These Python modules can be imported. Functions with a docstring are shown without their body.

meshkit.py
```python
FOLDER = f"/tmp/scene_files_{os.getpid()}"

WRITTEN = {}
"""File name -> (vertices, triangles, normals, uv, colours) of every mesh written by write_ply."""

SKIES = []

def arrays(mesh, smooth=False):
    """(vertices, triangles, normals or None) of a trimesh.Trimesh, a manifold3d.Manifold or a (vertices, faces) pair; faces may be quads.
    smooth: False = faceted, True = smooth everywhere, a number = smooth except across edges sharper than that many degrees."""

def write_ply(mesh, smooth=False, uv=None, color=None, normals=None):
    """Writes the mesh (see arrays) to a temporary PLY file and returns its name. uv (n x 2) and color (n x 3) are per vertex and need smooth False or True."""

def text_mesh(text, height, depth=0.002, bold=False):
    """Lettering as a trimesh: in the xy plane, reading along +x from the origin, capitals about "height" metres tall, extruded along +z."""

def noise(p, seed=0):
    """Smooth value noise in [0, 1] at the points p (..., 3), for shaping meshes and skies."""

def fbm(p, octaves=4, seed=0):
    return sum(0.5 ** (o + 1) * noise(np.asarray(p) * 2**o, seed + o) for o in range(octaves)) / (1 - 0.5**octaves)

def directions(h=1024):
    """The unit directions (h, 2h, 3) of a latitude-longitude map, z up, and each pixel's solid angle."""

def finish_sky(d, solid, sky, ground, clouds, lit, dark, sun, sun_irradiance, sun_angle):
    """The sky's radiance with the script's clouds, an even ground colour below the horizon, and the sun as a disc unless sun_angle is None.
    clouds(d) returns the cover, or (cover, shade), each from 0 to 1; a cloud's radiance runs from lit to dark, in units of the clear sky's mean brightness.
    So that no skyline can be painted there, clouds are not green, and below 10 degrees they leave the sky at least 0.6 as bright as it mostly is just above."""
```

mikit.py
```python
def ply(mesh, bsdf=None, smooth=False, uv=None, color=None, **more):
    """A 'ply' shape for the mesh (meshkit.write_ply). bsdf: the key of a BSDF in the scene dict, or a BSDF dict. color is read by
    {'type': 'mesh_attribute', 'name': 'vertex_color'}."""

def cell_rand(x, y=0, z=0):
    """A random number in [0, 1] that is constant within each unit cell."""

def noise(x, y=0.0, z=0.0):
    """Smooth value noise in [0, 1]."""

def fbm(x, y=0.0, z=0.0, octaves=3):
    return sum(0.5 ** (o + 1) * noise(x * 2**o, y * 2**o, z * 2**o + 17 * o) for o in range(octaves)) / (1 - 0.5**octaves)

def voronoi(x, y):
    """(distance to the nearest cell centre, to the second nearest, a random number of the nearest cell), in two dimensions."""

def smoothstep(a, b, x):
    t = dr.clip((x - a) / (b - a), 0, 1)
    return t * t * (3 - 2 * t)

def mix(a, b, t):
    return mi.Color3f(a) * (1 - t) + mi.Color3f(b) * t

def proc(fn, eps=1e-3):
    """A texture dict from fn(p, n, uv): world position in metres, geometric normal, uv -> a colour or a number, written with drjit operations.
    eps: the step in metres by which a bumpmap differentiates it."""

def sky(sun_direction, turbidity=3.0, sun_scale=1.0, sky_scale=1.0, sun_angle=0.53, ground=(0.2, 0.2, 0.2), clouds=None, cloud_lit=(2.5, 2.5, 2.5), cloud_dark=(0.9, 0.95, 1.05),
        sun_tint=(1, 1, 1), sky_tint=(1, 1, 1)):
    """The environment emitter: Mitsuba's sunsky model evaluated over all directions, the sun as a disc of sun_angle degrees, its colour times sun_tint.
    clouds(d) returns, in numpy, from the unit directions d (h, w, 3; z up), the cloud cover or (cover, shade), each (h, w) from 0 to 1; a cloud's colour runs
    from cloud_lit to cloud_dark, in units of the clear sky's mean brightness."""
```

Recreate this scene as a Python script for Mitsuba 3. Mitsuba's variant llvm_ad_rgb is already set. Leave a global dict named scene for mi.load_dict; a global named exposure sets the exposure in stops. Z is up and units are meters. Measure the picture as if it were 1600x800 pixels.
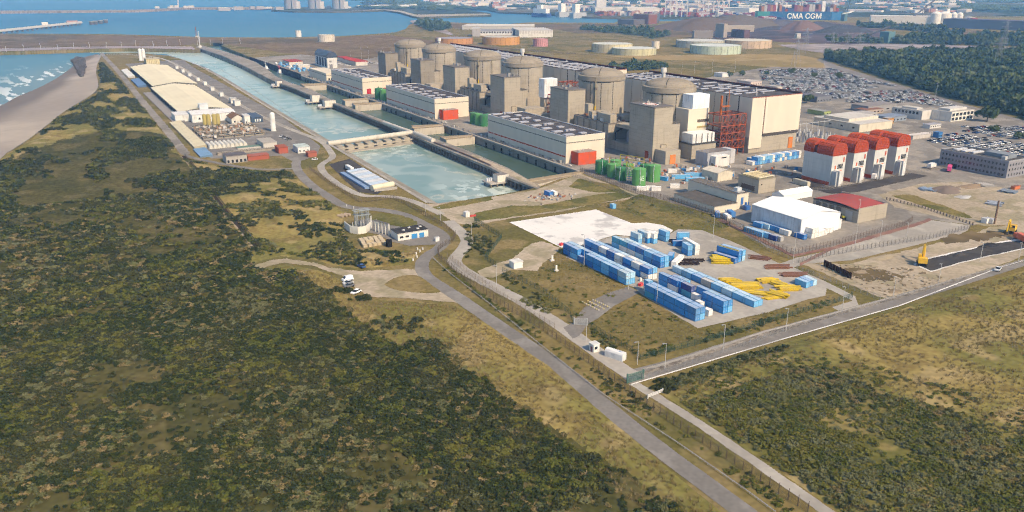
"""A power station on the coast seen from the air. Site frame: z up, metres, y along the canal, x across it."""
import math, random
import numpy as np, trimesh, shapely
from shapely.geometry import Polygon, LineString, Point
from shapely.ops import unary_union
import drjit as dr
import mitsuba as mi
import mikit, meshkit
from mikit import noise, fbm, voronoi, smoothstep, mix, proc, cell_rand

T = mi.ScalarTransform4f
scene, labels, counts = {}, {}, {}
# ------------------------------------------------------------------ camera, sky, air, exposure
EYE = (0.0, 0.0, 122.0)
PITCH, YAW = 0.3272, 0.514444
LOOK = (math.sin(YAW) * math.cos(PITCH), math.cos(YAW) * math.cos(PITCH), -math.sin(PITCH))
scene['air'] = {'type': 'homogeneous', 'albedo': {'type': 'rgb', 'value': [0.75, 0.88, 0.98]}, 'sigma_t': {'type': 'rgb', 'value': [0.00004, 0.000078, 0.000135]}}
scene['camera'] = {'type': 'perspective', 'fov': 64.87, 'fov_axis': 'x', 'near_clip': 1.0, 'far_clip': 60000.0,
                   'to_world': T().look_at(origin=EYE, target=[EYE[i] + LOOK[i] for i in range(3)], up=[0, 0, 1]),
                   'medium': {'type': 'ref', 'id': 'air'}}
SUN_EL, SUN_AZ = math.radians(41), math.radians(12)
scene['sky_light'] = mikit.sky((math.sin(SUN_AZ) * math.cos(SUN_EL), -math.cos(SUN_AZ) * math.cos(SUN_EL), math.sin(SUN_EL)), turbidity=3.0, sun_scale=0.88, sky_scale=1.25, sun_angle=1.2, sun_tint=(1.0, 0.99, 0.965), sky_tint=(1.0, 0.97, 0.92))
exposure = 2.1

# ------------------------------------------------------------------ helpers
rng = np.random.default_rng(7)
rnd = random.Random(11)


class M:
    """Collects boxes, tubes and faces with a colour per vertex."""

    def __init__(s):
        s.v, s.f, s.c, s.n = [], [], [], 0

    def add(s, v, f, c=(.5, .5, .5)):
        v, f = np.asarray(v, float), np.asarray(f, int)
        if f.shape[1] == 4:
            f = np.vstack([f[:, [0, 1, 2]], f[:, [0, 2, 3]]])
        s.v.append(v); s.f.append(f + s.n); s.c.append(np.broadcast_to(np.asarray(c, float), (len(v), 3))); s.n += len(v)
        return s

    def tm(s, m, c=(.5, .5, .5)):
        return s.add(m.vertices, m.faces, c)

    def box(s, x0, x1, y0, y1, z0, z1, c=(.5, .5, .5), top=None, bottom=False):
        x0, x1, y0, y1, z0, z1 = min(x0, x1), max(x0, x1), min(y0, y1), max(y0, y1), min(z0, z1), max(z0, z1)
        p = np.array([[x0, y0], [x1, y0], [x1, y1], [x0, y1]])
        return s.prism(p, z0, z1, c, top, bottom)

    def prism(s, p, z0, z1, c=(.5, .5, .5), top=None, bottom=False):
        """Vertical prism over a convex or simple polygon; flat shaded, its top may have another colour."""
        p = np.asarray(p, float)
        if np.sum(p[:, 0] * np.roll(p[:, 1], -1) - p[:, 1] * np.roll(p[:, 0], -1)) < 0:
            p = p[::-1]
        n = len(p)
        for i in range(n):
            a, b = p[i], p[(i + 1) % n]
            s.add([[*a, z0], [*b, z0], [*b, z1], [*a, z1]], [[0, 1, 2, 3]], c)
        f = [[0, i, i + 1] for i in range(1, n - 1)] if n < 5 else shapely_tris(p)
        s.add(np.c_[p, np.full(n, z1)], f, c if top is None else top)
        if bottom:
            s.add(np.c_[p, np.full(n, z0)], np.asarray(f)[:, ::-1], c)
        return s

    def rbox(s, cx, cy, lx, ly, z0, z1, a=0, c=(.5, .5, .5), top=None):
        ca, sa = math.cos(a), math.sin(a)
        p = [(cx + x * ca - y * sa, cy + x * sa + y * ca) for x, y in ((-lx / 2, -ly / 2), (lx / 2, -ly / 2), (lx / 2, ly / 2), (-lx / 2, ly / 2))]
        return s.prism(p, z0, z1, c, top)

    def quad(s, a, b, c_, d, c=(.5, .5, .5)):
        return s.add([a, b, c_, d], [[0, 1, 2, 3]], c)

    def cyl(s, x, y, z0, z1, r, n=20, c=(.5, .5, .5), r1=None, cap=True, top=None):
        r1 = r if r1 is None else r1
        a = np.arange(n) * 2 * np.pi / n
        for i in range(n):
            b0, b1 = a[i], a[(i + 1) % n]
            s.add([[x + r * math.cos(b0), y + r * math.sin(b0), z0], [x + r * math.cos(b1), y + r * math.sin(b1), z0],
                   [x + r1 * math.cos(b1), y + r1 * math.sin(b1), z1], [x + r1 * math.cos(b0), y + r1 * math.sin(b0), z1]], [[0, 1, 2, 3]], c)
        if cap and r1 > 0:
            s.add(np.c_[x + r1 * np.cos(a), y + r1 * np.sin(a), np.full(n, z1)], [[0, i, i + 1] for i in range(1, n - 1)], c if top is None else top)
        return s

    def lathe(s, x, y, prof, n=32, c=(.5, .5, .5)):
        for (r0, z0), (r1, z1) in zip(prof[:-1], prof[1:]):
            s.cyl(x, y, z0, z1, r0, n, c, r1, cap=False)
        return s

    def tube(s, p, q, r, n=5, c=(.5, .5, .5)):
        p, q = np.asarray(p, float), np.asarray(q, float)
        t = (q - p) / max(np.linalg.norm(q - p), 1e-9)
        u = np.cross(t, [0, 0, 1.0] if abs(t[2]) < .9 else [1.0, 0, 0]); u /= np.linalg.norm(u)
        w = np.cross(t, u)
        a = np.arange(n) * 2 * np.pi / n + .4
        ring = r * (np.cos(a)[:, None] * u + np.sin(a)[:, None] * w)
        i = np.arange(n); j = (i + 1) % n
        f = [[i_, j_, j_ + n, i_ + n] for i_, j_ in zip(i, j)]
        s.add(np.vstack([p + ring, q + ring]), f, c)
        s.add(q + ring, [[0, k, k + 1] for k in range(1, n - 1)], c)
        s.add(p + ring, [[0, k + 1, k] for k in range(1, n - 1)], c)
        return s

    def path(s, pts, r, n=5, c=(.5, .5, .5)):
        for a, b in zip(pts[:-1], pts[1:]):
            s.tube(a, b, r, n, c)
        return s

    def ply(s, mat, smooth=False):
        """The shape dict. A face's colour travels in its uv: u = red step + .1 + .8 green, v = blue."""
        v, f, c = np.vstack(s.v), np.vstack(s.f), np.clip(np.vstack(s.c), 0, 1)
        uv = np.c_[np.round(c[:, 0] * 255) + .1 + .8 * c[:, 1], c[:, 2]]
        n = soft_normals(v, f, smooth) if smooth else None
        path = meshkit.write_ply((v, f), False, uv, None, normals=n)
        return {'type': 'ply', 'filename': path, 'face_normals': n is None, 'bsdf': {'type': 'ref', 'id': 'mat_' + mat}}


def soft_normals(v, f, angle):
    """A normal per vertex of unshared corners: the mean of the faces that meet there within the angle."""
    fn = np.cross(v[f[:, 1]] - v[f[:, 0]], v[f[:, 2]] - v[f[:, 0]])
    un = fn / np.maximum(np.linalg.norm(fn, axis=1, keepdims=True), 1e-12)
    own = np.zeros(len(v), int)
    own[f.ravel()] = np.repeat(np.arange(len(f)), 3)
    _, at = np.unique(np.round(v, 3), axis=0, return_inverse=True)
    at = at.ravel()
    lists = {}
    for i, (face, k) in enumerate(zip(np.repeat(np.arange(len(f)), 3), at[f.ravel()])):
        lists.setdefault(k, []).append(face)
    out, lim = np.zeros_like(v), math.cos(math.radians(angle))
    for i in range(len(v)):
        fs = np.array(lists[at[i]])
        ok = fs[un[fs] @ un[own[i]] > lim]
        w = fn[ok].sum(0)
        out[i] = w / max(np.linalg.norm(w), 1e-12)
    return out


def cross2(a, b):
    return a[:, 0] * b[:, 1] - a[:, 1] * b[:, 0]


def shapely_tris(p):
    v, f = trimesh.creation.triangulate_polygon(Polygon(p), engine='earcut')
    v = np.asarray(v)
    near = np.argmin(((v[:, None, :2] - np.asarray(p)[None]) ** 2).sum(-1), 1)
    f = near[np.asarray(f)]
    pp = np.asarray(p)
    area = cross2(pp[f[:, 1]] - pp[f[:, 0]], pp[f[:, 2]] - pp[f[:, 0]])
    f[area < 0] = f[area < 0][:, ::-1]
    return f


def numbered(name):
    k = counts.get(name, -1) + 1
    counts[name] = k
    return name if k == 0 else '%s_%03d' % (name, k)


def tag(key, label=None, cat=None, group=None, kind=None):
    d = {a: b for a, b in (('label', label), ('category', cat), ('group', group), ('kind', kind)) if b}
    labels.setdefault(key, {}).update(d)
    return key


def thing(name, label, cat, group=None):
    return tag(numbered(name), label, cat, group)


def put(name, m, mat, parent=None, smooth=False, label=None, cat=None, group=None, kind=None, to=None):
    """One entry of the scene from a mesh collector or from a ready shape dict."""
    key = numbered(parent + '__' + name if parent else name)
    d = m.ply(mat, smooth) if isinstance(m, M) else dict(m)
    if to is not None:
        d['to_world'] = to
    scene[key] = d
    if label or kind or cat:
        tag(key, label, cat, group, kind)
    return key


ROUGH = {'sand': .9, 'green_grass': .9, 'gold_grass': 1.5, 'yard': .5, 'pale_concrete': .22, 'red_gravel': .4, 'asphalt_dark': .45, 'asphalt': .12, 'rock': .3, 'brown_land': 4, 'grey_gravel': 4, 'stockyard': 6}


def ragged(poly, amp):
    """The same area with a worn, uneven edge."""
    step = max(1.6, math.sqrt(poly.area) / 90)
    q = shapely.segmentize(poly, step)

    def move(c):
        e = np.c_[meshkit.fbm(np.c_[c * .35, np.full(len(c), 2.0)], 2), meshkit.fbm(np.c_[c * .35, np.full(len(c), 9.0)], 2)] - .5
        return c + e * 2.4 * amp
    return shapely.transform(q, move).buffer(0)


def flat(poly, z, mat, name, label=None, parent=None, kind='structure', c=(.5, .5, .5)):
    """A thin ground sheet."""
    if mat in ROUGH:
        poly = ragged(poly, ROUGH[mat])
    polys = getattr(poly, 'geoms', [poly])
    m = M()
    for q in polys:
        if q.area < .5 or q.geom_type != 'Polygon':
            continue
        v, f = trimesh.creation.triangulate_polygon(q, engine='earcut')
        v, f = np.asarray(v), np.asarray(f)
        a = cross2(v[f[:, 1]] - v[f[:, 0]], v[f[:, 2]] - v[f[:, 0]])
        f[a < 0] = f[a < 0][:, ::-1]
        m.add(np.c_[v[:, :2], np.full(len(v), z)], f, c)
    return put(name, m, mat, parent, label=label, kind=kind)


def slab(poly, z0, z1, mat, name, c=(.5, .5, .5), **kw):
    m = M()
    for q in getattr(poly, 'geoms', [poly]):
        e = trimesh.creation.extrude_polygon(q, z1 - z0, engine='earcut')
        e.apply_translation([0, 0, z0])
        m.add(e.vertices[e.faces].reshape(-1, 3), np.arange(len(e.faces) * 3).reshape(-1, 3), c)
    return put(name, m, mat, **kw)


def road(pts, w, **kw):
    return LineString(smooth_line(pts)).buffer(w / 2, cap_style=2, join_style=1)


def smooth_line(pts, n=2):
    p = np.asarray(pts, float)
    for _ in range(n):
        a, b = p[:-1] * .75 + p[1:] * .25, p[:-1] * .25 + p[1:] * .75
        p = np.vstack([p[:1], np.stack([a, b], 1).reshape(-1, 2), p[-1:]])
    return p


# ------------------------------------------------------------------ materials
def bsdf(name, d):
    scene['mat_' + name] = {'type': 'twosided', 'bsdf': d} if d['type'] not in ('dielectric', 'thindielectric', 'null', 'principledthin', 'blendbsdf') else d
    return name


def rgb(*v):
    return {'type': 'rgb', 'value': list(v)}


def diffuse(fn):
    return {'type': 'diffuse', 'reflectance': proc(fn) if callable(fn) else rgb(*fn)}


def dirt(p):
    """Grime, 0 to 1: broad blotches and run-off streaks down the sides."""
    a = noise(p.x * .35, p.y * .35, p.z * .2)
    b = noise(p.x * 2.1 + p.y * 1.3, p.z * .25, p.y * .4)
    return dr.clip(smoothstep(.5, .95, a) * .25 + smoothstep(.5, .95, b) * .25, 0, 1)


def own_colour(uv):
    r = dr.floor(uv.x)
    return mi.Color3f(r / 255., (uv.x - r - .1) / .8, uv.y)


def own_dirty(p, n, uv):
    return mix(own_colour(uv), (.195, .17, .145), dirt(p))


bsdf('paint', {'type': 'principled', 'base_color': proc(own_dirty), 'roughness': .45, 'specular': .4})
bsdf('matte', diffuse(own_dirty))
bsdf('plain', diffuse(lambda p, n, uv: own_colour(uv)))
bsdf('glass_dark', {'type': 'principled', 'base_color': rgb(.02, .025, .03), 'roughness': .12, 'specular': .7})


def concrete_fn(base, dark):
    def fn(p, n, uv):
        lift = fbm(p.x * .15 + p.y * .15, p.z * .35, 3)              # pours, lift by lift
        streak = noise(p.x * .9 + 7, p.y * .9, p.z * .06)            # run-off streaks
        band = noise(dr.floor(p.z / 2.6), dr.floor((p.x + p.y) / 5.2), 1) * .5
        grain = noise(p.x * 2, p.y * 2, p.z * 2)
        jz = p.z / 2.6 - dr.floor(p.z / 2.6)
        joint = 1 - smoothstep(.02, .06, dr.minimum(jz, 1 - jz))
        t = dr.clip(.4 * lift + .28 * smoothstep(.5, .95, streak) + .30 * band + .14 * grain - .3 + .26 * joint, 0, 1)
        return mix(base, dark, t)
    return fn


bsdf('concrete', diffuse(concrete_fn((.40, .355, .285), (.19, .17, .14))))
bsdf('concrete_dome', diffuse(concrete_fn((.31, .27, .215), (.17, .15, .125))))
bsdf('concrete_dark', diffuse(concrete_fn((.28, .25, .205), (.12, .105, .09))))


def ground_mix(cols, scales, fine=.6, amp=.56):
    """Patchy ground: three tones mixed by broad and fine noise."""
    a, b, c = cols

    def fn(p, n, uv):
        t = fbm(p.x * scales[0], p.y * scales[0], 1, octaves=4)
        u = fbm(p.x * scales[1] + 9, p.y * scales[1], 5, octaves=3)
        g = noise(p.x * fine, p.y * fine, 3)
        col = mix(a, b, smoothstep(.35, .65, t))
        col = mix(col, c, smoothstep(.48, .72, u) * .8)
        return col * (1 - amp / 2 + amp * g)
    return fn


bsdf('dry_grass', diffuse(ground_mix([(.20, .155, .06), (.135, .12, .042), (.25, .19, .088)], (.02, .07), .9, .4)))
bsdf('gold_grass', diffuse(ground_mix([(.31, .225, .095), (.25, .19, .075), (.35, .26, .12)], (.012, .03), .3, .2)))
bsdf('green_grass', diffuse(ground_mix([(.14, .13, .042), (.205, .165, .062), (.095, .10, .032)], (.03, .1), .9, .45)))
bsdf('brown_land', diffuse(ground_mix([(.17, .12, .07), (.12, .095, .055), (.20, .15, .08)], (.006, .025), .15, .35)))
bsdf('far_fields', diffuse(ground_mix([(.075, .08, .05), (.032, .048, .034), (.13, .115, .08)], (.0016, .004), .02)))
bsdf('sand', diffuse(ground_mix([(.43, .36, .27), (.36, .30, .22), (.28, .245, .155)], (.03, .09), .8, .3)))
beach_dry = ground_mix([(.35, .305, .26), (.31, .27, .235), (.43, .375, .315)], (.006, .014), .2, .08)


def beach_fn(p, n, uv):
    wet = smoothstep(-2.6, -4.6, p.z + 1.6 * (noise(p.x * .03, p.y * .01, 4) - .5))
    return mix(beach_dry(p, n, uv), (.15, .13, .12), wet * .8)


bsdf('beach_sand', diffuse(beach_fn))
bsdf('asphalt', diffuse(ground_mix([(.215, .20, .185), (.19, .178, .165), (.26, .243, .225)], (.03, .11), 1.2, .18)))
bsdf('asphalt_dark', diffuse(ground_mix([(.055, .052, .055), (.07, .066, .066), (.09, .085, .08)], (.04, .15), 1.0, .2)))
bsdf('pale_concrete', diffuse(ground_mix([(.38, .35, .31), (.33, .305, .27), (.43, .40, .35)], (.04, .12), .9, .16)))
bsdf('yard', diffuse(ground_mix([(.27, .245, .215), (.21, .193, .172), (.34, .305, .26)], (.03, .09), .7, .24)))


def slab_fn(p, n, uv):
    t = fbm(p.x * .05, p.y * .05, 2, octaves=4)
    s = smoothstep(.56, .74, fbm(p.x * .12 + 4, p.y * .12, 6, octaves=4))
    jx, jy = p.x / 7.5 - dr.floor(p.x / 7.5), p.y / 7.5 - dr.floor(p.y / 7.5)
    j = 1 - smoothstep(.008, .025, dr.minimum(dr.minimum(jx, 1 - jx), dr.minimum(jy, 1 - jy)))
    return mix(mix((.80, .78, .75), (.68, .66, .63), t), (.45, .44, .43), dr.clip(s * .8 + j * .25, 0, 1))


bsdf('white_slab', diffuse(slab_fn))
bsdf('bank_stone', diffuse(ground_mix([(.34, .315, .27), (.27, .25, .215), (.22, .20, .165)], (.05, .2), 1.2, .3)))
bsdf('rock', diffuse(ground_mix([(.26, .22, .18), (.16, .14, .12), (.33, .29, .24)], (.15, .6), 1.8)))


def water_bump(s1, s2):
    def fn(p, n, uv):
        return fbm(p.x * s1 + .3 * p.y * s1, p.y * s1 * 1.3, 2, octaves=4) + .4 * fbm(p.x * s2, p.y * s2, 7, octaves=2)
    return fn


def sea_fn(p, n, uv):
    t = fbm(p.x * .004, p.y * .0015, 1, octaves=4)
    deep = smoothstep(1200., 3600., p.y)
    col = mix(mix((.05, .14, .20), (.075, .17, .22), t), mix((.008, .085, .20), (.014, .105, .225), t), deep)
    surf = smoothstep(.57, .66, fbm((p.x + .12 * p.y) * .10, p.y * .022, 4, octaves=4))
    shore = smoothstep(-120., -25., p.x - .16 * (p.y - 1150)) * smoothstep(1650., 1400., p.y) * smoothstep(500., 800., p.y)
    foam = surf * shore
    return mix(mix(col, (.2, .22, .2), shore * .35), (.62, .65, .66), foam * .85)


def canal_fn(p, n, uv):
    w = fbm(p.x * .03, p.y * .03, 3, octaves=3) * 3
    t = fbm(p.x * .02 + w, p.y * .012 + w, 1, octaves=4)
    e = dr.abs(fbm(p.x * .02 + w * .5, p.y * .016 - w * .4, 8, octaves=4) - .5)
    streak = (1 - smoothstep(.0, .035, e)) * smoothstep(.38, .55, fbm(p.x * .012, p.y * .012, 4, octaves=2))
    froth = smoothstep(.46, .62, fbm(p.x * .22 + w, p.y * .14, 12, octaves=4)) * smoothstep(500., 455., p.y) * smoothstep(195., 225., p.x)
    froth2 = smoothstep(.52, .68, fbm(p.x * .2, p.y * .2 + w, 14, octaves=4)) * smoothstep(555., 612., p.y) * smoothstep(640., 630., p.y)
    col = mix((.155, .235, .215), (.245, .31, .28), smoothstep(.35, .65, t))
    col = mix(col, (.40, .39, .31), streak * .8)
    return mix(col, (.52, .58, .54), dr.clip(froth * .75 + froth2 * .5, 0, 1))


def intake_fn(p, n, uv):
    return mix((.042, .072, .054), (.06, .094, .072), fbm(p.x * .03, p.y * .03, 2))


def water(name, col, s1, s2, scale, rough=.08, spec=.3):
    scene['mat_' + name] = {'type': 'twosided', 'bsdf': {'type': 'bumpmap', 'scale': scale, 'tex': proc(water_bump(s1, s2), eps=.4),
                   'bsdf': {'type': 'principled', 'base_color': proc(col), 'roughness': rough, 'specular': spec}}}


water('sea_water', sea_fn, .03, .12, 2.2, .35, .06)
water('canal_water', canal_fn, .12, .5, .35, .2, .12)
water('intake_water', intake_fn, .12, .5, .2, .25, .08)

# ------------------------------------------------------------------ water, land, shores
WZ = -6.0
m = M(); m.add([[-20000, -600, WZ - .1], [14000, -600, WZ - .1], [14000, 16000, WZ - .1], [-20000, 16000, WZ - .1]], [[0, 1, 2, 3]])
put('sea', m, 'sea_water', label='blue sea and harbour water left of and beyond the power station', kind='structure')

coast = [(-180, -500), (-90, 100), (-60, 450)] + [(-40.3,697.8),(-28.5,739.2),(-14.9,800.6),(8.3,925.1),(27.7,998.5),(46.1,1074.9),(54.1,1149.1),(60,1320.7),(70.1,1446.1),(87.1,1624.3)]
tip = [(98.5,1672.2),(149.7,1659.4),(192,1565)]
bank = [(200.1,1481.4),(208.1,1321.8),(193.7,887.8),(186.3,639.5),(185.9,597.4),(181.4,421.4)]
front = [(188,414.3),(217.6,416.2),(255.2,420.6),(269.4,428.2),(302.7,445.4)]
QX = 304.5
quay = [(QX, 452), (QX, 1450)]
arm = [(308.1,1441.2),(317.8,1773.9),(371.7,1908.7),(329.9,1874.3),(293.4,1829.2)]
north = [(260.2,1673.5),(228.5,1709.3),(144.9,1784.1),(56.1,1797.7),(-70.6,1808.7),(-305.7,1802.3)]
north2 = [(-432,2616),(-88.5,2467.3),(135.3,2325.5),(240.5,2206.5),(336.5,2068.2),(491.2,1967.3),(623.9,1947.1),(759.4,2003.6),(800.3,2028.3),(887.5,2171.2),(995.1,2401.9),(1048.4,2466.9),(1110.8,2559.3),(1149.5,2532.2),(1176.4,2414.3),(1252.6,2256.3),(1347.5,2317.6),(1385.9,2326),(1537.8,2220),(1604.2,2172.5),(1685.3,2261.4),(1848.9,2168.9),(1866,2106.1),(2060.2,2220.2),(2253.3,2267.5)]
main_land = Polygon(coast + tip + bank + front + quay + arm + north + north2 + [(3519.3,1723.4)] + [(9000, 1500), (9000, -500)]).buffer(0)
peninsula = Polygon([(951.6,3955.7),(1009.2,3771.2),(1146.3,3645.3),(1259.3,3629.8),(1407.2,3698.2),(1360.4,3385.3),(1246,2972.7),(1231.7,2878),(1418.9,2910.6),(1557.9,2920.2),(1662.1,3126.9),(1729.2,3413.8),(1893.1,3822.6),(1973.1,4108.2),(2055.8,4522),(2279.8,5372.5)] + [(5200, 14500), (600, 14500)] + [(2163,5675.3),(1771.5,5037.3),(1682.2,4417.7),(1457.1,4196.2),(1125.2,4449.9)]).buffer(0)
port_land = Polygon([(2265.8,2280.2),(2143.3,2310.2),(1900,2460.7),(1820,2545.4),(1798.8,2597.9),(1823.7,2831.2),(1800.2,3074.8),(1758.2,3224.2),(1864.8,3546.8),(1847.1,3646.3),(1965.2,4029.3),(2047.9,4364.3),(2363.9,5325)] + [(6200, 14500), (13000, 14500), (13000, 900)] + [(3659.9,1793.4)]).buffer(0)
breakwater = Polygon([(-609.2,4454.1),(-137.8,4277.4),(386.4,4152.8),(443,4181.1),(587,4324.6),(634.1,4448.8),(1018.8,4231.4),(1096.1,4335.9),(1072.7,4452.9),(661,4633.2),(567.6,4462.6),(401.6,4308.9),(-143,4472),(-635.2,4652.2)])

slab(main_land, -9, 0, 'dry_grass', 'ground', label='flat ground of the site and the land around it', kind='structure')
slab(peninsula, -9, 0, 'far_fields', 'far_peninsula', label='hazy low land with a beach across the harbour', kind='structure')
slab(port_land, -9, 0, 'far_fields', 'port_land', label='port land and plain fading into haze', kind='structure')
slab(breakwater, -9, 1.5, 'rock', 'breakwater', label='long thin breakwater far out across the harbour', kind='structure')

# beach: falls from the dune edge under the water
top = np.array([(-40.3,697.8),(-28.5,739.2),(-14.9,800.6),(8.3,925.1),(27.7,998.5),(46.1,1074.9),(54.1,1149.1),(60,1320.7),(70.1,1446.1),(87.1,1624.3)])
wat = np.array([(-51.8,1081.4),(-37.4,1169.2),(-16.6,1239.2),(3.5,1330.6),(23.1,1451.4),(36.4,1550.9),(41.6,1614.2),(45.8,1668.9),(62.5,1720.5),(85.9,1755.9)])
top = np.vstack([[-180, -500], [-90, 100], [-60, 450], top]); wat = np.vstack([[-420, -500], [-330, 100], [-160, 700], wat])
n = len(top)
tt, ww = smooth_line(top, 2), smooth_line(wat, 2)
rows, K = [], 8
for k in range(K + 1):
    u = k / K
    q = tt * (1 - u * 1.35) + ww * (u * 1.35)
    rows.append(np.c_[q, np.full(len(q), .25 - 6.25 * u * 1.35 * (1.3 if u * 1.35 > 1 else 1))])
vv = np.vstack(rows); L_ = len(tt)
ff = [[k * L_ + i, k * L_ + i + 1, (k + 1) * L_ + i + 1, (k + 1) * L_ + i] for k in range(K) for i in range(L_ - 1)]
m = M(); m.add(vv, np.array(ff)[:, ::-1])
put('beach', m, 'beach_sand', label='grey brown sand beach between the sea and the dunes', kind='structure')

# canal waters, a little above the sea sheet
outfall = Polygon([(87.9,1788.7),(207.5,1687.2),(230.9,1391.6),(212,932.3),(201.2,664.4),(197.7,607.7),(197.9,436.1),(269.6,444.2),(284.6,452.4),(313.6,689),(338.3,992.6),(320.5,1340.9),(270.3,1738.9),(236,1767.4),(57,1841.3)]).buffer(8)
flat(outfall, WZ, 'canal_water', 'outfall_canal', 'milky turquoise water of the outfall canal')
JX = 268.0
intake = Polygon([(JX, 440), (QX + 2, 440), (QX + 2, 1460)] + [(338.5,1924.4),(392.3,2013.9),(311.3,1939.7)] + [(JX, 1600)]).buffer(2)
flat(intake, WZ + .06, 'intake_water', 'intake_channel', 'dark green water of the intake channel by the quay')


def slope(name, topline, dx, dz, mat, label, steps=1):
    """A bank that falls from a line on the ground down to below the water."""
    t = np.asarray(topline, float)
    d = np.gradient(t, axis=0); nrm = np.c_[-d[:, 1], d[:, 0]]; nrm /= np.linalg.norm(nrm, axis=1, keepdims=True)
    b = t + nrm * dx
    v = np.vstack([np.c_[t, np.full(len(t), .1)], np.c_[b, np.full(len(t), dz)]])
    k = len(t)
    mm = M(); mm.add(v, [[i, i + 1, k + i + 1, k + i] for i in range(k - 1)])
    return put(name, mm, mat, label=label, kind='structure')


slope('canal_embankment', smooth_line(bank, 1), 18, -8, 'bank_stone', 'stone embankment along the left side of the canal')
slope('basin_embankment', smooth_line([bank[-1]] + front, 1), 5, -8, 'rock', 'earth bank at the near end of the outfall basin')

# dark rubble at the end of the beach
gp = Polygon([(38.8,1565.7),(50.1,1630.2),(58.5,1596.4),(51.8,1421.4),(41,1283.2),(38.8,1342.8),(39.9,1451.3)])
m = M(); r_ = np.random.default_rng(3); x0, y0, x1, y1 = gp.bounds
for k in range(900):
    x, y = r_.uniform(x0, x1), r_.uniform(y0, y1)
    if gp.contains(Point(x, y)):
        s = r_.uniform(1.2, 3.2); b = trimesh.creation.icosphere(subdivisions=0, radius=s); b.vertices *= r_.uniform(.6, 1.2, b.vertices.shape); m.add(b.vertices[b.faces].reshape(-1, 3) + [x, y, -1.4], np.arange(60).reshape(-1, 3), np.array((.07, .065, .065)) * r_.uniform(.7, 1.5))
t = thing('rock_groyne', 'dark rubble groyne at the far tip of the beach', 'rocks'); put('boulders', m, 'matte', t, kind='stuff', label='dark boulders')
flat(LineString(smooth_line(bank, 1)).buffer(1.1, cap_style=2), .16, 'pale_concrete', 'bank_path', 'pale path along the top of the canal embankment')

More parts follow.
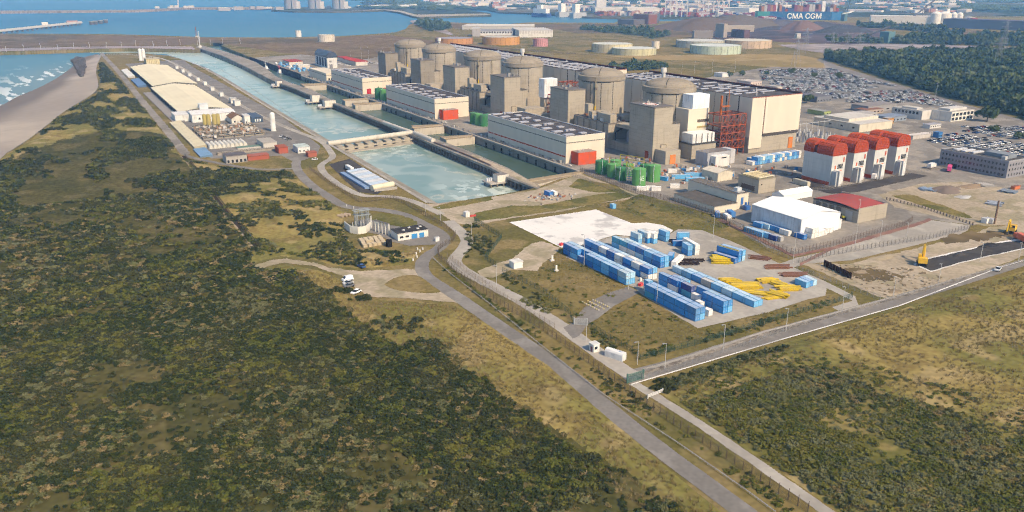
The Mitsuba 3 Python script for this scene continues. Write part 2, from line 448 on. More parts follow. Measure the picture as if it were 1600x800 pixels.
# ------------------------------------------------------------------ ground zones, roads
yard_poly = Polygon([(QX - .5, 452)] + [(301.7,375.8),(307.7,317.2),(291.3,262.7),(293.1,248.3),(331.6,246.9),(384.1,252.7),(405.6,254.5),(414.7,236.8),(463.9,237.8),(490,211.2),(756.5,340.2),(773,412.7),(826.1,508.6),(888.1,612.5),(1003.2,797.7),(1133.1,947.2),(917.4,887.9)] + [(560, 760), (560, 1150), (470, 1500), (QX, 1450)]).buffer(0)
flat(yard_poly, .03, 'yard', 'works_yard', 'grey paved works yard around the reactors and halls')
flat(Polygon([(175.5,419.8),(188.6,417.3),(216.9,414.9),(253.5,417.7),(269,424.4),(301.6,441.5),(301.7,375.8),(289.2,368.9),(265.9,371.9),(240.6,367.1),(208.5,368.8),(184.1,367.1),(179.8,372.3),(177.4,380.7),(178.2,394.8)]), .04, 'sand', 'dirt_yard', 'pale dirt yard at the near end of the basin')
for q in ([(196.4,387.5),(220.9,390.9),(235.4,382.7),(277.1,387.9),(297.1,385.7),(296.4,375.2),(265.9,371.9),(234.3,370.7),(206,371.7),(189.4,373.8)], [(170,407),(191.2,414.2),(220,416.6),(217.4,409.4),(187,405.2)], [(292.2,427.5),(301.8,401.9),(297.1,385.7),(281.7,394.4),(275.2,413.1)]):
    flat(Polygon(q).buffer(1).simplify(.5), .07, 'green_grass', 'grass_strip', 'rough grass strip on the dirt yard beside the basin')
flat(Polygon([(203.2,362.6),(258.6,360.8),(259.6,328.6),(267.6,325.5),(271.6,317.7),(270.2,307.7),(255.3,298.4),(239.5,316.1),(213.2,310.3),(203.9,312.1)]), .08, 'white_slab', 'white_slab', 'large bare white concrete slab beside the container yard')
flat(Polygon([(197.9,298.9),(213.2,310.3),(238.8,315.2),(253.9,299.2),(274.1,308.2),(283.5,300.2),(282.9,275.6),(278.9,246.8),(273.7,212.6),(264.2,205.2),(254.4,205.9),(230.2,204.1),(195.8,205.9),(198.9,243),(201.3,250.9)]), .06, 'pale_concrete', 'container_yard', 'pale concrete yard under the shipping containers')
flat(Polygon([(199.9,253.4),(200,245.7),(181.9,239),(168.7,231.7),(162.1,229),(158.7,233.1),(166.3,240.3),(177.1,248),(188,251.6)]), .09, 'asphalt', 'asphalt_ramp', 'grey asphalt ramp up into the container yard')
flat(Polygon([(152.5,302.2),(175,309.7),(195.4,325.1),(202,324.9),(203.4,312.4),(196.8,306),(185.2,297.7),(175.8,289),(167.6,296.6),(155.4,292),(151.4,295.2)]), .05, 'sand', 'sandy_clearing', 'sandy clearing with a track beside the white slab')
flat(Polygon(smooth_line([(66.6,356.6),(69.7,359.9),(80.4,363.2),(90.8,353.1),(97.1,339.4),(106.7,328.1),(118.5,323.4),(131.7,317.9),(130.2,305.4),(129.7,289.6),(130.3,271.3),(126,275.3),(114.1,286.8),(105.5,293.3),(98.9,297.8),(98.9,312.2),(99.4,323.7),(93.1,340.7),(87,350.1),(80,357.1),(70.5,353.5),(66.6,356.6)])), .10, 'sand', 'lay_by', 'sandy lay-by with parked cars off the coast road')
isl = np.array([(110.6,306.5),(116,311.5),(122.7,313.3),(127.6,310.6),(128.3,303.7),(128,292.3),(128.6,286),(123.4,287.3),(116.6,292.8),(111.5,299.9)])
flat(Polygon(smooth_line(np.vstack([isl, isl[:1]]))), .14, 'dry_grass', 'lay_by_island', 'dry grass island in the lay-by')

# building site on the right
flat(Polygon([(427.7,304.6),(476.1,309.3),(502.5,300.4),(518.1,260.7),(455.2,219.4),(419.5,232.7),(413.7,254.3),(411.1,280.2)]), .05, 'sand', 'building_site', 'bare sandy ground of the building site behind the concrete road')
flat(Polygon([(286.9,238.2),(306.8,226.9),(357.2,226.6),(387.3,226.3),(419.5,230),(462.1,219.8),(406,190),(386.8,194.3),(331,190),(284.5,189.7),(281.8,193.7)]), .05, 'sand', 'excavation_site', 'bare sandy ground around the excavators')
liner = Polygon([(330.5,212.5),(342.3,214.6),(350.1,214.4),(397.9,213),(415.4,210.4),(429.4,202.5),(416.3,195.5),(397.6,200.3),(350.9,202.8),(327.9,201.5)])
flat(ragged(liner, .4), .12, 'white_slab', 'white_membrane', 'white membrane edging the black lined pit', c=(.8, .8, .8))
flat(Polygon([(332,211.6),(341.6,213.4),(349.7,213.1),(396.4,211.5),(412.7,208.2),(426.1,200.7),(418.5,196.6),(398.6,200.9),(351.9,203.5),(329.2,202.4)]), .18, 'asphalt_dark', 'black_liner', 'black lined strip being laid beside the excavator')
flat(Polygon([(271.6,241.8),(291.2,245.1),(315.2,244.7),(393.2,251.7),(404.5,253.7),(413.5,237.4),(403.4,232.4),(393.5,230.3),(361.8,229.8),(310.6,230),(289.4,236.7),(279.7,236.2),(277.6,216.6),(274.1,198.8),(266.7,191.1),(255.3,191.5),(256.3,195.4),(269.1,196),(273.4,222.6)]), .06, 'pale_concrete', 'concrete_road', 'pale concrete road bending around the container yard')

bsdf('red_gravel', diffuse(ground_mix([(.27, .15, .12), (.22, .13, .11), (.3, .2, .16)], (.05, .2), 1.0, .2)))
# roads
coast_road_line = [(129.6,100.9),(130.7,116.4),(130.3,156.6),(134,208.4),(132.2,250.8),(131.6,286),(129.7,307.5),(134.6,323.2),(143,334.2),(152.3,340.1),(160.6,352),(163.4,364.2),(162,382.4),(160.1,406.5),(151.7,422),(136.7,433.6),(135.5,455.7),(134.1,504.6),(139.4,551.4),(147.3,578.7),(162.6,607.8)]
flat(road(coast_road_line, 6.3), .11, 'asphalt', 'coast_road', 'grey two lane asphalt road running up the picture from the bottom')
flat(road([(79.3,643.7),(82.5,623.1),(102.4,581.8),(118.6,556.2),(139.4,551.4)], 4), .10, 'asphalt', 'farm_track', 'narrow paved track past the near side of the fish farm')
flat(road([(80.6,640.2),(82.7,752.6),(85,1001.6),(89.6,1265.1),(91,1684.5)], 7), .10, 'yard', 'dune_road', 'straight grey road between the dunes and the fish farm')
flat(road([(175.9,381.5),(172.5,355.2),(169,343.6),(159.8,331.4),(151,322.2),(148.3,314.5),(148,299.1),(151.9,268.7),(152.8,242.8),(152,219.6),(150.6,195.6),(151.9,184.3)] , 6.5), .10, 'pale_concrete', 'patrol_road', 'pale patrol road inside the double fence')
flat(road([(178.2,394.8),(175.7,434.7),(165.2,449.4),(152.9,454.6),(150.5,483.6),(150.8,518),(154.7,545.1),(160.6,558.6),(173.9,574),(178.8,598.6),(185,637.1),(182.8,671.3),(177.6,706.4),(170.2,858.5),(171.9,1075),(181.6,1471.6),(154.3,1601.5),(96.5,1657.4)], 5), .10, 'pale_concrete', 'canal_road', 'pale road following the canal embankment')
flat(Polygon([(148,192.8),(153.1,190.9),(167.7,190.4),(217.8,192.2),(287.6,191.2),(361.2,191.2),(414.8,191.8),(404.6,186.4),(372.1,185.9),(281.5,183.5),(216.8,183.6),(147.1,183)]), .09, 'asphalt', 'perimeter_road', 'grey perimeter road along the right hand field')
flat(Polygon([(156.2,189.7),(167.4,189.4),(217.3,191.8),(287,190.7),(414.8,191.8),(410.7,189.6),(283.3,188),(214.5,189.1),(165.2,186.8)]), .13, 'pale_concrete', 'patrol_lane', 'pale lane on the inner side of the perimeter road')
flat(road([(a, b) for a, b in [(148.3,182.3),(149.1,166.6),(149.5,146.1),(148.2,106.5),(147.3,93.5)]], 3.6), .10, 'pale_concrete', 'field_track', 'pale track outside the fence beside the right hand field')
flat(Polygon([(152.5,231.1),(158.7,233.1),(162.1,229),(153.6,221.9),(150,220.7)]), .105, 'asphalt', 'gate_apron', 'asphalt apron in front of the ramp gate')

# fish farm yard and basin-side car park
flat(Polygon([(109.6,1435.9),(201,1474.1),(194.4,1340.8),(189.4,785.4),(178,622.5),(167.8,593.7),(152.5,575.7),(143.4,578.3),(142.1,600),(94.3,613.8),(95.6,707.1),(103.6,973.1)]), .05, 'asphalt', 'fish_farm_yard', 'grey yard of the fish farm')
flat(Polygon([(163.3,552.2),(182.3,564.1),(181.5,539.5),(181.2,503),(181.3,477.9),(162.9,454.2),(154.9,466),(157.3,497.6)]), .12, 'asphalt_dark', 'dark_car_park', 'dark asphalt car park beside the near basin')
flat(Polygon([(126.6,388.9),(133.7,405.3),(150.3,410.5),(160.4,380.5),(159.8,354.9),(152.7,346.9),(140.9,351.2),(135.6,361.3),(134,376.9)]), .09, 'asphalt', 'substation_yard', 'grey yard of the small substation')
flat(Polygon(smooth_line([(140.4,405.8),(148.2,414.8),(158.1,406.2),(160.3,393.2),(159,381.3),(152.7,379.4),(144.2,389.7),(140.4,405.8)])), .13, 'green_grass', 'grass_island', 'grass island beside the small substation')

# car parks and woods floor on the right
car_lots = [Polygon([(906.2,873.1),(1024.6,838.2),(982.4,770),(905.8,623.5),(821.7,505.8),(785.1,495.8),(800.8,550.2),(746.3,548.4),(737,597.6),(747.1,646.1),(793.4,754.7)]),
            Polygon([(708.6,433),(774.7,380.1),(704.6,343.4),(672.8,387.5),(677.4,412.9)]), Polygon([(615.8,406.4),(666.7,411.8),(667.9,333.7),(623.3,309.7),(610.9,335),(592.3,376.4)])]
for q in car_lots:
    flat(q, .06, 'asphalt', 'car_park', 'grey asphalt car park full of parked cars')
flat(Polygon([(1139.9,957.1),(1065.3,860.1),(915.7,632.3),(844.1,520.2),(787.8,421),(737.6,331.1),(725.6,325.3),(773,412.7),(826.1,508.6),(897.6,621),(1024.6,838.2),(1122.8,953)]), .09, 'asphalt', 'plant_road', 'straight road between the car parks and the wood')
wood_poly = Polygon([(1144.6,954.4),(1225.9,965.7),(1294,927.2),(1416.1,888.3),(1633.9,765.2),(763,343.4),(803.1,429.6),(862.8,532.2),(933.1,644.7),(1050,813)])
flat(wood_poly, .05, 'green_grass', 'wood_floor', 'dark ground under the wood')
grassb = [Polygon([(739.3,1787.7),(797.6,1704.3),(816.7,1554.9),(827.6,1318),(874,1107.4),(945,1013.8),(954.5,911.2),(1024,849.5),(1139.9,957.1),(1168.7,1028.1),(1129.6,1081.4),(1020.3,1112),(873.8,1179.6),(795.3,1407.2),(762.6,1629.7)]),
          Polygon([(302.7,377),(309.1,322.3),(307,300.4),(283.1,294),(278.7,313.6),(272.5,338.5),(268.2,359.3)]),
          Polygon([(194.6,204.6),(229.3,203.2),(254,204.5),(266.5,203.9),(264,191.1),(219.1,193.4),(170.3,193.5),(163.8,199.5),(160.3,221.4),(162.2,228.3),(181.1,237.9),(197.7,242)])]
flat(grassb[0], .04, 'gold_grass', 'grass_dyke', 'golden grass bank behind the turbine halls')
flat(grassb[1], .05, 'green_grass', 'green_verge', 'green verge between the white slab and the yard fence')

flat(LineString([(146.4,182.4),(216.4,183.2),(280.9,183),(359.5,190.1),(412.7,190.7)]).buffer(.3), .2, 'white_slab', 'kerb_line', 'pale kerb line along the outer edge of the perimeter road')
flat(LineString([(154.1,186.7),(166.6,187.1),(215.2,189.7),(284.5,188.9),(412.7,190.7)]).buffer(.9), .16, 'rock', 'stone_strip', 'stony strip between the patrol lane and the perimeter road')
for k, q in enumerate(([(287.1,239.1),(319.2,248.1),(397.7,254.7),(407,256.6),(404.8,253.6),(392.2,250.9),(315.2,244.7),(283.6,236)], [(303.3,310.9),(290.9,246.3),(316.8,246),(319.2,248.1),(293.8,249),(308.1,311.1)])):
    flat(Polygon(q).buffer(0), .15, 'red_gravel', 'red_strip', 'reddish strip along the works fence, %s' % ('right part', 'left part')[k])

flat(Polygon(smooth_line([(431.7,298.8),(447,295.5),(440.2,280.1),(437.2,262.2),(429.2,244.1),(423.1,247.5),(424.6,261.6),(428.3,280.1),(431.7,298.8)])), .1, 'green_grass', 'weed_strip', 'strip of green weeds across the building site')
flat(Polygon(smooth_line([(417.9,371.4),(450,378.2),(464.8,369.8),(426.1,369),(407.1,354.4),(402.1,339.5),(404.6,319.5),(395.6,333.7),(399.4,352.7),(417.9,371.4)])), .09, 'asphalt', 'silo_road', 'asphalt road curving round the red roofed blocks')

# ------------------------------------------------------------------ the power station
CREAM, CREAM2, RED, ORANGE, STEEL = (.68, .60, .48), (.62, .55, .45), (.42, .05, .03), (.62, .12, .03), (.33, .33, .34)
bsdf('cream_panel', diffuse(lambda p, n, uv: mix((.69, .615, .50), (.59, .53, .435), dr.clip(.6 * noise(p.x * .25 + p.y * .3, p.z * .05, 2) + .4 * fbm(p.x * .1, p.y * .1, p.z * .1) - .2 + .25 * (1 - smoothstep(.03, .08, dr.abs((p.x + p.y) / 1.2 - dr.round((p.x + p.y) / 1.2)))), 0, 1))))
bsdf('roof_felt', diffuse(ground_mix([(.085, .08, .088), (.11, .105, .112), (.065, .06, .065)], (.06, .2), .8, .3)))
bsdf('skylight', {'type': 'principled', 'base_color': rgb(.36, .36, .40), 'roughness': .35, 'specular': .5})
bsdf('red_sheet', diffuse(lambda p, n, uv: mix((.44, .068, .025), (.31, .048, .02), fbm(p.x * .5, p.y * .5, p.z * .5))))


def panel_strip(parent, name, x0, x1, y0, y1, z0, z1, mat, c, **kw):
    m = M(); m.box(x0, x1, y0, y1, z0, z1, c)
    return put(name, m, mat, parent, **kw)


# turbine halls --------------------------------------------------------------
def turbine_hall(x0, x1, y0, y1, h, label):
    t = thing('turbine_hall', label, 'building', 'turbine halls behind the reactors')
    m = M(); m.box(x0 + 1.2, x1 - 1, y0 + .5, y1 - .5, 0, 11.5, (.45, .40, .32))
    put('plinth', m, 'concrete', t)
    m = M(); m.box(x0 + .5, x1 - .5, y0 + .25, y1 - .25, 11.5, h - .4, (.10, .095, .09)); put('core', m, 'matte', t)
    # cladding panels stand proud of the dark core, joints show between them
    ys = np.linspace(y0, y1, max(2, int(round((y1 - y0) / 13.5))) + 1)
    for a, b in zip(ys[:-1], ys[1:]):
        m = M(); m.box(x0, x0 + .6, a + .35, b - .35, 12, h, CREAM2); put('wall_panel', m, 'cream_panel', t)
        m = M(); m.box(x1 - .6, x1, a + .35, b - .35, 12, h, CREAM2); put('wall_panel', m, 'cream_panel', t)
    w = x1 - x0
    for a, b, z0 in ((x0, x0 + .25 * w, 3.5), (x0 + .27 * w, x1, 14.0)):
        m = M(); m.box(a, b, y0 - .4, y0 + .4, z0, h, CREAM); put('end_panel', m, 'cream_panel', t)
    m = M(); m.box(x0 + .27 * w, x1 - .2, y0 - .1, y0 + .3, 12.2, 14, (.09, .08, .075)); put('dark_band', m, 'matte', t)  # dark strip set below the end panel
    for k in range(22):
        m = M(); m.box(x0 + .252 * w, x0 + .268 * w, y0 - .05, y0 + .3, 14.2 + k * 1.2, 15.0 + k * 1.2, (.28, .10, .06)); put('louvre', m, 'matte', t)
    m = M(); m.box(x1 - 9, x1 - 4.5, y0 + .1, y0 + .45, 0, 8.6, (.62, .19, .03)); put('orange_door', m, 'matte', t, label='tall orange door in the end wall')
    m = M(); m.box(x0 + .6, x1 - .6, y0 + .4, y1 - .4, h - .4, h - .1); r = put('roof', m, 'roof_felt', t)
    m = M()
    m.box(x0 - .05, x1 + .05, y0 - .45, y0 + .2, h, h + .5, (.30, .10, .07)); m.box(x1 - 1.6, x1 + .05, y0 + .2, y1, h, h + 1.5, (.12, .05, .045)); m.box(x0 - .05, x0 + .4, y0 + .2, y1, h, h + .5, (.25, .2, .17))
    put('parapet', m, 'matte', t)
    for a in np.arange(y0 + 22, y1 - 8, 9.5):
        for k, (u, v) in enumerate(((.06, .22), (.30, .54), (.62, .90))):
            if rnd.random() < .93:
                m = M(); o = rnd.uniform(-1.5, 1.5); m.box(x0 + u * w, x0 + v * w, a + o, a + 2.4 + o, h - .1, h + .5); put('roof__skylight', m, 'skylight', t)
    m = M()
    for k in range(int((y1 - y0) / 8)):
        a, b = x0 + rnd.uniform(.15, .9) * w, y0 + rnd.uniform(3, y1 - y0 - 4); s = rnd.uniform(.8, 1.8)
        m.box(a, a + s, b, b + s, h - .1, h + rnd.uniform(.8, 2), (.4, .4, .42))
    put('roof__vent', m, 'matte', t)
    m = M()
    for a in (ys[1], ys[2]):
        m.box(x0 - .35, x0 - .02, a - .3, a + .3, 6, h, (.05, .045, .045))
        m.cyl(x0 - 2.2, a, 10, 12.5, 1.5, 10, (.06, .06, .06)); m.box(x0 - 2.6, x0 - .1, a - 1.5, a + 1.5, 8, 10.2, (.3, .3, .3))
    put('downpipe', m, 'matte', t)
    return t


turbine_hall(449, 501, 434.5, 618, 41.3, 'cream turbine hall nearest the camera with a tall orange door at its end')
turbine_hall(449, 501, 655, 1060, 40.2, 'long cream turbine hall farther off with a dark roof of skylights')

# reactors -------------------------------------------------------------------
units = [(6, 412, 484.5, 446, 474), (5, 412, 573, 556.5, 584), (4, 412, 707, 664, 692), (3, 412, 794, 770, 799), (2, 412, 906.5, 859.5, 888), (1, 412, 995, 968.5, 994.5)]
order = {6: 'nearest', 5: 'second nearest', 4: 'third nearest', 3: 'fourth nearest', 2: 'fifth', 1: 'farthest'}
RR = 19.7
for u, cx, cy, f0, f1 in units:
    t = thing('reactor_building', '%s round concrete reactor building under a shallow dome%s' % (order[u], ' with a white stack behind' if u % 2 == 0 else ''), 'reactor', 'six domed reactor buildings')
    m = M(); m.lathe(cx, cy, [(RR, 0), (RR, 43.6)], 48); put('wall', m, 'concrete', t, smooth=30)
    m = M(); m.lathe(cx, cy, [(RR + .1, 43.6), (RR + .75, 43.9), (RR + .75, 47.6), (RR - .3, 47.9), (RR - 1.2, 48.0)], 48); put('ring_beam', m, 'concrete_dome', t, smooth=25)
    prof = [(RR - 1.2, 47.9)] + [(RR * .94 * math.cos(a), 47.9 + 5.4 * math.sin(a)) for a in np.linspace(.12, math.pi / 2, 9)]
    prof[-1] = (.01, 53.3)
    m = M(); m.lathe(cx, cy, prof, 48); put('dome', m, 'concrete_dome', t, smooth=40)
    az = math.atan2(-cy + 30, -cx)                          # the side that faces the sea road
    m = M()
    for k, da in enumerate((-.55, -.1, .42)):
        a = az + da + (.12 if u % 2 else -.1)
        x, y = cx + (RR + .12) * math.cos(a), cy + (RR + .12) * math.sin(a)
        m.tube((x, y, 8 + 6 * k), (x, y, 43.5), .22, 4, (.07, .065, .06))
    a0, a1 = az - .95, az + .42
    for a in np.linspace(a0, a1, 14)[:-1]:
        b = a + (a1 - a0) / 13
        m.tube((cx + (RR + .12) * math.cos(a), cy + (RR + .12) * math.sin(a), 43.2), (cx + (RR + .12) * math.cos(b), cy + (RR + .12) * math.sin(b), 43.2), .3, 4, (.06, .055, .05))
    put('joint_line', m, 'plain', t)
    if u % 2:
        m = M(); a = az - .22
        x, y = cx + (RR + .5) * math.cos(a), cy + (RR + .5) * math.sin(a)
        m.box(x - .5, x + .5, y - .5, y + .5, 14, 47, (.30, .25, .16)); m.box(x - .55, x + .55, y - .55, y + .55, 16, 24, (.6, .42, .03)); m.box(x - 1, x + .8, y - 1, y + .8, 37, 39, (.12, .10, .08))
        put('ladder_shaft', m, 'matte', t)
    m = M()
    for k in range(12):
        a = az + rnd.uniform(-1.2, 1.2); b = az + (0.55 if u % 2 == 0 else 0)
    for s in np.linspace(0, 1, 9)[:-1]:
        e = s + .125
        a = az - .1
        f = lambda q: (cx + RR * .95 * (1 - q) * math.cos(a), cy + RR * .95 * (1 - q) * math.sin(a), 48.15 + 5.3 * math.sqrt(max(0, 1 - (1 - q) ** 2)))
        m.tube(f(s), f(e), .3, 4, (.13, .12, .10))
    put('dome_ladder', m, 'plain', t)
    if u % 2 == 0:
        px = {6: (429.1,512.6), 4: (429,737), 2: (425.4,934.7)}[u]
        s = thing('vent_stack', 'white vent stack rising behind the %s reactor dome' % order[u], 'chimney', 'white vent stacks')
        m = M(); m.cyl(px[0], px[1], 0, 54, 1.5, 14, (.62, .60, .56)); put('shaft', m, 'matte', s, smooth=30)
        m = M(); m.cyl(px[0], px[1], 54, 57.5, 2.3, 14, (.66, .64, .6)); put('collar', m, 'matte', s, smooth=30)
    # fuel building
    t = thing('fuel_building', 'tall square concrete fuel building in front of the %s reactor' % order[u], 'building', 'fuel buildings beside the reactors')
    m = M(); m.box(367.3, 384.2, f0, f1, 0, 38.3); put('tower', m, 'concrete_dark' if u in (1, 2) else 'concrete', t)
    m = M(); m.box(366.9, 384.6, f0 - .4, f1 + .4, 38.3, 39.0, (.20, .18, .16), top=(.16, .15, .15)); put('roof', m, 'matte', t)
    m = M(); m.box(384.2, 391.5, f0 + .3, f1, 0, 26); m.box(391.5, 398, f0 + 10, f1, 0, 22); put('side_wing', m, 'concrete', t)
    m = M(); m.box(384.5, 391.8, f0 - .2, f1, 26, 26.6, (.13, .12, .11)); put('wing_roof', m, 'matte', t)
    m = M(); m.box(374.2, 379.5, f0 - .35, f0 - .05, 4.5, 12, (.20, .17, .13)); m.box(374.7, 379.0, f0 - .5, f0 - .3, 5, 11.6, (.42, .37, .29)); put('hatch', m, 'matte', t)
    if u in (6, 4, 2):
        m = M(); m.box(366.9, 367.3, f0 + 4.4, f0 + 8.0, .2, 7, (.30, .07, .03)); put('door', m, 'matte', t)
    m = M()
    for k in range(4):
        a, b = rnd.uniform(369, 382), rnd.uniform(f0 + 2, f1 - 2); m.box(a, a + rnd.uniform(1, 2.5), b, b + rnd.uniform(1, 2.5), 39, rnd.uniform(39.8, 41), (.3, .29, .28))
    put('roof_unit', m, 'matte', t)
# landing ring painted on the nearest fuel building
m = M()
for k in range(28):
    a, b = k * math.tau / 28, (k + 1) * math.tau / 28
    for r0, r1, c in ((3.6, 4.8, (.70, .66, .62)), (2.6, 3.6, (.45, .12, .08)), (0.05, 2.6, (.70, .66, .62))):
        m.add([[375.6 + r0 * math.cos(a), 461 + r0 * 1.5 * math.sin(a), 39.03], [375.6 + r1 * math.cos(a), 461 + r1 * 1.5 * math.sin(a), 39.03], [375.6 + r1 * math.cos(b), 461 + r1 * 1.5 * math.sin(b), 39.03], [375.6 + r0 * math.cos(b), 461 + r0 * 1.5 * math.sin(b), 39.03]], [[0, 1, 2, 3]], c)
put('fuel_building__roof__landing_mark', m, 'plain')


def annex(y0, y1, fy, label):
    """Low auxiliary block with turrets, ducts, a bridge and a grey vessel, between two units."""
    t = thing('auxiliary_building', label, 'building', 'auxiliary buildings between the units')
    m = M(); m.box(371, 397, y0, y1, 0, 18.2); m.box(373, 397, fy, y0, 0, 6); put('block', m, 'concrete', t)
    m = M(); m.box(370.6, 397.4, y0 - .4, y1, 18.2, 19, (.22, .20, .18), top=(.12, .115, .11)); put('roof', m, 'matte', t)
    m = M(); m.box(378, 396, fy, y0 - .4, 16, 18.6); put('bridge', m, 'concrete', t)
    m = M(); m.lathe(384, (fy + y0) / 2, [(.1, 16), (4.5, 15.2), (5.2, 14), (5.2, 5.6)], 20, (.22, .24, .27)); put('vessel', m, 'paint', t, smooth=30)
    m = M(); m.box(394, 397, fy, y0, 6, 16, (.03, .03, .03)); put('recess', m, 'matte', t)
    m = M()
    for a in (fy + 3, y0 - 3):
        m.path([(376, a, 6), (376, a, 12), (384, a, 15.5), (394, a, 15.5)], .55, 6, (.03, .03, .035))
    put('pipe', m, 'matte', t)
    for (a, b, c, d, z) in ((373, 379, y0 + .5, y0 + 17, 25.2), (376, 381, y1 - 12, y1 - 7, 29), (373, 377, y1 - 22, y1 - 17, 24.5), (383, 388, y0 + 20, y0 + 27, 24), (388, 396, y0 + 3, y0 + 12, 23.5), (385, 395, y1 - 20, y1 - 6, 22.5)):
        m = M(); m.box(a, b, c, d, 19, z, (.36, .32, .26), top=(.2, .18, .16)); put('turret', m, 'concrete', t)
    m = M()
    for k in range(34):
        a, b = rnd.uniform(371.5, 395), rnd.uniform(y0 + 1, y1 - 2); s = rnd.uniform(.6, 2.2)
        m.box(a, a + s, b, b + s * rnd.uniform(.6, 2), 19, 19 + rnd.uniform(.6, 3.2), rnd.choice([(.45, .42, .38), (.18, .17, .17), (.6, .58, .55), (.25, .06, .12), (.3, .14, .08), (.06, .06, .065)]))
    for k in range(10):
        a, b = rnd.uniform(372, 390), rnd.uniform(y0 + 2, y1 - 8)
        m.tube((a, b, 20 + k % 3), (a + rnd.uniform(-1, 5), b + rnd.uniform(2, 8), 20 + k % 3), .35, 5, (.35, .34, .33))
    put('roof_plant', m, 'matte', t)
    m = M()
    for a in np.arange(y0 + 6, y1 - 2, 9):
        m.box(370.4, 371, a, a + .7, 0, 18.2, (.1, .09, .08))
    put('buttress_joint', m, 'concrete_dark', t)


annex(505, 552, 474.5, 'grey auxiliary block with roof turrets behind the nearest fuel building')
annex(722, 766, 692.5, 'grey auxiliary block with roof turrets, middle one of three')
annex(915, 965, 888.5, 'grey auxiliary block with roof turrets, farthest of three')

# cream and white service blocks between reactor and hall
t = thing('service_block', 'cream service block with a white box on top beside the nearest reactor', 'building')
m = M(); m.box(404, 424, 452, 466, 0, 34, CREAM2); put('block', m, 'cream_panel', t)
m = M(); m.box(408, 424, 452.5, 464, 34, 44, (.74, .76, .80)); put('white_box', m, 'paint', t)
m = M(); m.box(413, 424.3, 451.7, 452, 24, 26, (.12, .1, .08)); m.box(413, 424.3, 451.4, 452, 20, 21, (.4, .3, .1)); put('balcony', m, 'matte', t)
t = thing('condenser_block', 'low concrete block carrying a long white duct box', 'building')
m = M(); m.box(396, 419, 437, 450, 0, 11); put('block', m, 'concrete', t)
m = M(); m.box(395.5, 419.5, 436.5, 450.5, 11, 12, (.05, .05, .05)); m.box(397, 418, 438, 450, 12, 18.5, (.70, .69, .68)); put('duct_box', m, 'paint', t)
for k, x in enumerate((400, 405.5, 411, 415)):
    m = M(); m.box(x, x + .4, 437.5, 437.9, 12, 18.5, (.2, .2, .2)); put('duct_rib', m, 'matte', t)
t = thing('grey_shed', 'grey metal shed with a white lean-to in front of the duct box', 'building')
m = M(); m.box(391, 413, 415, 427, 0, 9.5, (.36, .37, .40), top=(.16, .15, .15)); put('shed', m, 'paint', t)
m = M(); m.box(394, 407, 410, 415, 0, 7.6, (.66, .64, .62)); m.box(413, 417, 415, 425, 0, 10, (.5, .5, .52)); put('lean_to', m, 'paint', t)
m = M(); m.box(399, 404, 409.8, 410, 6, 6.7, (.05, .05, .05)); put('vent_slot', m, 'matte', t)
m = M()
for k in range(9):
    a, b = rnd.uniform(388, 394), rnd.uniform(407, 413); m.box(a, a + .9, b, b + .9, 0, rnd.uniform(1, 4.5), rnd.choice([(.1, .1, .1), (.5, .5, .5)]))
put('equipment', m, 'matte', t)


def scaffold(x0, x1, y0, y1, zs, nx, label, c=(.30, .075, .035)):
    t = thing('scaffold_tower', label, 'scaffold', 'rust red steel frames beside the turbine halls')
    xs = np.linspace(x0, x1, nx + 1)
    m = M()
    for x in xs:
        for y in (y0, y1):
            m.tube((x, y, 0), (x, y, zs[-1]), .38, 4, c)
    put('post', m, 'matte', t, kind='stuff', label='joined posts of the frame')
    for z in zs:
        m = M()
        for y in (y0, y1):
            m.tube((x0, y, z), (x1, y, z), .42, 4, c)
        for x in xs:
            m.tube((x, y0, z), (x, y1, z), .35, 4, c)
        put('beam', m, 'matte', t)
    m = M()
    for i in range(nx):
        for z0, z1 in zip(zs[:-1], zs[1:]):
            m.tube((xs[i], y0, z0), (xs[i + 1], y0, z1), .26, 4, c); m.tube((xs[i + 1], y0, z0), (xs[i], y0, z1), .26, 4, c)
    put('brace', m, 'matte', t)
    return t


t = scaffold(423, 447, 437, 452, [5, 11, 16.5, 22, 30], 4, 'tall rust red steel frame between the nearest reactor and the turbine hall')
m = M(); m.box(423, 447, 437.5, 452, 21.8, 22.1, (.1, .08, .07)); m.box(425, 446, 446, 452, 0, 10, (.05, .05, .06)); put('deck', m, 'matte', t)
m = M(); m.box(424, 425.2, 440, 441.2, 30, 44, (.42, .12, .03)); m.box(423, 431, 438, 439, 36, 37, (.42, .12, .03)); m.tube((431, 440, 30), (431, 440, 48), .3, 4, (.42, .12, .03)); put('mast', m, 'matte', t)
scaffold(420, 436, 640, 654, [26, 33], 3, 'rust red steel frame behind the second fuel building')
scaffold(400, 408, 628, 640, [8, 16, 24], 2, 'dark red steel frame below the white duct box', (.25, .05, .04))
t = thing('white_tower_box', 'white box on legs between the second and third reactors', 'box')
m = M(); m.box(396, 410, 640, 650, 21, 38, (.72, .72, .74)); put('box', m, 'paint', t)
m = M(); m.box(397, 409, 642, 649, 0, 21, (.3, .26, .22)); put('base', m, 'concrete', t)
for yy, lab in ((625, 'low cream block beside the second fuel building'), (835, 'low cream block beside the fourth fuel building')):
    t = thing('low_block', lab, 'building')
    m = M(); m.box(368, 392, yy, yy + 22, 0, 9, (.55, .49, .40), top=(.42, .38, .32)); put('block', m, 'concrete', t)
    m = M(); m.box(370, 390, yy + 5, yy + 20, 9, 14, (.30, .27, .23)); m.box(372, 378, yy - .3, yy, 4, 6, (.1, .09, .08)); put('upper', m, 'concrete', t)
t = thing('stair_block', 'small concrete block with an orange door at the foot of the nearest fuel building', 'building')
m = M(); m.box(369.5, 383, 434, 445.5, 0, 9.5, top=(.3, .26, .22)); put('block', m, 'concrete', t)
m = M(); m.box(373.5, 378.5, 433.7, 434, .1, 6.6, (.66, .22, .06)); put('door', m, 'matte', t)

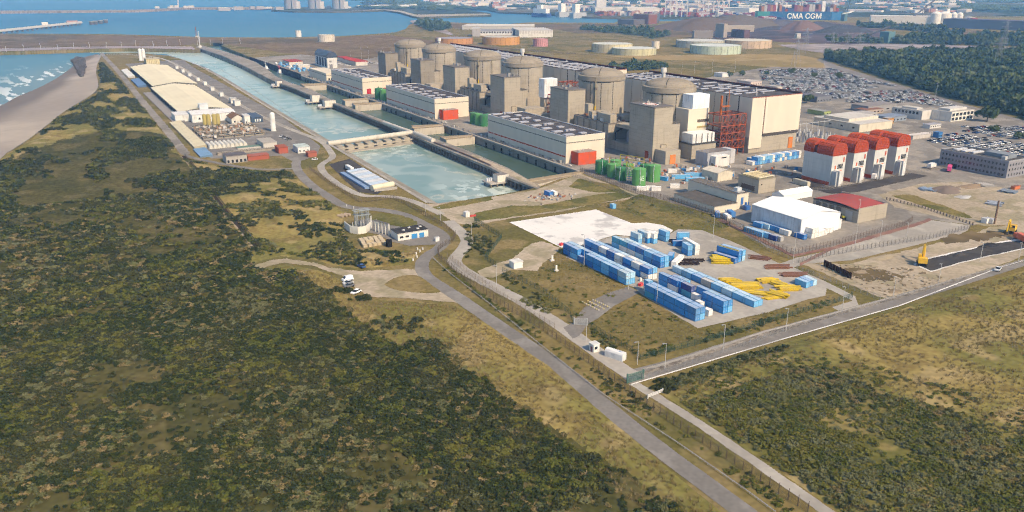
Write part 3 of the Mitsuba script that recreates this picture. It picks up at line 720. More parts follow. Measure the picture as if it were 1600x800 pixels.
# pump houses ----------------------------------------------------------------
def pump_house(x0, x1, y0, y1, h, label, red='box'):
    t = thing('pump_house', label, 'building', 'cream pump houses along the quay')
    e = .55
    m = M(); m.box(x0, x1, y0, y1, 0, h - .05, CREAM, top=(.07, .07, .075)); put('wall', m, 'cream_panel', t)
    m = M(); m.box(x0 + .6, x1 - .6, y0 + .6, y1 - .6, h - .05, h + .02); put('roof', m, 'roof_felt', t)
    m = M()
    m.box(x0 - .1, x0 + e, y0 - .1, y1 + .1, h - .02, h + .6, (.62, .60, .60)); m.box(x1 - e, x1 + .1, y0 - .1, y1 + .1, h - .02, h + .6, (.62, .60, .60))
    m.box(x0 + e, x1 - e, y0 - .1, y0 + e, h - .02, h + .6, (.66, .60, .52)); m.box(x0 + e, x1 - e, y1 - e, y1 + .1, h - .02, h + .6, (.66, .64, .62))
    put('parapet', m, 'matte', t)
    m = M(); m.box(x0 - .12, x1 + .12, y0 - .12, y1 + .12, h - 4.3, h - 3.7, (.20, .19, .17)); put('grey_band', m, 'matte', t)
    m = M()
    a = y0 + .5
    while a < y1 - 1:
        b = min(a + rnd.uniform(16, 34), y1 - .5); m.box(x0 - .14, x0, a, b, 4.4, 5.25, (.50, .07, .03)); a = b + rnd.choice([.3, 1.5])
    put('red_stripe', m, 'matte', t)
    L, n = y1 - y0, 8
    for k in range(n):
        y = y0 + L * (.07 + .885 * k / (n - 1)) + (3 if k > 3 else -1) - 2
        m = M(); m.box(x0 + 3, x0 + 10.5, y, y + 4.4, h, h + .8); put('roof__skylight', m, 'skylight', t)
        m = M(); m.box(x0 + 17, x0 + 22, y + 1, y + 5.2, h, h + .8); put('roof__skylight', m, 'skylight', t)
        if k % 2:
            m = M(); m.box(x0 + 13, x0 + 15, y, y + 2, h, h + 1.3); put('roof__skylight', m, 'skylight', t)
    m = M(); m.box(x0 + 1, x1 - 1.5, y0 + L * .5 - .4, y0 + L * .5 + .4, h, h + .35, (.2, .2, .2)); put('roof__rib', m, 'matte', t)
    if red == 'box':
        r = thing('red_annex', 'bright red box annex against the end wall of the %s' % ('nearest pump house' if y0 < 500 else 'second pump house'), 'building')
        m = M(); m.box(x0 + 4.5, x0 + 20, y0 - 9, y0 - .1, 0, 8.8, (.56, .085, .03), top=(.30, .22, .20)); put('wall', m, 'matte', r)
        m = M(); m.box(x0 + 4.8, x0 + 19.7, y0 - 8.7, y0 - .1, 8.8, 9.0, (.34, .27, .25)); m.cyl(x0 + 12, y0 - 4, 9, 10.3, .5, 8, (.5, .5, .5)); m.box(x0 + 7, x0 + 9, y0 - 6, y0 - 4, 9, 9.8, (.5, .45, .42)); put('roof', m, 'matte', r)
    if red == 'doors':
        for a in (5, 25):
            m = M(); m.box(x0 + a, x0 + a + 5, y0 - .3, y0 - .02, .1, 6, (.42, .03, .035)); put('red_door', m, 'matte', t)
    return t


pump_house(310.5, 344, 471.8, 590, 18.7, 'nearest cream pump house with a red stripe by the intake basin')
pump_house(311.5, 347, 698.5, 824, 18.2, 'second cream pump house along the quay, behind the middle green tanks')
pump_house(312.3, 348, 901.4, 1017, 17.6, 'third cream pump house along the quay, with red doors in its end wall', 'doors')
t = thing('cream_shed', 'small cream flat roofed building past the third pump house', 'building')
m = M(); m.box(311, 332, 1035, 1112, 0, 11.6, CREAM, top=(.28, .24, .2)); put('wall', m, 'cream_panel', t)
m = M(); m.box(310.9, 332.1, 1034.9, 1112, 8.5, 9.1, (.2, .19, .17)); put('band', m, 'matte', t)
for k in range(5):
    m = M(); m.box(313.5 + 3.4 * k, 315.3 + 3.4 * k, 1034.7, 1034.98, 3, 5.5, (.3, .3, .3)); put('window', m, 'glass_dark', t)

# green tanks -----------------------------------------------------------------
def green_tank(x, y, r, h, dark, label, rung=True):
    t = thing('green_tank', label, 'tank', 'green cylindrical tanks by the quay')
    c = (.03, .17, .055) if dark else (.10, .30, .085)
    m = M(); m.cyl(x, y, 0, h, r, 28, c, cap=False); put('shell', m, 'paint', t, smooth=30)
    m = M(); m.cyl(x, y, h, h + r * .22, r, 28, tuple(v * 1.15 for v in c), .3); put('roof', m, 'paint', t, smooth=30)
    if rung:
        m = M(); a = math.atan2(-y, -x) + rnd.uniform(-.4, .4)
        X, Y = x + (r + .3) * math.cos(a), y + (r + .3) * math.sin(a); m.tube((X, Y, 0), (X, Y, h + 1), .16, 4, (.6, .6, .58)); put('ladder', m, 'matte', t)
    m = M(); m.cyl(x, y, h + r * .2, h + r * .22 + .9, .45, 8, (.12, .12, .11))
    for k in range(12):
        a0, a1 = k * math.tau / 12, (k + 1) * math.tau / 12
        m.tube((x + r * math.cos(a0), y + r * math.sin(a0), h + .9), (x + r * math.cos(a1), y + r * math.sin(a1), h + .9), .07, 4, (.14, .16, .12))
    put('railing', m, 'matte', t)


spots = [(315.6,392.2), (330.3,395.8), (314.1,409), (314.8,418.9), (313.7,430.3), (325.9,416.9), (327.7,433.5), (332.4,406.9)]
names = ['bright green tank nearest the camera, with a white emblem', 'bright green tank at the right end of the near group', 'dark green tank second in the front row of the near group', 'mid green tank third in the front row of the near group',
         'dark green tank at the left end of the near group', 'green tank in the back row behind the dark one', 'green tank at the back left of the near group', 'dark green tank half hidden between the two bright ones']
for k, (p, nm) in enumerate(zip(spots, names)):
    green_tank(p[0] + 1, p[1] + 4, 4.3 if k in (0, 1, 4) else 3.7, (10.5, 10.5, 8.2, 8.6, 8.8, 7.6, 7.2, 8.6)[k], k in (2, 4, 7), nm)
ty = [M(), spots[0][0] + 1, spots[0][1] + 4]
for k in range(3):                                           # emblem: three white wave strokes on the curved shell
    for j in range(7):
        a0, a1 = -2.18 + .10 * j + .05 * k, -2.18 + .10 * (j + 1) + .05 * k
        z0, z1 = 5.2 - .75 * k + .10 * j * (2 - k), 5.2 - .75 * k + .10 * (j + 1) * (2 - k)
        f = lambda a, z: (ty[1] + 4.36 * math.cos(a), ty[2] + 4.36 * math.sin(a), z)
        ty[0].quad(f(a0, z0 - .16), f(a1, z1 - .16), f(a1, z1 + .2), f(a0, z0 + .2), (.75, .78, .74))
put('green_tank__emblem', ty[0], 'plain')
m = M()
t = thing('pipe_rack', 'yellow pipe rack and grey stair tower among the near green tanks', 'pipe rack')
for p in [(314.4,423.4),(321.2,432.7),(313.1,395.5),(321.4,406.9),(322.2,414.8),(332.4,435.4),(339.2,418.1)]:
    m.tube((p[0], p[1] + 2, 0), (p[0], p[1] + 2, 10.8), .33, 4, (.42, .34, .05))
for a, b in zip([(314.4,423.4),(313.1,395.5),(332.4,435.4)], [(321.2,432.7),(322.2,414.8),(339.2,418.1)]):
    m.tube((a[0], a[1] + 2, 10.6), (b[0], b[1] + 2, 10.6), .3, 4, (.42, .34, .05)); m.tube((a[0], a[1] + 2, 8), (b[0], b[1] + 2, 8), .3, 4, (.3, .26, .08))
put('yellow_frame', m, 'matte', t)
m = M(); q = (314.1,402.9)
for dx, dy in ((0, 0), (2.2, 0), (0, 3), (2.2, 3)):
    m.tube((q[0] + dx, q[1] + dy, 0), (q[0] + dx, q[1] + dy, 9.5), .14, 4, (.5, .52, .54))
for z in np.arange(1, 9.5, 1.4):
    m.tube((q[0], q[1], z), (q[0] + 2.2, q[1], z + .7), .12, 4, (.5, .52, .54)); m.box(q[0], q[0] + 2.2, q[1], q[1] + 3, z, z + .1, (.4, .42, .44))
put('stair_tower', m, 'matte', t)
for i, (pts, nm) in enumerate((([(330.1,654.9),(330.9,646.5),(331.8,638.2),(336.9,639.2)], 'green tank in the group of four between the first two pump houses'), ([(312.1,849.3),(313.4,837),(318.2,834.3)], 'green tank in the far group beside the second pump house'))):
    for k, p in enumerate(pts):
        pos = ('left end', 'second from left', 'third from left', 'right end')[k] if i == 0 else ('left', 'middle', 'right')[k]
        green_tank(p[0] + 1.5, p[1] + 3, 3.5 if i == 0 else 4.4, (10 if i == 0 else 12), k % 2 == 0, nm + ', ' + pos, False)

# four halls with red barrel roofs ----------------------------------------------
bsdf('silo_wall', diffuse(lambda p, n, uv: mix((.60, .60, .58), (.47, .47, .46), dr.clip(.55 * fbm(p.x * .3 + p.y * .3, p.z * .12, 3) + .5 * noise(p.x * 1.1, p.y * 1.1, p.z * .1) - .15 + .3 * (1 - smoothstep(.02, .05, dr.abs(p.z / 3.1 - dr.round(p.z / 3.1)))) + .3 * (1 - smoothstep(.015, .04, dr.abs(p.y / 3.6 - dr.round(p.y / 3.6)))), 0, 1))))
place = ['nearest of the four, leftmost', 'second from the left', 'third from the left', 'farthest right of the four']
for k, x0 in enumerate((420.0, 440.0, 460.4, 482.2)):
    x1, y0, y1, h = x0 + 12.6, 334.6, 357.0, 19.0
    t = thing('diesel_hall', 'white block with a red barrel roof, %s' % place[k], 'building', 'white blocks with red barrel roofs')
    m = M(); m.box(x0, x1, y0, y1, 2.2, h); put('wall', m, 'silo_wall', t)
    m = M(); m.box(x0 - .06, x1 + .06, y0 + .4, y1 + .06, 0, 2.3, (.50, .085, .025)); put('red_plinth', m, 'matte', t)
    m = M(); m.box(x0, x1, y0 - .02, y0 + .4, 0, 2.2, (.62, .60, .58)); put('front_plinth', m, 'matte', t)
    rfn = 14
    for part, (a, b) in enumerate(((y0 - .3, y0 + 12.2), (y0 + 15.0, y1 + .3))):
        r = put('barrel_roof', (lambda mm: (mm.prism([(0, 0), (1, 0), (1, 1), (0, 1)], 0, .01), mm)[1])(M()), 'matte', t)
        m = M(); cxm, rad, rz = (x0 + x1) / 2, (x1 - x0) / 2 + .35, 7.0
        ang = np.linspace(0, math.pi, rfn + 1)
        pr = [(cxm - rad * np.sign(math.cos(q)) * abs(math.cos(q)) ** .55, h + .3 + rz * math.sin(q) ** .8) for q in ang]
        for (xa, za), (xb, zb) in zip(pr[:-1], pr[1:]):
            m.quad((xa, a, za), (xa, b, za), (xb, b, zb), (xb, a, zb), (.36, .055, .02))
        for yy, fl in ((a, 1), (b, -1)):
            m.add([[cxm, yy, h + .3]] + [[q[0], yy, q[1]] for q in pr], [[0, i + 1, i + 2][::fl] for i in range(rfn)], (.36, .055, .022))
        m.box(x0 - .2, x1 + .2, a, b, h - .1, h + .35, (.40, .06, .02))
        scene[r] = m.ply('red_sheet')
        m = M()                                                # ribs and grid bars that stand off the curved sheet
        for yy in np.linspace(a + .1, b - .1, 8):
            for (xa, za), (xb, zb) in zip(pr[:-1], pr[1:]):
                m.tube((xa, yy, za + .12), (xb, yy, zb + .12), .17, 4, (.40, .085, .04))
        for i in range(1, rfn, 2):
            m.tube((pr[i][0], a, pr[i][1] + .15), (pr[i][0], b, pr[i][1] + .15), .12, 4, (.38, .08, .04))
        if part == 0:
            for zz in np.arange(h + 1, h + 6, 1.15):
                w = rad * max(0, 1 - ((zz - h) / 7.4) ** 2.8) ** .7
                m.tube((cxm - w, a - .12, zz), (cxm + w, a - .12, zz), .16, 4, (.42, .09, .045))
            for xx in np.arange(x0 + 1.2, x1, 1.45):
                hh = h + .3 + 6.9 * max(0, 1 - (abs(xx - cxm) / rad) ** 2.4) ** .6
                m.tube((xx, a - .12, h + .3), (xx, a - .12, hh), .13, 4, (.42, .09, .045))
        put(r[len(t) + 2:] + '__rib', m, 'matte', t)
    m = M(); m.box(x0 + .5, x1 - .5, y0 + 12.2, y0 + 15, h - .2, h + 4.5, (.12, .03, .02)); m.cyl((x0 + x1) / 2, y0 + 13.6, h + 4.5, h + 6.6, 1.7, 12, (.30, .05, .03)); put('roof_gap', m, 'matte', t)
    for kk in range(4):
        m = M(); m.box(x0 + 5.6 + kk * 1.25, x0 + 6.5 + kk * 1.25, y0 - .12, y0 - .02, 10.2, 13.2, (.16, .17, .16)); put('window', m, 'glass_dark', t)
    m = M(); m.box(x0 + .6, x0 + 1.7, y0 - 3.8, y0 - .05, 0, 9.5, (.42, .43, .44)); m.box(x0 + 2.6, x0 + 5.4, y0 - 4.6, y0 - .05, 0, 9.8, (.62, .62, .62)); put('stair_tower', m, 'paint', t)
    m = M(); m.box(x0 + 6.0, x0 + 9.6, y0 - .35, y0 - .03, .1, 9.4, (.60, .17, .06)); m.box(x0 + 10.2, x0 + 11.2, y0 - .3, y0 - .03, 14.4, 17.2, (.6, .14, .08)); m.box(x0 + 3, x0 + 4, y0 - .3, y0 - .03, 10.3, 12.5, (.6, .16, .09)); put('orange_door', m, 'matte', t)
    m = M()
    for kk in range(4):
        m.box(x0 + 5.6, x0 + 8.6, y0 - 3 + kk * .2, y0 - 1, 1.5 + kk * 2, 1.7 + kk * 2, (.4, .4, .38))
    put('landing', m, 'matte', t)
flat(Polygon([(406,355),(422.4,362.4),(418.1,332.3),(435.4,330.3),(497,333.3),(499.6,320.9),(422.2,315),(404.6,319.5),(400.6,334.6)]), .07, 'asphalt_dark', 'dark_apron', 'dark asphalt apron around the red roofed blocks')

# ------------------------------------------------------------------ canal structures
JL = [(254.2,417.3),(253.8,453.4),(257.9,488),(258.1,586.4),(259.9,631.2),(258,639.2),(260.4,702.4),(259.6,802.9),(259.5,834.2),(257.4,926),(258.1,996.7),(255.1,1075),(263.7,1262.8),(272.8,1504.4),(267.4,1660.6),(264.7,1744.7)]
JR = [(283.3,1814),(286.2,1771.6),(294.7,1619.2),(297.9,1468.3),(296.7,1367.4),(283,1225.3),(272.8,1142.9),(269.5,1058.8),(273.9,973.6),(264.6,849.9),(266,779.5),(266.6,696.8),(268.8,647.4),(269.8,597.2),(270.8,546.6),(268,478.7),(259.7,422.8)]
t = thing('canal_jetty', 'long concrete jetty on piles between the outfall canal and the intake channel', 'jetty')
jp = Polygon(JL + JR).buffer(0)
slab(jp, -1.4, .12, 'yard', 'deck', parent=t)
far_j = jp.intersection(shapely.box(0, 1090, 600, 3000))
slab(far_j, -9, -1.42, 'rock', 'rubble_wall', parent=t)
near_j = jp.intersection(shapely.box(0, 0, 600, 1090))
slab(near_j.buffer(-2.2), -9, -1.42, 'concrete_dark', 'core_wall', parent=t)
line = LineString(JL)
for s in np.arange(2, line.project(Point(259, 1085)), 5.2):
    p = line.interpolate(s); m = M()
    m.box(p.x - .1, p.x + 1.7, p.y - .7, p.y + .7, -9, -1.42, (.16, .13, .11)); put('pile', m, 'matte', t)
m = M()
for s in np.arange(0, line.project(Point(259, 1085)) - 3, 3):
    a, b = line.interpolate(s), line.interpolate(s + 3)
    m.tube((a.x + .3, a.y, 1.1), (b.x + .3, b.y, 1.1), .09, 4, (.35, .33, .3)); m.tube((a.x + .3, a.y, .1), (a.x + .3, a.y, 1.1), .08, 4, (.35, .33, .3))
put('railing', m, 'matte', t, kind='stuff', label='thin railing along the jetty edge')
m = M()
for (a, b) in zip([(259.7,588.6),(260.3,561.2),(260.3,527.9)], [(260.3,561.2),(260.3,527.9),(258.9,490.9)]):
    m.tube((a[0] + 1.5, a[1], .8), (b[0] + 1.5, b[1], .8), .55, 6, (.24, .16, .13))
put('brown_pipe', m, 'matte', t)
slab(Polygon([(255.4,422.4),(257.5,459.9),(261.3,494.4),(262.4,526.7),(267.8,534.4),(266,475.2),(259.2,424.1)]), .13, .2, 'sand', 'walkway', parent=t)

t = thing('pipe_bridge', 'white pipe bridge on a weir with openings across the outfall canal', 'bridge')
m = M(); a, b = (184.9,624.8), (262.6,639)
m.tube((*a, .6), (*b, .6), 2.1, 14, (.55, .51, .44)); put('main_pipe', m, 'matte', t, smooth=40)
m = M(); c, d = (261.8,637.1), (259.7,696.7); m.tube((*c, 1.2), (*d, 1.2), 1.7, 10, (.60, .55, .48)); put('jetty_pipe', m, 'matte', t, smooth=40)
m = M(); c, d = (262.4,593.3), (262.9,632.9); m.tube((*c, 1.2), (*d, 1.2), 2.0, 10, (.58, .54, .48)); put('jetty_pipe', m, 'matte', t, smooth=40)
dx = (b[0] - a[0]) / 9
for k in range(10):
    m = M(); x, y = a[0] + dx * k, a[1] + (b[1] - a[1]) * k / 9; m.box(x - 2.6, x + 2.6, y - 9.5, y + 2, -9, -1.4, (.50, .45, .38)); put('pier', m, 'concrete', t)
m = M(); m.add([[a[0] - 4, a[1] - 10, -2.6], [b[0], b[1] - 10, -2.6], [b[0], b[1] - 7.5, -2.6], [a[0] - 4, a[1] - 7.5, -2.6]], [[0, 1, 2, 3]], (.6, .55, .48))
m.add([[a[0] - 4, a[1] - 10, -3.7], [b[0], b[1] - 10, -3.7], [b[0], b[1] - 10, -2.6], [a[0] - 4, a[1] - 10, -2.6]], [[0, 1, 2, 3]], (.58, .53, .46))
put('lower_beam', m, 'concrete', t)
m = M(); m.add([[a[0] - 6, a[1] - 15, -5.4], [b[0] - 3, b[1] - 15, -5.4], [b[0] - 3, b[1] - 9, -4.9], [a[0] - 6, a[1] - 9, -4.9]], [[0, 1, 2, 3]], (.5, .46, .4)); m.add([[a[0] - 6, a[1] - 15, -9], [b[0] - 3, b[1] - 15, -9], [b[0] - 3, b[1] - 15, -5.4], [a[0] - 6, a[1] - 15, -5.4]], [[0, 1, 2, 3]], (.5, .46, .4)); put('weir_sill', m, 'concrete', t)

for k, (q, nm) in enumerate((([(263,444),(305.8,447),(303.9,440.2),(259.6,427.8)], 'wide brown concrete wall closing the near end of the intake basin'), ([(277,612.9),(303.4,608.3),(301.9,597.1),(275.1,595.7)], 'brown topped cross wall in the intake channel, second from the camera'),
                             ([(277.9,676.4),(305.7,668.7),(300.9,655.6),(272.3,656.5)], 'brown topped cross wall beside the white pipe bridge'), ([(278.3,840),(307.7,831.7),(303.7,817.3),(275,820.1)], 'brown topped cross wall, nearer of the pair by the second pump house'),
                             ([(278.3,874.3),(306.5,870.4),(302.4,854.9),(276.5,857.9)], 'brown topped cross wall, farther of the pair by the second pump house'), ([(277.5,1038.4),(307.9,1033.1),(302.5,1008.8),(275,1009.2)], 'brown topped cross wall beside the third pump house'))):
    t = thing('cross_wall', nm, 'wall', 'cross walls in the intake channel')
    q = np.array(q); m = M(); m.prism(q, -9, .15, (.50, .45, .37), top=(.33, .26, .17)); put('wall', m, 'matte', t)
    e = q + (q.mean(0) - q) * np.array([.0, .72])
    m = M(); m.prism(e, .15, .55, (.45, .38, .28), top=(.36, .28, .18)); put('top_slab', m, 'matte', t)

for (a, b), hh, dp, nm in (([(247.4,461),(256,457.2)], 4.6, 6.5, 'white pump cabin on a legged platform in the near basin'), ([(250.3,893.5),(258.8,891.6)], 7, 8, 'white pump cabin on legs in the canal, left of a pair'),
                           ([(250.8,851.2),(262.8,847.1)], 6.4, 8, 'white pump cabin on legs in the canal, right of a pair'), ([(252.6,1056.2),(259.1,1056.4)], 6, 9, 'small white pump cabin on legs far along the canal')):
    t = thing('pump_cabin', nm, 'cabin', 'white pump cabins standing in the canal')
    x0, x1, y = a[0], b[0], min(a[1], b[1])
    m = M(); m.box(x0, x1, y, y + dp, -3.1, hh - 3.1, (.66, .62, .55), top=(.22, .2, .19)); put('cabin', m, 'matte', t)
    m = M(); m.box(x0 - 6, x1 + 1.5, y - 1.2, y + dp + 4, -4.0, -3.12, (.42, .38, .34)); m.box(x1, x1 + 8, y + dp * .3, y + dp, -3.4, -2.9, (.42, .38, .34)); put('deck', m, 'matte', t)
    for u in (x0 - 5, x0 - .5, (x0 + x1) / 2, x1 + .5):
        for v in (y - .4, y + dp + 2):
            m = M(); m.cyl(u, v, -9, -4.01, .55, 8, (.2, .17, .14), cap=False); put('leg', m, 'matte', t)
    m = M()
    for k in range(3):
        m.box(x0 - 5 + 1.5 * k, x0 - 4 + 1.5 * k, y + dp - 1, y + dp + .5, -3.1, -1.0, (.6, .62, .66))
    put('equipment', m, 'paint', t, kind='stuff', label='small white cabinets on the deck')

t = thing('quay_wall', 'grey concrete quay wall with dark ladder slots along the intake channel', 'wall')
m = M(); m.box(QX - .35, QX - .02, 446, 1440, -9, -.6); put('face', m, 'concrete_dark', t)
m = M(); m.box(QX - .9, QX + 1.2, 446, 1130, -.6, .55, (.40, .36, .31)); put('coping', m, 'matte', t)
for k, y in enumerate(np.arange(462, 1110, 13.2)):
    if min(abs(y - v) for v in (660, 597, 728, 768, 1030)) > 8:
        m = M(); m.box(QX - 1.1, QX - .36, y - .7, y + .7, -9, -2.2, (.05, .05, .045)); put('slot', m, 'matte', t)
m = M(); m.box(QX - 1.2, QX - .1, 1130, 1445, -6, 2.6, (.05, .045, .055), top=(.1, .08, .08)); put('sheet_piling', m, 'matte', t)
m = M()
for k in range(260):
    y = rnd.uniform(455, 1120); x = rnd.uniform(QX + 1.5, QX + 5.2); s = rnd.uniform(.3, 1.3)
    m.box(x, x + s, y, y + s * rnd.uniform(.5, 2.5), .05, rnd.uniform(.4, 2.2), rnd.choice([(.45, .43, .4), (.2, .19, .18), (.6, .58, .55), (.3, .26, .2)]))
put('quay_fittings', m, 'matte', t, kind='stuff', label='small grey fittings and boxes along the quay edge')
m = M()
for y in np.arange(455, 1125, 2.5):
    m.tube((QX + 1, y, .5), (QX + 1, y, 1.7), .07, 4, (.4, .38, .36))
m.box(QX + .95, QX + 1.05, 455, 1125, 1.6, 1.72, (.4, .38, .36)); m.box(QX + .95, QX + 1.05, 455, 1125, 1.1, 1.18, (.4, .38, .36))
put('railing', m, 'matte', t, kind='stuff', label='quay edge railing')


def boat(x, y, L, hull, label, mast):
    t = thing('work_boat', label, 'boat')
    w = L * .28; o = [(-w / 2, -L / 2), (w / 2, -L / 2), (w / 2, L * .25), (0, L / 2), (-w / 2, L * .25)]
    m = M(); m.prism([(x + a, y + b) for a, b in o], WZ - .4, WZ + 1.5, hull, top=(.45, .42, .4)); put('hull', m, 'paint', t)
    m = M(); m.box(x - w * .33, x + w * .33, y - L * .25, y + L * .1, WZ + 1.5, WZ + 4.2, (.72, .71, .7)); m.box(x - w * .25, x + w * .25, y - L * .2, y + L * .02, WZ + 4.2, WZ + 5.6, (.7, .7, .7)); put('cabin', m, 'paint', t)
    m = M(); m.tube((x, y, WZ + 4), (x, y, WZ + 13), .45, 6, mast); m.tube((x, y, WZ + 7), (x - 3, y - 2, WZ + 12), .35, 5, mast); put('mast', m, 'paint', t)


p, q = (301,1235.6), (297,1302.1)
boat(p[0], p[1], 22, (.25, .28, .32), 'grey work boat with a red mast moored by the quay', (.45, .03, .05))
boat(q[0], q[1], 20, (.12, .12, .14), 'dark hulled work boat with a white cabin farther up the channel', (.4, .4, .4))

# far end of the works: stores beside the intake channel
t = thing('barrel_roof_hall', 'white hall under a dark blue barrel roof past the pump houses', 'building')
a, b = (366.6,1210), (379.6,1213.7)
m = M(); m.box(a[0], b[0] + 2, a[1], a[1] + 62, 0, 15.5, (.60, .59, .57)); put('wall', m, 'matte', t)
m = M(); cx_, rad = (a[0] + b[0] + 2) / 2, (b[0] + 2 - a[0]) / 2 + .6
an = np.linspace(0, math.pi, 11); pr = [(cx_ + rad * math.cos(q_), 15.5 + 9 * math.sin(q_)) for q_ in an]
for (xa, za), (xb, zb) in zip(pr[:-1], pr[1:]):
    m.quad((xa, a[1] - .6, za), (xa, a[1] + 62, za), (xb, a[1] + 62, zb), (xb, a[1] - .6, zb), (.035, .05, .085))
m.add([[cx_, a[1] - .5, 15.5]] + [[u, a[1] - .5, v] for u, v in pr], [[0, i + 1, i + 2] for i in range(10)], (.04, .055, .09))
put('roof', m, 'paint', t)
for k in range(4):
    m = M(); m.box(a[0] - .2, a[0] - .02, a[1] + 4 + 14 * k, a[1] + 12 + 14 * k, 2, 14.5, (.05, .06, .09)); put('window_wall', m, 'matte', t)
m = M(); m.box(a[0] + 3, a[0] + 8, a[1] - .2, a[1] - .02, 0, 6, (.2, .2, .22)); m.box(a[0] + 3, a[0] + 7, a[1] - .2, a[1] - .02, 9, 11, (.2, .2, .22)); put('door', m, 'matte', t)
for i, (q, L, hh, cc, nm) in enumerate((([(329.6,1287.6),(350.9,1299.4)], 40, 5, (.35, .06, .05), 'long low store with a red roof by the far quay'), ([(416.4,1226.9),(435.4,1239.6)], 60, 6, (.45, .06, .05), 'long low shed with a bright red roof beyond the third pump house'),
                                        ([(420.4,1272.4),(433.8,1277.3)], 55, 6, (.42, .05, .05), 'second low red roofed shed beyond the third pump house'), ([(326.5,1221.9),(343.3,1223.2)], 14, 5, (.7, .68, .62), 'small white store beside the blue containers'))):
    t = thing('store', nm, 'building')
    (x0, y0), (x1, _) = q
    m = M(); m.box(x0, x1, y0, y0 + L, 0, hh, (.58, .54, .48)); put('wall', m, 'matte', t)
    m = M(); m.box(x0 - .6, x1 + .6, y0 - .6, y0 + L + .6, hh, hh + .7, cc); put('roof', m, 'matte', t)

# ------------------------------------------------------------------ shipping containers
COL = {'dark blue': (.012, .15, .46), 'mid blue': (.03, .25, .60), 'light blue': (.13, .42, .72), 'pale blue': (.38, .60, .76), 'white': (.74, .72, .69), 'navy': (.012, .05, .24), 'teal blue': (.05, .32, .50), 'grey': (.38, .37, .36), 'yellow topped blue': (.02, .21, .56)}
CACHE = {}


def container_parts(col, L):
    if (col, L) in CACHE:
        return CACHE[col, L]
    c = np.array(COL[col]); W, Hh = 2.44, 2.59
    roof = np.clip(c * .55 + .30, 0, 1) if col != 'white' else np.array((.80, .79, .77))  # paler than the sides: bleached paint and sky sheen put into the colour
    s = M(); n = int(L * 3)
    for sx in (-1, 1):
        ys = np.linspace(.15, L - .15, 2 * n + 1)
        for i in range(2 * n):
            d0, d1 = (.02 if i % 4 in (0, 3) else .07), (.02 if (i + 1) % 4 in (0, 3) else .07)
            s.quad((sx * (W / 2 - d0), ys[i], .12), (sx * (W / 2 - d1), ys[i + 1], .12), (sx * (W / 2 - d1), ys[i + 1], Hh - .1), (sx * (W / 2 - d0), ys[i], Hh - .1), c)
    s.quad((-W / 2, L - .04, .1), (W / 2, L - .04, .1), (W / 2, L - .04, Hh - .1), (-W / 2, L - .04, Hh - .1), c)
    r = M()
    for i in range(n):
        y0, y1 = .1 + (L - .2) * i / n, .1 + (L - .2) * (i + .55) / n; y2 = .1 + (L - .2) * (i + 1) / n
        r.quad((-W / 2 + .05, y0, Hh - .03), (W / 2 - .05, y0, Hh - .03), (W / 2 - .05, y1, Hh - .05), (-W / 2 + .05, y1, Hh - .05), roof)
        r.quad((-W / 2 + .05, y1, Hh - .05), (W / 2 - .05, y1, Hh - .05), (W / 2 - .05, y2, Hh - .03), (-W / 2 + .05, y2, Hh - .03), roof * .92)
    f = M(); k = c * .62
    for x in (-W / 2, W / 2 - .14):
        for y in (0, L - .14):
            f.box(x, x + .14, y, y + .14, 0, Hh, k)
        f.box(x, x + .14, .14, L - .14, 0, .13, k); f.box(x, x + .14, .14, L - .14, Hh - .11, Hh - .01, k)
    for y in (0, L - .14):
        f.box(-W / 2 + .14, W / 2 - .14, y, y + .14, 0, .13, k); f.box(-W / 2 + .14, W / 2 - .14, y, y + .14, Hh - .13, Hh, k)
    doors = []
    for sx in (-1, 1):
        d = M(); a, b = sorted((sx * .03, sx * 1.06)); d.box(a, b, .03, .08, .14, Hh - .14, c * 1.1 + .02)
        for u in (.32, .74):
            d.box(sx * u - .03, sx * u + .03, -.02, .03, .1, Hh - .1, np.clip(c * .5 + .25, 0, 1))
        d.box(min(sx * .2, sx * .9), max(sx * .2, sx * .9), -.02, .03, .95, 1.03, (.5, .5, .5))
        doors.append(d.ply('paint'))
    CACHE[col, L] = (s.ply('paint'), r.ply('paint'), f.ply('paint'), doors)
    return CACHE[col, L]


def container(x, y, z, col, label, a=0.0, L=6.06, group=None):
    """x, y: middle of the door end; the box runs along +y before turning by a degrees."""
    t = thing('shipping_container', '%s container, %s' % (col, label), 'container', group or 'shipping containers stored in the yards')
    to = T().translate([x, y, z]).rotate([0, 0, 1], a)
    s, r, f, ds = container_parts(col, L)
    put('side_walls', s, None, t, to=to); put('roof', r, None, t, to=to); put('frame', f, None, t, to=to)
    for d in ds:
        put('door', d, None, t, to=to)
    return t


ORD = ['nearest', 'second', 'third', 'fourth', 'fifth', 'sixth', 'seventh', 'eighth', 'ninth', 'tenth', 'eleventh']
TIER = ['bottom', 'upper', 'top']
CODE = {'D': 'dark blue', 'B': 'mid blue', 'L': 'light blue', 'P': 'pale blue', 'W': 'white', 'N': 'navy', 'T': 'teal blue', 'G': 'grey'}


def row(x, y, rows, where, step=6.16, a=0.0, dx=0.0):
    """rows: from the near end, one string per place, its letters the colours from the bottom tier upwards; '' leaves a gap."""
    for i, st in enumerate(rows):
        for k, ch in enumerate(st):
            container(x + dx * i + rnd.uniform(-.05, .05), y + i * step + rnd.uniform(-.05, .05), .08 + k * 2.6, CODE[ch], '%s tier, %s in %s' % (TIER[k], ORD[i] if i else 'nearest', where), a + rnd.uniform(-.5, .5))


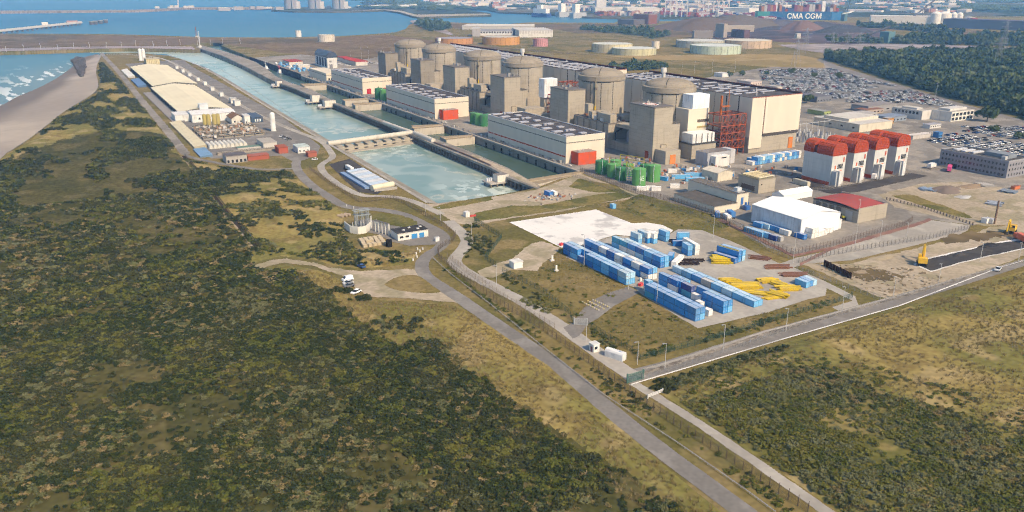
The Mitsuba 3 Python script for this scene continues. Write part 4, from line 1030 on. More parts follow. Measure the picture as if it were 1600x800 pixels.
xa, ya = (199.8,255.2)
row(xa + 1.25, ya, ['LP', 'DB', 'LL', 'BB', 'DB', 'D', 'LB', 'DD'], 'the left row by the grass')
row(xa + 3.75, ya + .1, ['LP', 'LL', 'BL', 'LL', 'BL', 'LB', 'BP', 'BL'], 'the second row by the grass')
xb, yb = (211.6,255.2)
row(xb + 1.3, yb, ['WD', 'WW', 'BB', 'WW', 'DD', 'BW', 'BB', 'DB'], 'the row with the white near end')
row(xb + 3.8, yb, ['WL', 'LP', 'LW', 'BP', 'LL', 'WB', 'BL', 'LW'], 'the row behind the blue over white pair')
xs, ys_ = (211.2,260.5)
row(xs + 1.2, ys_, ['B', 'D'], 'the single stacked pair between two rows')
xc, yc = (227.3,264.8)
row(xc + .2, yc, ['DB', 'BL', 'PD', 'WB', 'WT', 'LT'], 'the middle row left of the black trailers')
row(xc + 2.7, yc, ['LL', 'PL', 'WW', 'LP', 'WP'], 'the row left of the black trailers')
xd, yd = (199,211)
row(xd + 1.25, yd, ['BB', 'BB', 'BB', 'BB', 'TB'], 'the nearest double row')
row(xd + 3.75, yd + .1, ['LB', 'BB', 'BB', 'BB', 'BB'], 'the inner line of the nearest double row')
q = (203.2,243); container(q[0], q[1], .08, 'white', 'bottom of a short stack at the far end of the nearest double row', 90 * 0, 3.0); container(q[0], q[1], 2.68, 'light blue', 'on a white one at the far end of the nearest double row', 0, 3.0)
xe, ye = (213.4,211.4)
row(xe + 1.25, ye, ['BB', 'BB', 'W', 'TN', 'DB'], 'the row right of the nearest double row')
row(xe + 3.75, ye, ['LB', 'LL', 'BB', 'W', 'LL'], 'the second row right of the nearest double row')
q = (212.9,237.5); row(q[0] + 1, q[1], ['WD', 'BB'], 'the short stack behind the nearest double row'); container(q[0] + 3.6, q[1] + 1, .08, 'mid blue', 'bottom of the stack leaning against the short pair'); container(q[0] + 3.6, q[1] + 1, 2.68, 'dark blue', 'upper of the stack leaning against the short pair')
xf, yf = (228.7,210.2)
row(xf + 1.25, yf, ['L', 'L', 'P', 'L', 'G', 'B', 'L', 'P'], 'the single tier row by the yellow steel')
row(xf + 3.75, yf + .2, ['L', 'P', 'P', 'P', 'L', 'L', 'P'], 'the pale single tier row by the yellow steel')
q = (208,212.3); container(q[0], q[1], .08, 'white', 'small and alone between the two nearest rows', 8, 3.0)
q = (210.5,219.8); container(q[0], q[1], .08, 'white', 'alone behind the small white one', 2, 3.0)
# far side of the yard
q = (228,293.9); container(q[0], q[1], .08, 'dark blue', 'bottom of a narrow stack by the white slab', 0, 3.0); container(q[0], q[1], 2.68, 'white', 'upper of a narrow stack by the white slab', 0, 3.0)
for (p, cols, nm) in (((245,298.2), 'WP', 'far left stack by the white slab'), ((240.3,297.3), 'LP', 'far left stack next to the narrow one'), ((247.6,294.4), 'LW', 'stack in the middle by the white slab'), ((254.8,293.9), 'LL', 'right stack by the white slab'), ((250.2,297.7), 'BW', 'rear stack by the white slab')):
    for k, ch in enumerate(cols):
        container(p[0], p[1], .08 + 2.6 * k, CODE[ch], '%s of the %s' % (('bottom', 'top')[k], nm), 90 if nm.startswith('rear') else rnd.uniform(-3, 3), 6.06)
q = (249.8,271.7); container(q[0], q[1], .08, 'mid blue', 'bottom, at the near end of the long white one', -12); container(q[0], q[1], 2.68, 'light blue', 'top, at the near end of the long white one', -12)
q = (253.4,270.8); container(q[0], q[1], .08, 'white', 'long, bottom, at the right end of the yard fence', -12, 12.2); container(q[0], q[1], 2.68, 'white', 'long, top, at the right end of the yard fence', -12, 12.2)
q = (258.2,284.9); container(q[0], q[1], .08, 'dark blue', 'behind the long white pair', 60); container(q[0] + 5, q[1] + 3, .08, 'mid blue', 'bottom, far side behind the long white pair', 60); container(q[0] + 5, q[1] + 3, 2.68, 'light blue', 'top, far side behind the long white pair', 60)
q = (232.4,263); container(q[0], q[1], .08, 'white', 'long and low beside the black trailer frames', -58, 12.2)
q = (236.6,270.7); container(q[0], q[1], .08, 'mid blue', 'beside the long low white one', -50, 6.06)
q = (266.8,253.7); container(q[0] - 3, q[1], .08, 'mid blue', 'long, under a blue one with yellow beams', 10, 12.2); container(q[0] - 3, q[1], 2.68, 'yellow topped blue', 'long, carrying yellow beams on its roof', 10, 12.2); container(q[0] - .4, q[1] + .2, .08, 'pale blue', 'long, right of the one with yellow beams', 10, 12.2); container(q[0] - .4, q[1] + .2, 2.68, 'light blue', 'long, upper, right of the one with yellow beams', 10, 12.2)
q2 = (260.8,252.9); container(q2[0], q2[1], .08, 'dark blue', 'long, in front of the pair with yellow beams', 10, 12.2)
m = M()
for k in range(5):
    m.rbox(q[0] - 4.6, q[1] + 6, .3, 11, 5.28, 5.55 + .1 * (k % 2), math.radians(10), (.60, .45, .02))
t = thing('beam_bundle', 'yellow beam lying on the roof of the long blue container', 'steel beams'); put('beam', m, 'paint', t)
q = (264.8,215); container(q[0], q[1], .08, 'light blue', 'at the right edge of the yard by the yellow steel', 0); container(q[0] + 4.6, q[1] + .5, .08, 'pale blue', 'right end of the yard beside the lane', -4); container(q[0] + 2.4, q[1] + .5, .08, 'mid blue', 'between two pale ones at the yard corner', -4)
# around the big white tent hall
for p, c, nm, a, L in (((301.9,275.8), 'light blue', 'left one of two before the white tent hall', 2, 12.2), ((303.1,272.7), 'light blue', 'right one of two before the white tent hall', 2, 12.2), ((304.3,265.9), 'grey', 'grey end one before the white tent hall', 0, 6.06), ((303.2,267.7), 'navy', 'dark one beside the grey one before the tent hall', 0, 6.06),
                       ((313.3,287.3), 'mid blue', 'against the side wall of the white tent hall', 2, 6.06), ((316,279.3), 'mid blue', 'middle one along the side wall of the tent hall', 2, 12.2), ((314.8,283.8), 'pale blue', 'pale one along the side wall of the tent hall', 2, 6.06), ((315.1,270.8), 'white', 'near end of the line along the tent hall wall', 2, 6.06), ((316,274.1), 'mid blue', 'behind the white end one along the tent hall', 2, 6.06),
                       ((317.2,262.8), 'dark blue', 'at the corner of the white tent hall', 0, 6.06)):
    container(p[0], p[1], .08, c, nm, a, L)
q = (321.9,262)
for k in range(5):
    container(q[0] + 2.5 * k, q[1] + .2 * k, .08, 'white', '%s of the white line along the tent hall end' % ORD[k].replace('nearest', 'leftmost'), 0)
for k in range(2):
    container(q[0] + 2.5 * k + .3, q[1] + .2 * k, 2.68, 'white', '%s of two stacked on the white line at the tent hall' % ('left', 'right')[k], 0)
for k in range(2):
    container(q[0] + 14 + 2.5 * k, q[1] + 2.5, .08, 'white', '%s of two at the right corner of the tent hall' % ('left', 'right')[k], 0)
q = (373.3,323); container(q[0] + 10, q[1] + 2, .08, 'dark blue', 'between the small white tent and the red roof', 0)
# long double line in front of the turbine hall
q = q2b = (425.2,401.7)
for i in range(20):
    for k in range(2):
        if k == 0 or i not in (0, 1):
            c = rnd.choice(['light blue', 'mid blue', 'mid blue', 'dark blue', 'white', 'light blue'])
            container(q[0] - 3 + 2.55 * i, q[1] + .1 * i, .08 + 2.6 * k, c, '%s tier, %s from left, line by the turbine hall' % (TIER[k], (ORD + ['twelfth', 'thirteenth', 'fourteenth', 'fifteenth', 'sixteenth', 'seventeenth', 'eighteenth', 'nineteenth', 'last'])[i].replace('nearest', 'first')), 0, 6.06)
for p, c, nm in (((252.2,398.4), 'dark blue', 'left of two on the dirt yard by the basin'), ((255.3,397.6), 'white', 'right of two on the dirt yard by the basin'), ((268.6,356.8), 'light blue', 'alone on the green verge above the white slab')):
    container(p[0], p[1], .1, c, nm, 0, 6.06 if 'verge' not in nm else 3.0)
for p, a, nm in (((339.1,394.9), 20, 'nearest of the long ones behind the green tanks'), ((356.6,393.2), 62, 'left of the long blue line behind the green tanks'), ((359.7,383.2), 62, 'right of the long blue line behind the green tanks'), ((367.7,393.3), 62, 'rear of the long blue line behind the green tanks')):
    container(p[0], p[1], .05, 'light blue' if a > 30 else 'mid blue', nm, a, 12.2)
for p, c, nm in (((333.4,376.4), 'white', 'low white one near the bright green tank'), ((360.1,410.7), 'white', 'white one behind the blue long ones'), ((311.1,381.4), 'white', 'white one at the foot of the bright green tank'), ((317,380), 'white', 'second white one at the foot of the green tanks'), ((319,376.9), 'white', 'third white one at the foot of the green tanks')):
    container(p[0], p[1], .05, c, nm, rnd.uniform(-10, 10) + 60)
for i in range(14):
    c = rnd.choice(['light blue', 'mid blue', 'white', 'pale blue'])
    container(q2b[0] + 5 + 2.6 * i, q2b[1] + 7.4, .08, c, '%s from left, rear line by the turbine hall' % (ORD + ['twelfth', 'thirteenth', 'last'])[i].replace('nearest', 'first'), 0)
# far blue stock beside the intake channel
for i in range(24):
    p = (314,1273.3); x, y = p[0] + 3 + (i % 4) * 8 + rnd.uniform(-1, 1), p[1] - 90 + (i // 4) * 26 + rnd.uniform(-5, 5)
    container(x, y, .05, rnd.choice(['light blue', 'mid blue', 'light blue', 'white', 'pale blue']), 'among the loose stock by the far quay, %s along' % (ORD * 3)[i] if i < 11 else 'in the far loose stock, %s line, %s across' % (ORD[i // 4], ORD[i % 4]), rnd.uniform(-8, 8), 12.2, group='loose containers by the far quay')

# ------------------------------------------------------------------ steel stock in the yard
def beams(x, y, L, n, layers, c, a, label, w=.55, hgt=.6, gap=.25):
    n = int(n * (1.5 if gap < .5 else .8))
    t = thing('steel_stack', label, 'steel beams')
    ca, sa = math.cos(math.radians(a)), math.sin(math.radians(a))
    for k in range(layers):
        for i in range(n - k):
            o = (i - (n - k - 1) / 2) * (w + gap) + rnd.uniform(-.1, .1); s = rnd.uniform(-1.3, 1.3); an = math.radians(a + rnd.uniform(-3, 3))
            m = M(); cc = np.array(c) * rnd.uniform(.8, 1.1); z = .1 + k * hgt
            cx, cy = x + o * ca - s * sa, y + o * sa + s * ca
            m.rbox(cx, cy, w, L, z, z + .12, an, cc * .8); m.rbox(cx, cy, w * .3, L, z + .12, z + hgt - .16, an, cc * .7); m.rbox(cx, cy, w, L, z + hgt - .16, z + hgt - .03, an, cc)
            put('beam', m, 'paint', t)


Y_ = (.72, .50, .015)
for p, L, n, l, a, nm in (((241.6,236.9), 7, 4, 2, 62, 'yellow steel beams at the far left of the steel stock'), ((243.1,229), 12, 6, 2, 62, 'long yellow steel beams beside the pale container row'), ((241.1,221.6), 12, 4, 1, 40, 'yellow steel beams in the middle of the steel stock'),
                          ((256,228.8), 8, 4, 2, 70, 'yellow steel beams left of the rusty ones'), ((247,215), 8, 5, 2, 20, 'yellow steel beams nearest the grass bank'), ((256.6,217.9), 9, 5, 2, 65, 'yellow steel beams at the right end of the stock'), ((256.8,223), 7, 4, 2, 15, 'yellow steel beams behind the right end ones'), ((242.8,214.1), 7, 3, 1, 80, 'few yellow steel beams on the grass edge')):
    beams(p[0], p[1], L, n, l, Y_, a, nm)
beams(*(257.2,259), 8, 6, 3, (.70, .52, .02), 55, 'bright yellow frames stacked beside the long blue containers', .8, .7)
for p, L, n, l, a, nm in (((275.4,253), 9, 6, 2, 40, 'rusty brown steel beams beside the long blue containers'), ((273.4,239.8), 11, 6, 2, 62, 'rusty brown steel lattice along the yard edge'), ((271.8,229), 11, 6, 2, 62, 'rusty brown steel lattice at the right edge of the yard')):
    beams(p[0], p[1], L, n, l, (.27, .125, .075), a, nm, .45, .5, 1.0)
for p, a, nm in (((260.1,290.9), 63, 'black trailer frame, rear one'), ((259,286.8), 63, 'black trailer frame, front one'), ((239.7,262.8), 60, 'long dark trailer frame beside the low white container'), ((244.8,265.1), 60, 'second dark trailer frame beside the low white container')):
    t = thing('trailer_frame', nm, 'trailer')
    for o in (-1, 1):
        m = M(); an = math.radians(a - 90); m.rbox(p[0] - o * math.sin(an), p[1] + o * math.cos(an), 12, .45, .6, 1.2, an, (.03, .022, .022)); put('rail', m, 'matte', t)
    m = M()
    for k in range(6):
        s = -5 + 2 * k; m.rbox(p[0] + s * math.cos(an), p[1] + s * math.sin(an), .3, 2.4, .45, .6, an, (.05, .03, .03)); m.rbox(p[0] + s * math.cos(an), p[1] + s * math.sin(an), .5, .5, .1, .45, an, (.04, .03, .03))
    put('crossbar', m, 'matte', t, kind='stuff', label='crossbars under the rails')
for k, (p, nm) in enumerate((((205.8,315.1), 'red barrier block on the corner of the white slab'), ((205.1,251.8), 'red and white marker beside the near end of the left row'))):
    t = thing('marker_block', nm, 'barrier'); m = M(); m.rbox(p[0], p[1], 2.2, 1.4, .1, 1.2, .4, (.60, .05, .05)); put('red_part', m, 'paint', t); m = M(); m.rbox(p[0] + 1.8, p[1], 1.2, 1.2, .1, .8, .4, (.7, .68, .66)); put('white_part', m, 'paint', t)
for k, p in enumerate([(208.1,255.9),(211.5,255.8),(213,255.8)]):
    t = thing('concrete_block', 'small white block by the yard entrance, %s of three' % ('leftmost', 'middle', 'rightmost')[k], 'block'); m = M(); m.box(p[0], p[0] + .9, p[1], p[1] + .9, .08, 1.5, (.7, .68, .66)); put('block', m, 'matte', t)
m = M()
for i in range(9):
    for j in range(3):
        p = (173.3,240.8); x, y = p[0] + j * 2.6 - i * .1, p[1] + i * 1.25 - 3; m.box(x, x + .55, y, y + .45, .1, .6, (.55, .44, .2) if (i + j) % 2 else (.5, .46, .4))
t = thing('road_barrier', 'rows of pale yellow blocks set across the asphalt ramp', 'barrier'); put('block', m, 'matte', t, kind='stuff', label='pale blocks in three rows')

# loose equipment lying about the works yard: too small and too many to pick apart
m = M(); zone = Polygon([(340,477.5),(371.5,465),(375.6,420.2),(410.5,400.5),(445.4,380.8),(421.7,365),(386,364.3),(351.3,374),(339.3,390.7),(348.5,435.6),(329.1,446.5)])
zx0, zy0, zx1, zy1 = zone.bounds
for k in range(900):
    x, y = rnd.uniform(zx0, zx1), rnd.uniform(zy0, zy1)
    if zone.contains(Point(x, y)) and meshkit.noise(np.array([x * .12, y * .12, 5.0])) > .42:
        m.rbox(x, y, rnd.uniform(.5, 3.2), rnd.uniform(.5, 2), .05, rnd.uniform(.4, 2.4), rnd.uniform(0, 3), rnd.choice([(.5, .48, .45), (.66, .64, .62), (.2, .19, .19), (.3, .27, .22), (.05, .2, .45), (.45, .12, .05), (.4, .36, .3), (.6, .58, .56)]))
put('yard_equipment', m, 'matte', label='scattered small crates and equipment on the works yard', kind='stuff', cat='equipment')

# ------------------------------------------------------------------ fish farm on the left
def house(name, label, x0, x1, y0, y1, h, wall=(.6, .57, .52), roof=(.2, .19, .18), ridge=0, cat='building', axis='y', ov=.3, mat='matte', rmat='matte', windows=None):
    """A building with walls, a flat or ridged roof and, on request, windows on its two near sides."""
    t = thing(name, label, cat)
    m = M(); m.box(x0, x1, y0, y1, 0, h, wall)
    if ridge:
        xm, ym = (x0 + x1) / 2, (y0 + y1) / 2
        if axis == 'y':
            for y in (y0, y1):
                m.add([[x0, y, h], [x1, y, h], [xm, y, h + ridge]], [[0, 1, 2]], wall)
        else:
            for x in (x0, x1):
                m.add([[x, y0, h], [x, y1, h], [x, ym, h + ridge]], [[0, 1, 2]], wall)
    put('wall', m, mat, t)
    m = M()
    if not ridge:
        m.box(x0 - ov, x1 + ov, y0 - ov, y1 + ov, h, h + .3, tuple(v * .8 for v in wall), top=roof)
    elif axis == 'y':
        e = ridge / (x1 - x0) * 2 * ov
        for k in (0, .18):
            m.quad((x0 - ov, y0 - ov, h - e + k + .02), (xm, y0 - ov, h + ridge + k + .02), (xm, y1 + ov, h + ridge + k + .02), (x0 - ov, y1 + ov, h - e + k + .02), roof)
            m.quad((xm, y0 - ov, h + ridge + k + .02), (x1 + ov, y0 - ov, h - e + k + .02), (x1 + ov, y1 + ov, h - e + k + .02), (xm, y1 + ov, h + ridge + k + .02), roof)
    else:
        e = ridge / (y1 - y0) * 2 * ov
        for k in (0, .18):
            m.quad((x0 - ov, y0 - ov, h - e + k + .02), (x1 + ov, y0 - ov, h - e + k + .02), (x1 + ov, ym, h + ridge + k + .02), (x0 - ov, ym, h + ridge + k + .02), roof)
            m.quad((x0 - ov, ym, h + ridge + k + .02), (x1 + ov, ym, h + ridge + k + .02), (x1 + ov, y1 + ov, h - e + k + .02), (x0 - ov, y1 + ov, h - e + k + .02), roof)
    put('roof', m, rmat, t)
    for (side, n, z0, z1, w) in windows or ():
        for i in range(n):
            m = M()
            if side == 'front':
                c = x0 + (x1 - x0) * (i + .5) / n; m.box(c - w / 2, c + w / 2, y0 - .06, y0 - .005, z0, z1, (.05, .05, .06))
            else:
                c = y0 + (y1 - y0) * (i + .5) / n; m.box(x0 - .06, x0 - .005, c - w / 2, c + w / 2, z0, z1, (.05, .05, .06))
            put('window', m, 'glass_dark', t)
    return t


bsdf('cream_roof', diffuse(lambda p, n, uv: mix((.74, .68, .51), (.63, .57, .42), dr.clip(fbm(p.x * .05, p.y * .05, 2, octaves=4) * .8 + .35 * noise(p.x * .4, p.y * .02, 1) - .25 + .2 * (1 - smoothstep(.01, .04, dr.abs(p.y / 9 - dr.round(p.y / 9)))), 0, 1))))
for (L0, R0, L1, R1, nm) in (((101.3,822.2), (150.3,825.2), (104.2,1052), (151.6,1043.3), 'long pale cream roofed fish hall, nearer half'), ((105,1058.7), (152.7,1050.1), (107.9,1329.3), (160.1,1322.2), 'long pale cream roofed fish hall, farther half')):
    x0, x1, y0, y1 = (L0[0] + L1[0]) / 2, (R0[0] + R1[0]) / 2, (L0[1] + R0[1]) / 2, (L1[1] + R1[1]) / 2 - 6
    house('fish_hall', nm, x0, x1, y0, y1, 5.6, (.20, .19, .16), (.6, .55, .4), 3.2, ov=.5, rmat='cream_roof')
    m = M()
    for y in np.arange(y0 + 4, y1 - 3, 11):
        m.box(x0 - .3, x0 - .02, y, y + 6.5, 1.0, 4.4, (.04, .04, .04))
    put('fish_hall%s__side_opening' % ('' if 'nearer' in nm else '_001'), m, 'matte', kind='stuff', label='dark openings along the side wall')
FX = (x0, x1)
a, b = (108.8,788.1), (142.5,783.6)
house('white_hall', 'long white hall across the near end of the cream fish hall', a[0], b[0] + 5, a[1], a[1] + 30, 7, (.70, .70, .68), (.72, .72, .72), 1.2, axis='x', windows=[('front', 3, 2.5, 4.2, 1.8)])
house('white_wing', 'low white wing at the left end of the white hall', a[0] - 13, a[0] - .3, a[1] + 12, a[1] + 36, 6, (.66, .66, .64), (.66, .66, .65))
p = (121.3,821.8); house('vent_tower', 'small white tower standing up behind the white hall', p[0], p[0] + 8, p[1], p[1] + 9, 11.5, (.66, .68, .7), (.7, .72, .72), cat='tower')
for k, p in enumerate([(113.7,749.9),(116.7,748.3),(121.2,747.6),(124.4,747.7)]):
    t = thing('feed_silo', 'tan feed silo on legs before the white hall, %s' % ('leftmost', 'second from left', 'third from left', 'rightmost')[k], 'silo', 'tan feed silos')
    m = M(); m.lathe(p[0], p[1], [(.5, 2), (1.9, 3.8), (1.9, 12), (.4, 13)], 16, (.42, .34, .11)); put('hopper', m, 'paint', t, smooth=30)
    for u in (-1.3, 1.3):
        for v in (-1.3, 1.3):
            m = M(); m.tube((p[0] + u, p[1] + v, 0), (p[0] + u, p[1] + v, 4.5), .14, 4, (.4, .38, .3)); put('leg', m, 'matte', t)
a, b = (140.5,762), (148.4,761.6); house('brown_roofed_house', 'small white house with a brown pitched roof beside the silos', a[0] - 2, b[0] + 1, a[1], a[1] + 22, 5, (.66, .62, .54), (.22, .13, .075), 3.2, windows=[('front', 2, 1.5, 3, 1.4)])
a, b = (148.8,755.4), (153.2,754.9); house('white_block', 'plain white block right of the brown roofed house', a[0], b[0] + .5, a[1], a[1] + 14, 7.5, (.70, .69, .66), (.6, .6, .58))
p = (162.6,707.5)
t = thing('white_silo', 'tall white silo beside the canal road', 'silo'); m = M(); m.lathe(p[0], p[1], [(2.1, .4), (2.1, 15), (1.5, 16), (.2, 16.4)], 18, (.74, .73, .70)); put('shell', m, 'paint', t, smooth=30)
m = M(); m.cyl(p[0], p[1], 0, .5, 2.6, 12, (.4, .38, .35)); put('base', m, 'matte', t)
m = M(); m.tube((p[0] - 2.2, p[1] - .8, .5), (p[0] - 2.2, p[1] - .8, 15.5), .15, 4, (.5, .5, .5)); put('ladder', m, 'matte', t)
for k, p in enumerate([(137.3,1483.3),(141.9,1480.7)]):
    t = thing('far_silo', 'white silo at the far end of the fish farm, %s of two' % ('left', 'right')[k], 'silo'); m = M(); m.lathe(p[0], p[1], [(2.8, 0), (2.8, 18), (.3, 20)], 14, (.74, .73, .72)); put('shell', m, 'paint', t, smooth=30); m = M(); m.cyl(p[0], p[1], 0, .8, 3.3, 12, (.4, .38, .36)); put('base', m, 'matte', t)
a, b = (137.4,1408.1), (157.1,1409); house('tan_block', 'row of tan cells at the far end of the cream fish hall', a[0], b[0], a[1], a[1] + 30, 8, (.50, .42, .22), (.45, .4, .28))
for k in range(8):
    m = M(); x = a[0] + (b[0] - a[0]) * (k + .5) / 8; m.box(x - .5, x + .5, a[1] - .3, a[1] - .05, .5, 7.5, (.62, .56, .36)); put('tan_block__fin', m, 'matte')
for k, p in enumerate([(165.3,1313),(165.6,1256.1),(165.6,1198.9),(166,1133.6),(166.2,1082),(164.1,1021.7),(163.6,963.4),(163,899.6),(162.7,878.3)]):
    t = thing('pump_box', 'small white pump box beside the fish hall, %s from the far end' % (ORD[k] if k else 'first'), 'cabin', 'white pump boxes along the fish hall')
    s = 4 if k < 7 else 6
    m = M(); m.box(p[0] + 2, p[0] + 2 + s, p[1], p[1] + s * 1.4, 0, 4.2 + (k > 6), (.66, .65, .62)); put('box', m, 'matte', t); m = M(); m.box(p[0] + 1.7, p[0] + 2.3 + s, p[1] - .3, p[1] + s * 1.4 + .3, 4.21 + (k > 6), 4.5 + (k > 6), (.5, .5, .48)); put('roof', m, 'matte', t)
# strip of low roofs on the dune side
for (q, c, nm, hh) in (([(90.4,1236.9),(100.8,1195.7),(103.4,1326.8),(96.8,1320.2)], (.70, .69, .66), 'white low roof on the dune side of the fish hall', 3), ([(91.2,1098.3),(102.9,1099),(104.4,1185.1),(96.3,1181.3)], (.14, .24, .42), 'blue low roof on the dune side of the fish hall', 3),
                       ([(88.8,799.4),(99.1,797.7),(108.2,1033.1),(97.1,1039.4)], (.30, .28, .27), 'long grey covered strip along the fish hall', 1.2), ([(88.8,658.1),(97.9,658.8),(100.1,793),(90.4,794.4)], (.62, .56, .40), 'long cream sloped roof at the near end of the strip', 2.4), ([(86.5,620.8),(96.2,621.9),(97.5,653.2),(89.3,654.9)], (.20, .34, .52), 'blue sheet roof at the near end of the dune side strip', 1.6)):
    q = np.array(q); t = thing('low_roof', nm, 'roof')
    x0, x1, y0, y1 = (q[0, 0] + q[3, 0]) / 2, (q[1, 0] + q[2, 0]) / 2, (q[0, 1] + q[1, 1]) / 2, (q[2, 1] + q[3, 1]) / 2
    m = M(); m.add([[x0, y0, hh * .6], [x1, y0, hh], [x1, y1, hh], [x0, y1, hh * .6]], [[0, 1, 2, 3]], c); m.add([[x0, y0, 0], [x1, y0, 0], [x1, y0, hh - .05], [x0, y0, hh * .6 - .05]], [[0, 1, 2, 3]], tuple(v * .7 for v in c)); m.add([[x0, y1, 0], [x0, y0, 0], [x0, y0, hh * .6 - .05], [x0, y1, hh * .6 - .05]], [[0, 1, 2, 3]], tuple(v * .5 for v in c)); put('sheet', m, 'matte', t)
    for k in range(7):
        y = y0 + (y1 - y0) * k / 6; m = M(); m.add([[x0, y - .15, hh * .6 + .06], [x1, y - .15, hh + .06], [x1, y + .15, hh + .06], [x0, y + .15, hh * .6 + .06]], [[0, 1, 2, 3]], tuple(v * .8 for v in c)); put('rib', m, 'matte', t)
# raceways: rows of rearing tanks with pipes
t = thing('rearing_tanks', 'rows of dark rearing tanks with beams and pipes before the silos', 'tanks')
x0, x1 = (102.1,710.1)[0], (152.3,681.7)[0]
y0, y1 = (108.3,693.3)[1], (118.5,751)[1]
for j in range(4):
    ya, yb = y0 + (y1 - y0) * j / 4, y0 + (y1 - y0) * (j + .72) / 4
    for i in range(6):
        xa, xb = x0 + (x1 - x0) * i / 6, x0 + (x1 - x0) * (i + .9) / 6
        m = M(); m.box(xa, xb, ya, yb, .06, 1.3, (.30, .27, .23), top=(.05, .07, .06)); put('tank', m, 'matte', t)
        m = M(); m.box(xa + .3, xa + .7, ya, yb, 1.31, 1.6, (.38, .34, .29)); m.box(xb - .8, xb - .4, ya, yb, 1.31, 1.6, (.38, .34, .29)); m.box(xa + .3, xb - .4, ya + 2, ya + 2.4, 1.61, 1.9, (.42, .37, .31)); put('beam', m, 'matte', t)
m = M()
for k in range(150):
    a_, b_ = rnd.uniform(x0, x1), rnd.uniform(y0 - 2, y1 + 2); m.box(a_, a_ + rnd.uniform(.6, 2.4), b_, b_ + rnd.uniform(.6, 3), 1.3, rnd.uniform(1.9, 4), rnd.choice([(.25, .2, .15), (.5, .46, .4), (.12, .12, .11), (.35, .2, .12), (.6, .58, .55)]))
for j in range(9):
    y = y0 + (y1 - y0) * j / 8.5; m.tube((x0, y, 2.3), (x1, y, 2.3), .3, 5, rnd.choice([(.3, .24, .18), (.45, .42, .38), (.2, .16, .12)]))
put('pipework', m, 'matte', t, kind='stuff', label='pipes and small equipment over the tanks')
a, b = (99.6,652), (128.5,653.5)
t = thing('tunnel_shelter', 'row of white rounded shelters side by side before the tanks', 'shelter')
for k in range(9):
    x0 = a[0] + (b[0] - a[0]) * k / 9; w = (b[0] - a[0]) / 9 * .94; m = M()
    an = np.linspace(0, math.pi, 8); pr = [(x0 + w / 2 - w / 2 * math.cos(q), 3.2 * math.sin(q) ** .7) for q in an]
    for (u, z0), (v, z1) in zip(pr[:-1], pr[1:]):
        m.quad((u, a[1] - 1, z0), (u, a[1] + 17, z0), (v, a[1] + 17, z1), (v, a[1] - 1, z1), (.70, .68, .62))
    m.add([[x0 + w / 2, a[1] - .9, 0]] + [[u, a[1] - .9, z] for u, z in pr], [[0, i + 1, i + 2] for i in range(7)], (.58, .56, .5)); put('shelter', m, 'matte', t)
a, b = (118.5,638.4), (141.9,642.9)
t = thing('green_pool', 'green open pool with a pale rim at the near side of the fish farm', 'pool')
m = M(); m.box(a[0], b[0], a[1], a[1] + 9, .05, 1.0, (.4, .37, .32), top=(.16, .24, .20)); put('basin', m, 'matte', t); m = M(); m.box(a[0] - .4, b[0] + .4, a[1] - .5, a[1], .05, 1.2, (.5, .47, .42)); put('rim', m, 'matte', t)
t = thing('long_trough', 'long grey trough below the green pool', 'trough'); a, b = (100.6,623.5), (143,618.9); m = M(); m.box(a[0], b[0], a[1], a[1] + 5, .05, 1.6, (.33, .29, .24), top=(.12, .11, .1)); put('trough', m, 'matte', t); m = M(); m.box(a[0], b[0], a[1] + 2.2, a[1] + 2.8, 1.61, 1.9, (.4, .36, .3)); put('walkway', m, 'matte', t)
a, b = (100.6,590.1), (115.1,589.3); house('grey_office', 'grey flat roofed building with dark openings at the fish farm entrance', a[0], b[0], a[1], a[1] + 13, 5, (.40, .37, .34), (.13, .12, .13), windows=[('front', 5, .3, 2.4, 1.5)])
a, b = (116.2,592.5), (131.2,590.3); house('red_shed', 'low red shed right of the grey flat roofed building', a[0], b[0], a[1], a[1] + 9, 3, (.36, .10, .06), (.38, .13, .09))
a, b = (141.9,606.9), (148.9,604.3); house('red_cabin', 'red cabin in the fish farm yard', a[0], b[0], a[1], a[1] + 12, 4.5, (.40, .10, .06), (.34, .11, .07))
a, b = (154.8,601), (163.9,598.6); house('pale_cabin', 'white cabin with a pale green roof beside the canal road', a[0], b[0], a[1], a[1] + 14, 4.5, (.66, .66, .64), (.50, .58, .56), windows=[('front', 3, 1.2, 2.4, 1)])
a, b = (157.5,583.3), (163.9,582.3); house('red_hut', 'small red hut beside the white cabin', a[0], b[0], a[1], a[1] + 7, 3.2, (.38, .12, .08), (.36, .12, .08))
a, b = (136.8,633.9), (147.4,636.7); house('equipment_house', 'cluttered white equipment house right of the tanks', a[0], b[0], a[1], a[1] + 22, 4, (.55, .52, .47), (.4, .37, .33))
a, b = (155.8,761.5), (166.4,759.7); house('blue_shed', 'dark blue shed with three white panels on its end', a[0], b[0], a[1], a[1] + 30, 4.6, (.06, .09, .14), (.08, .12, .19))
for k in range(3):
    m = M(); x = a[0] + (b[0] - a[0]) * (.3 + .2 * k); m.box(x, x + 1.1, a[1] - .2, a[1] - .04, .8, 3.2, (.7, .7, .7)); put('blue_shed__white_panel', m, 'matte')

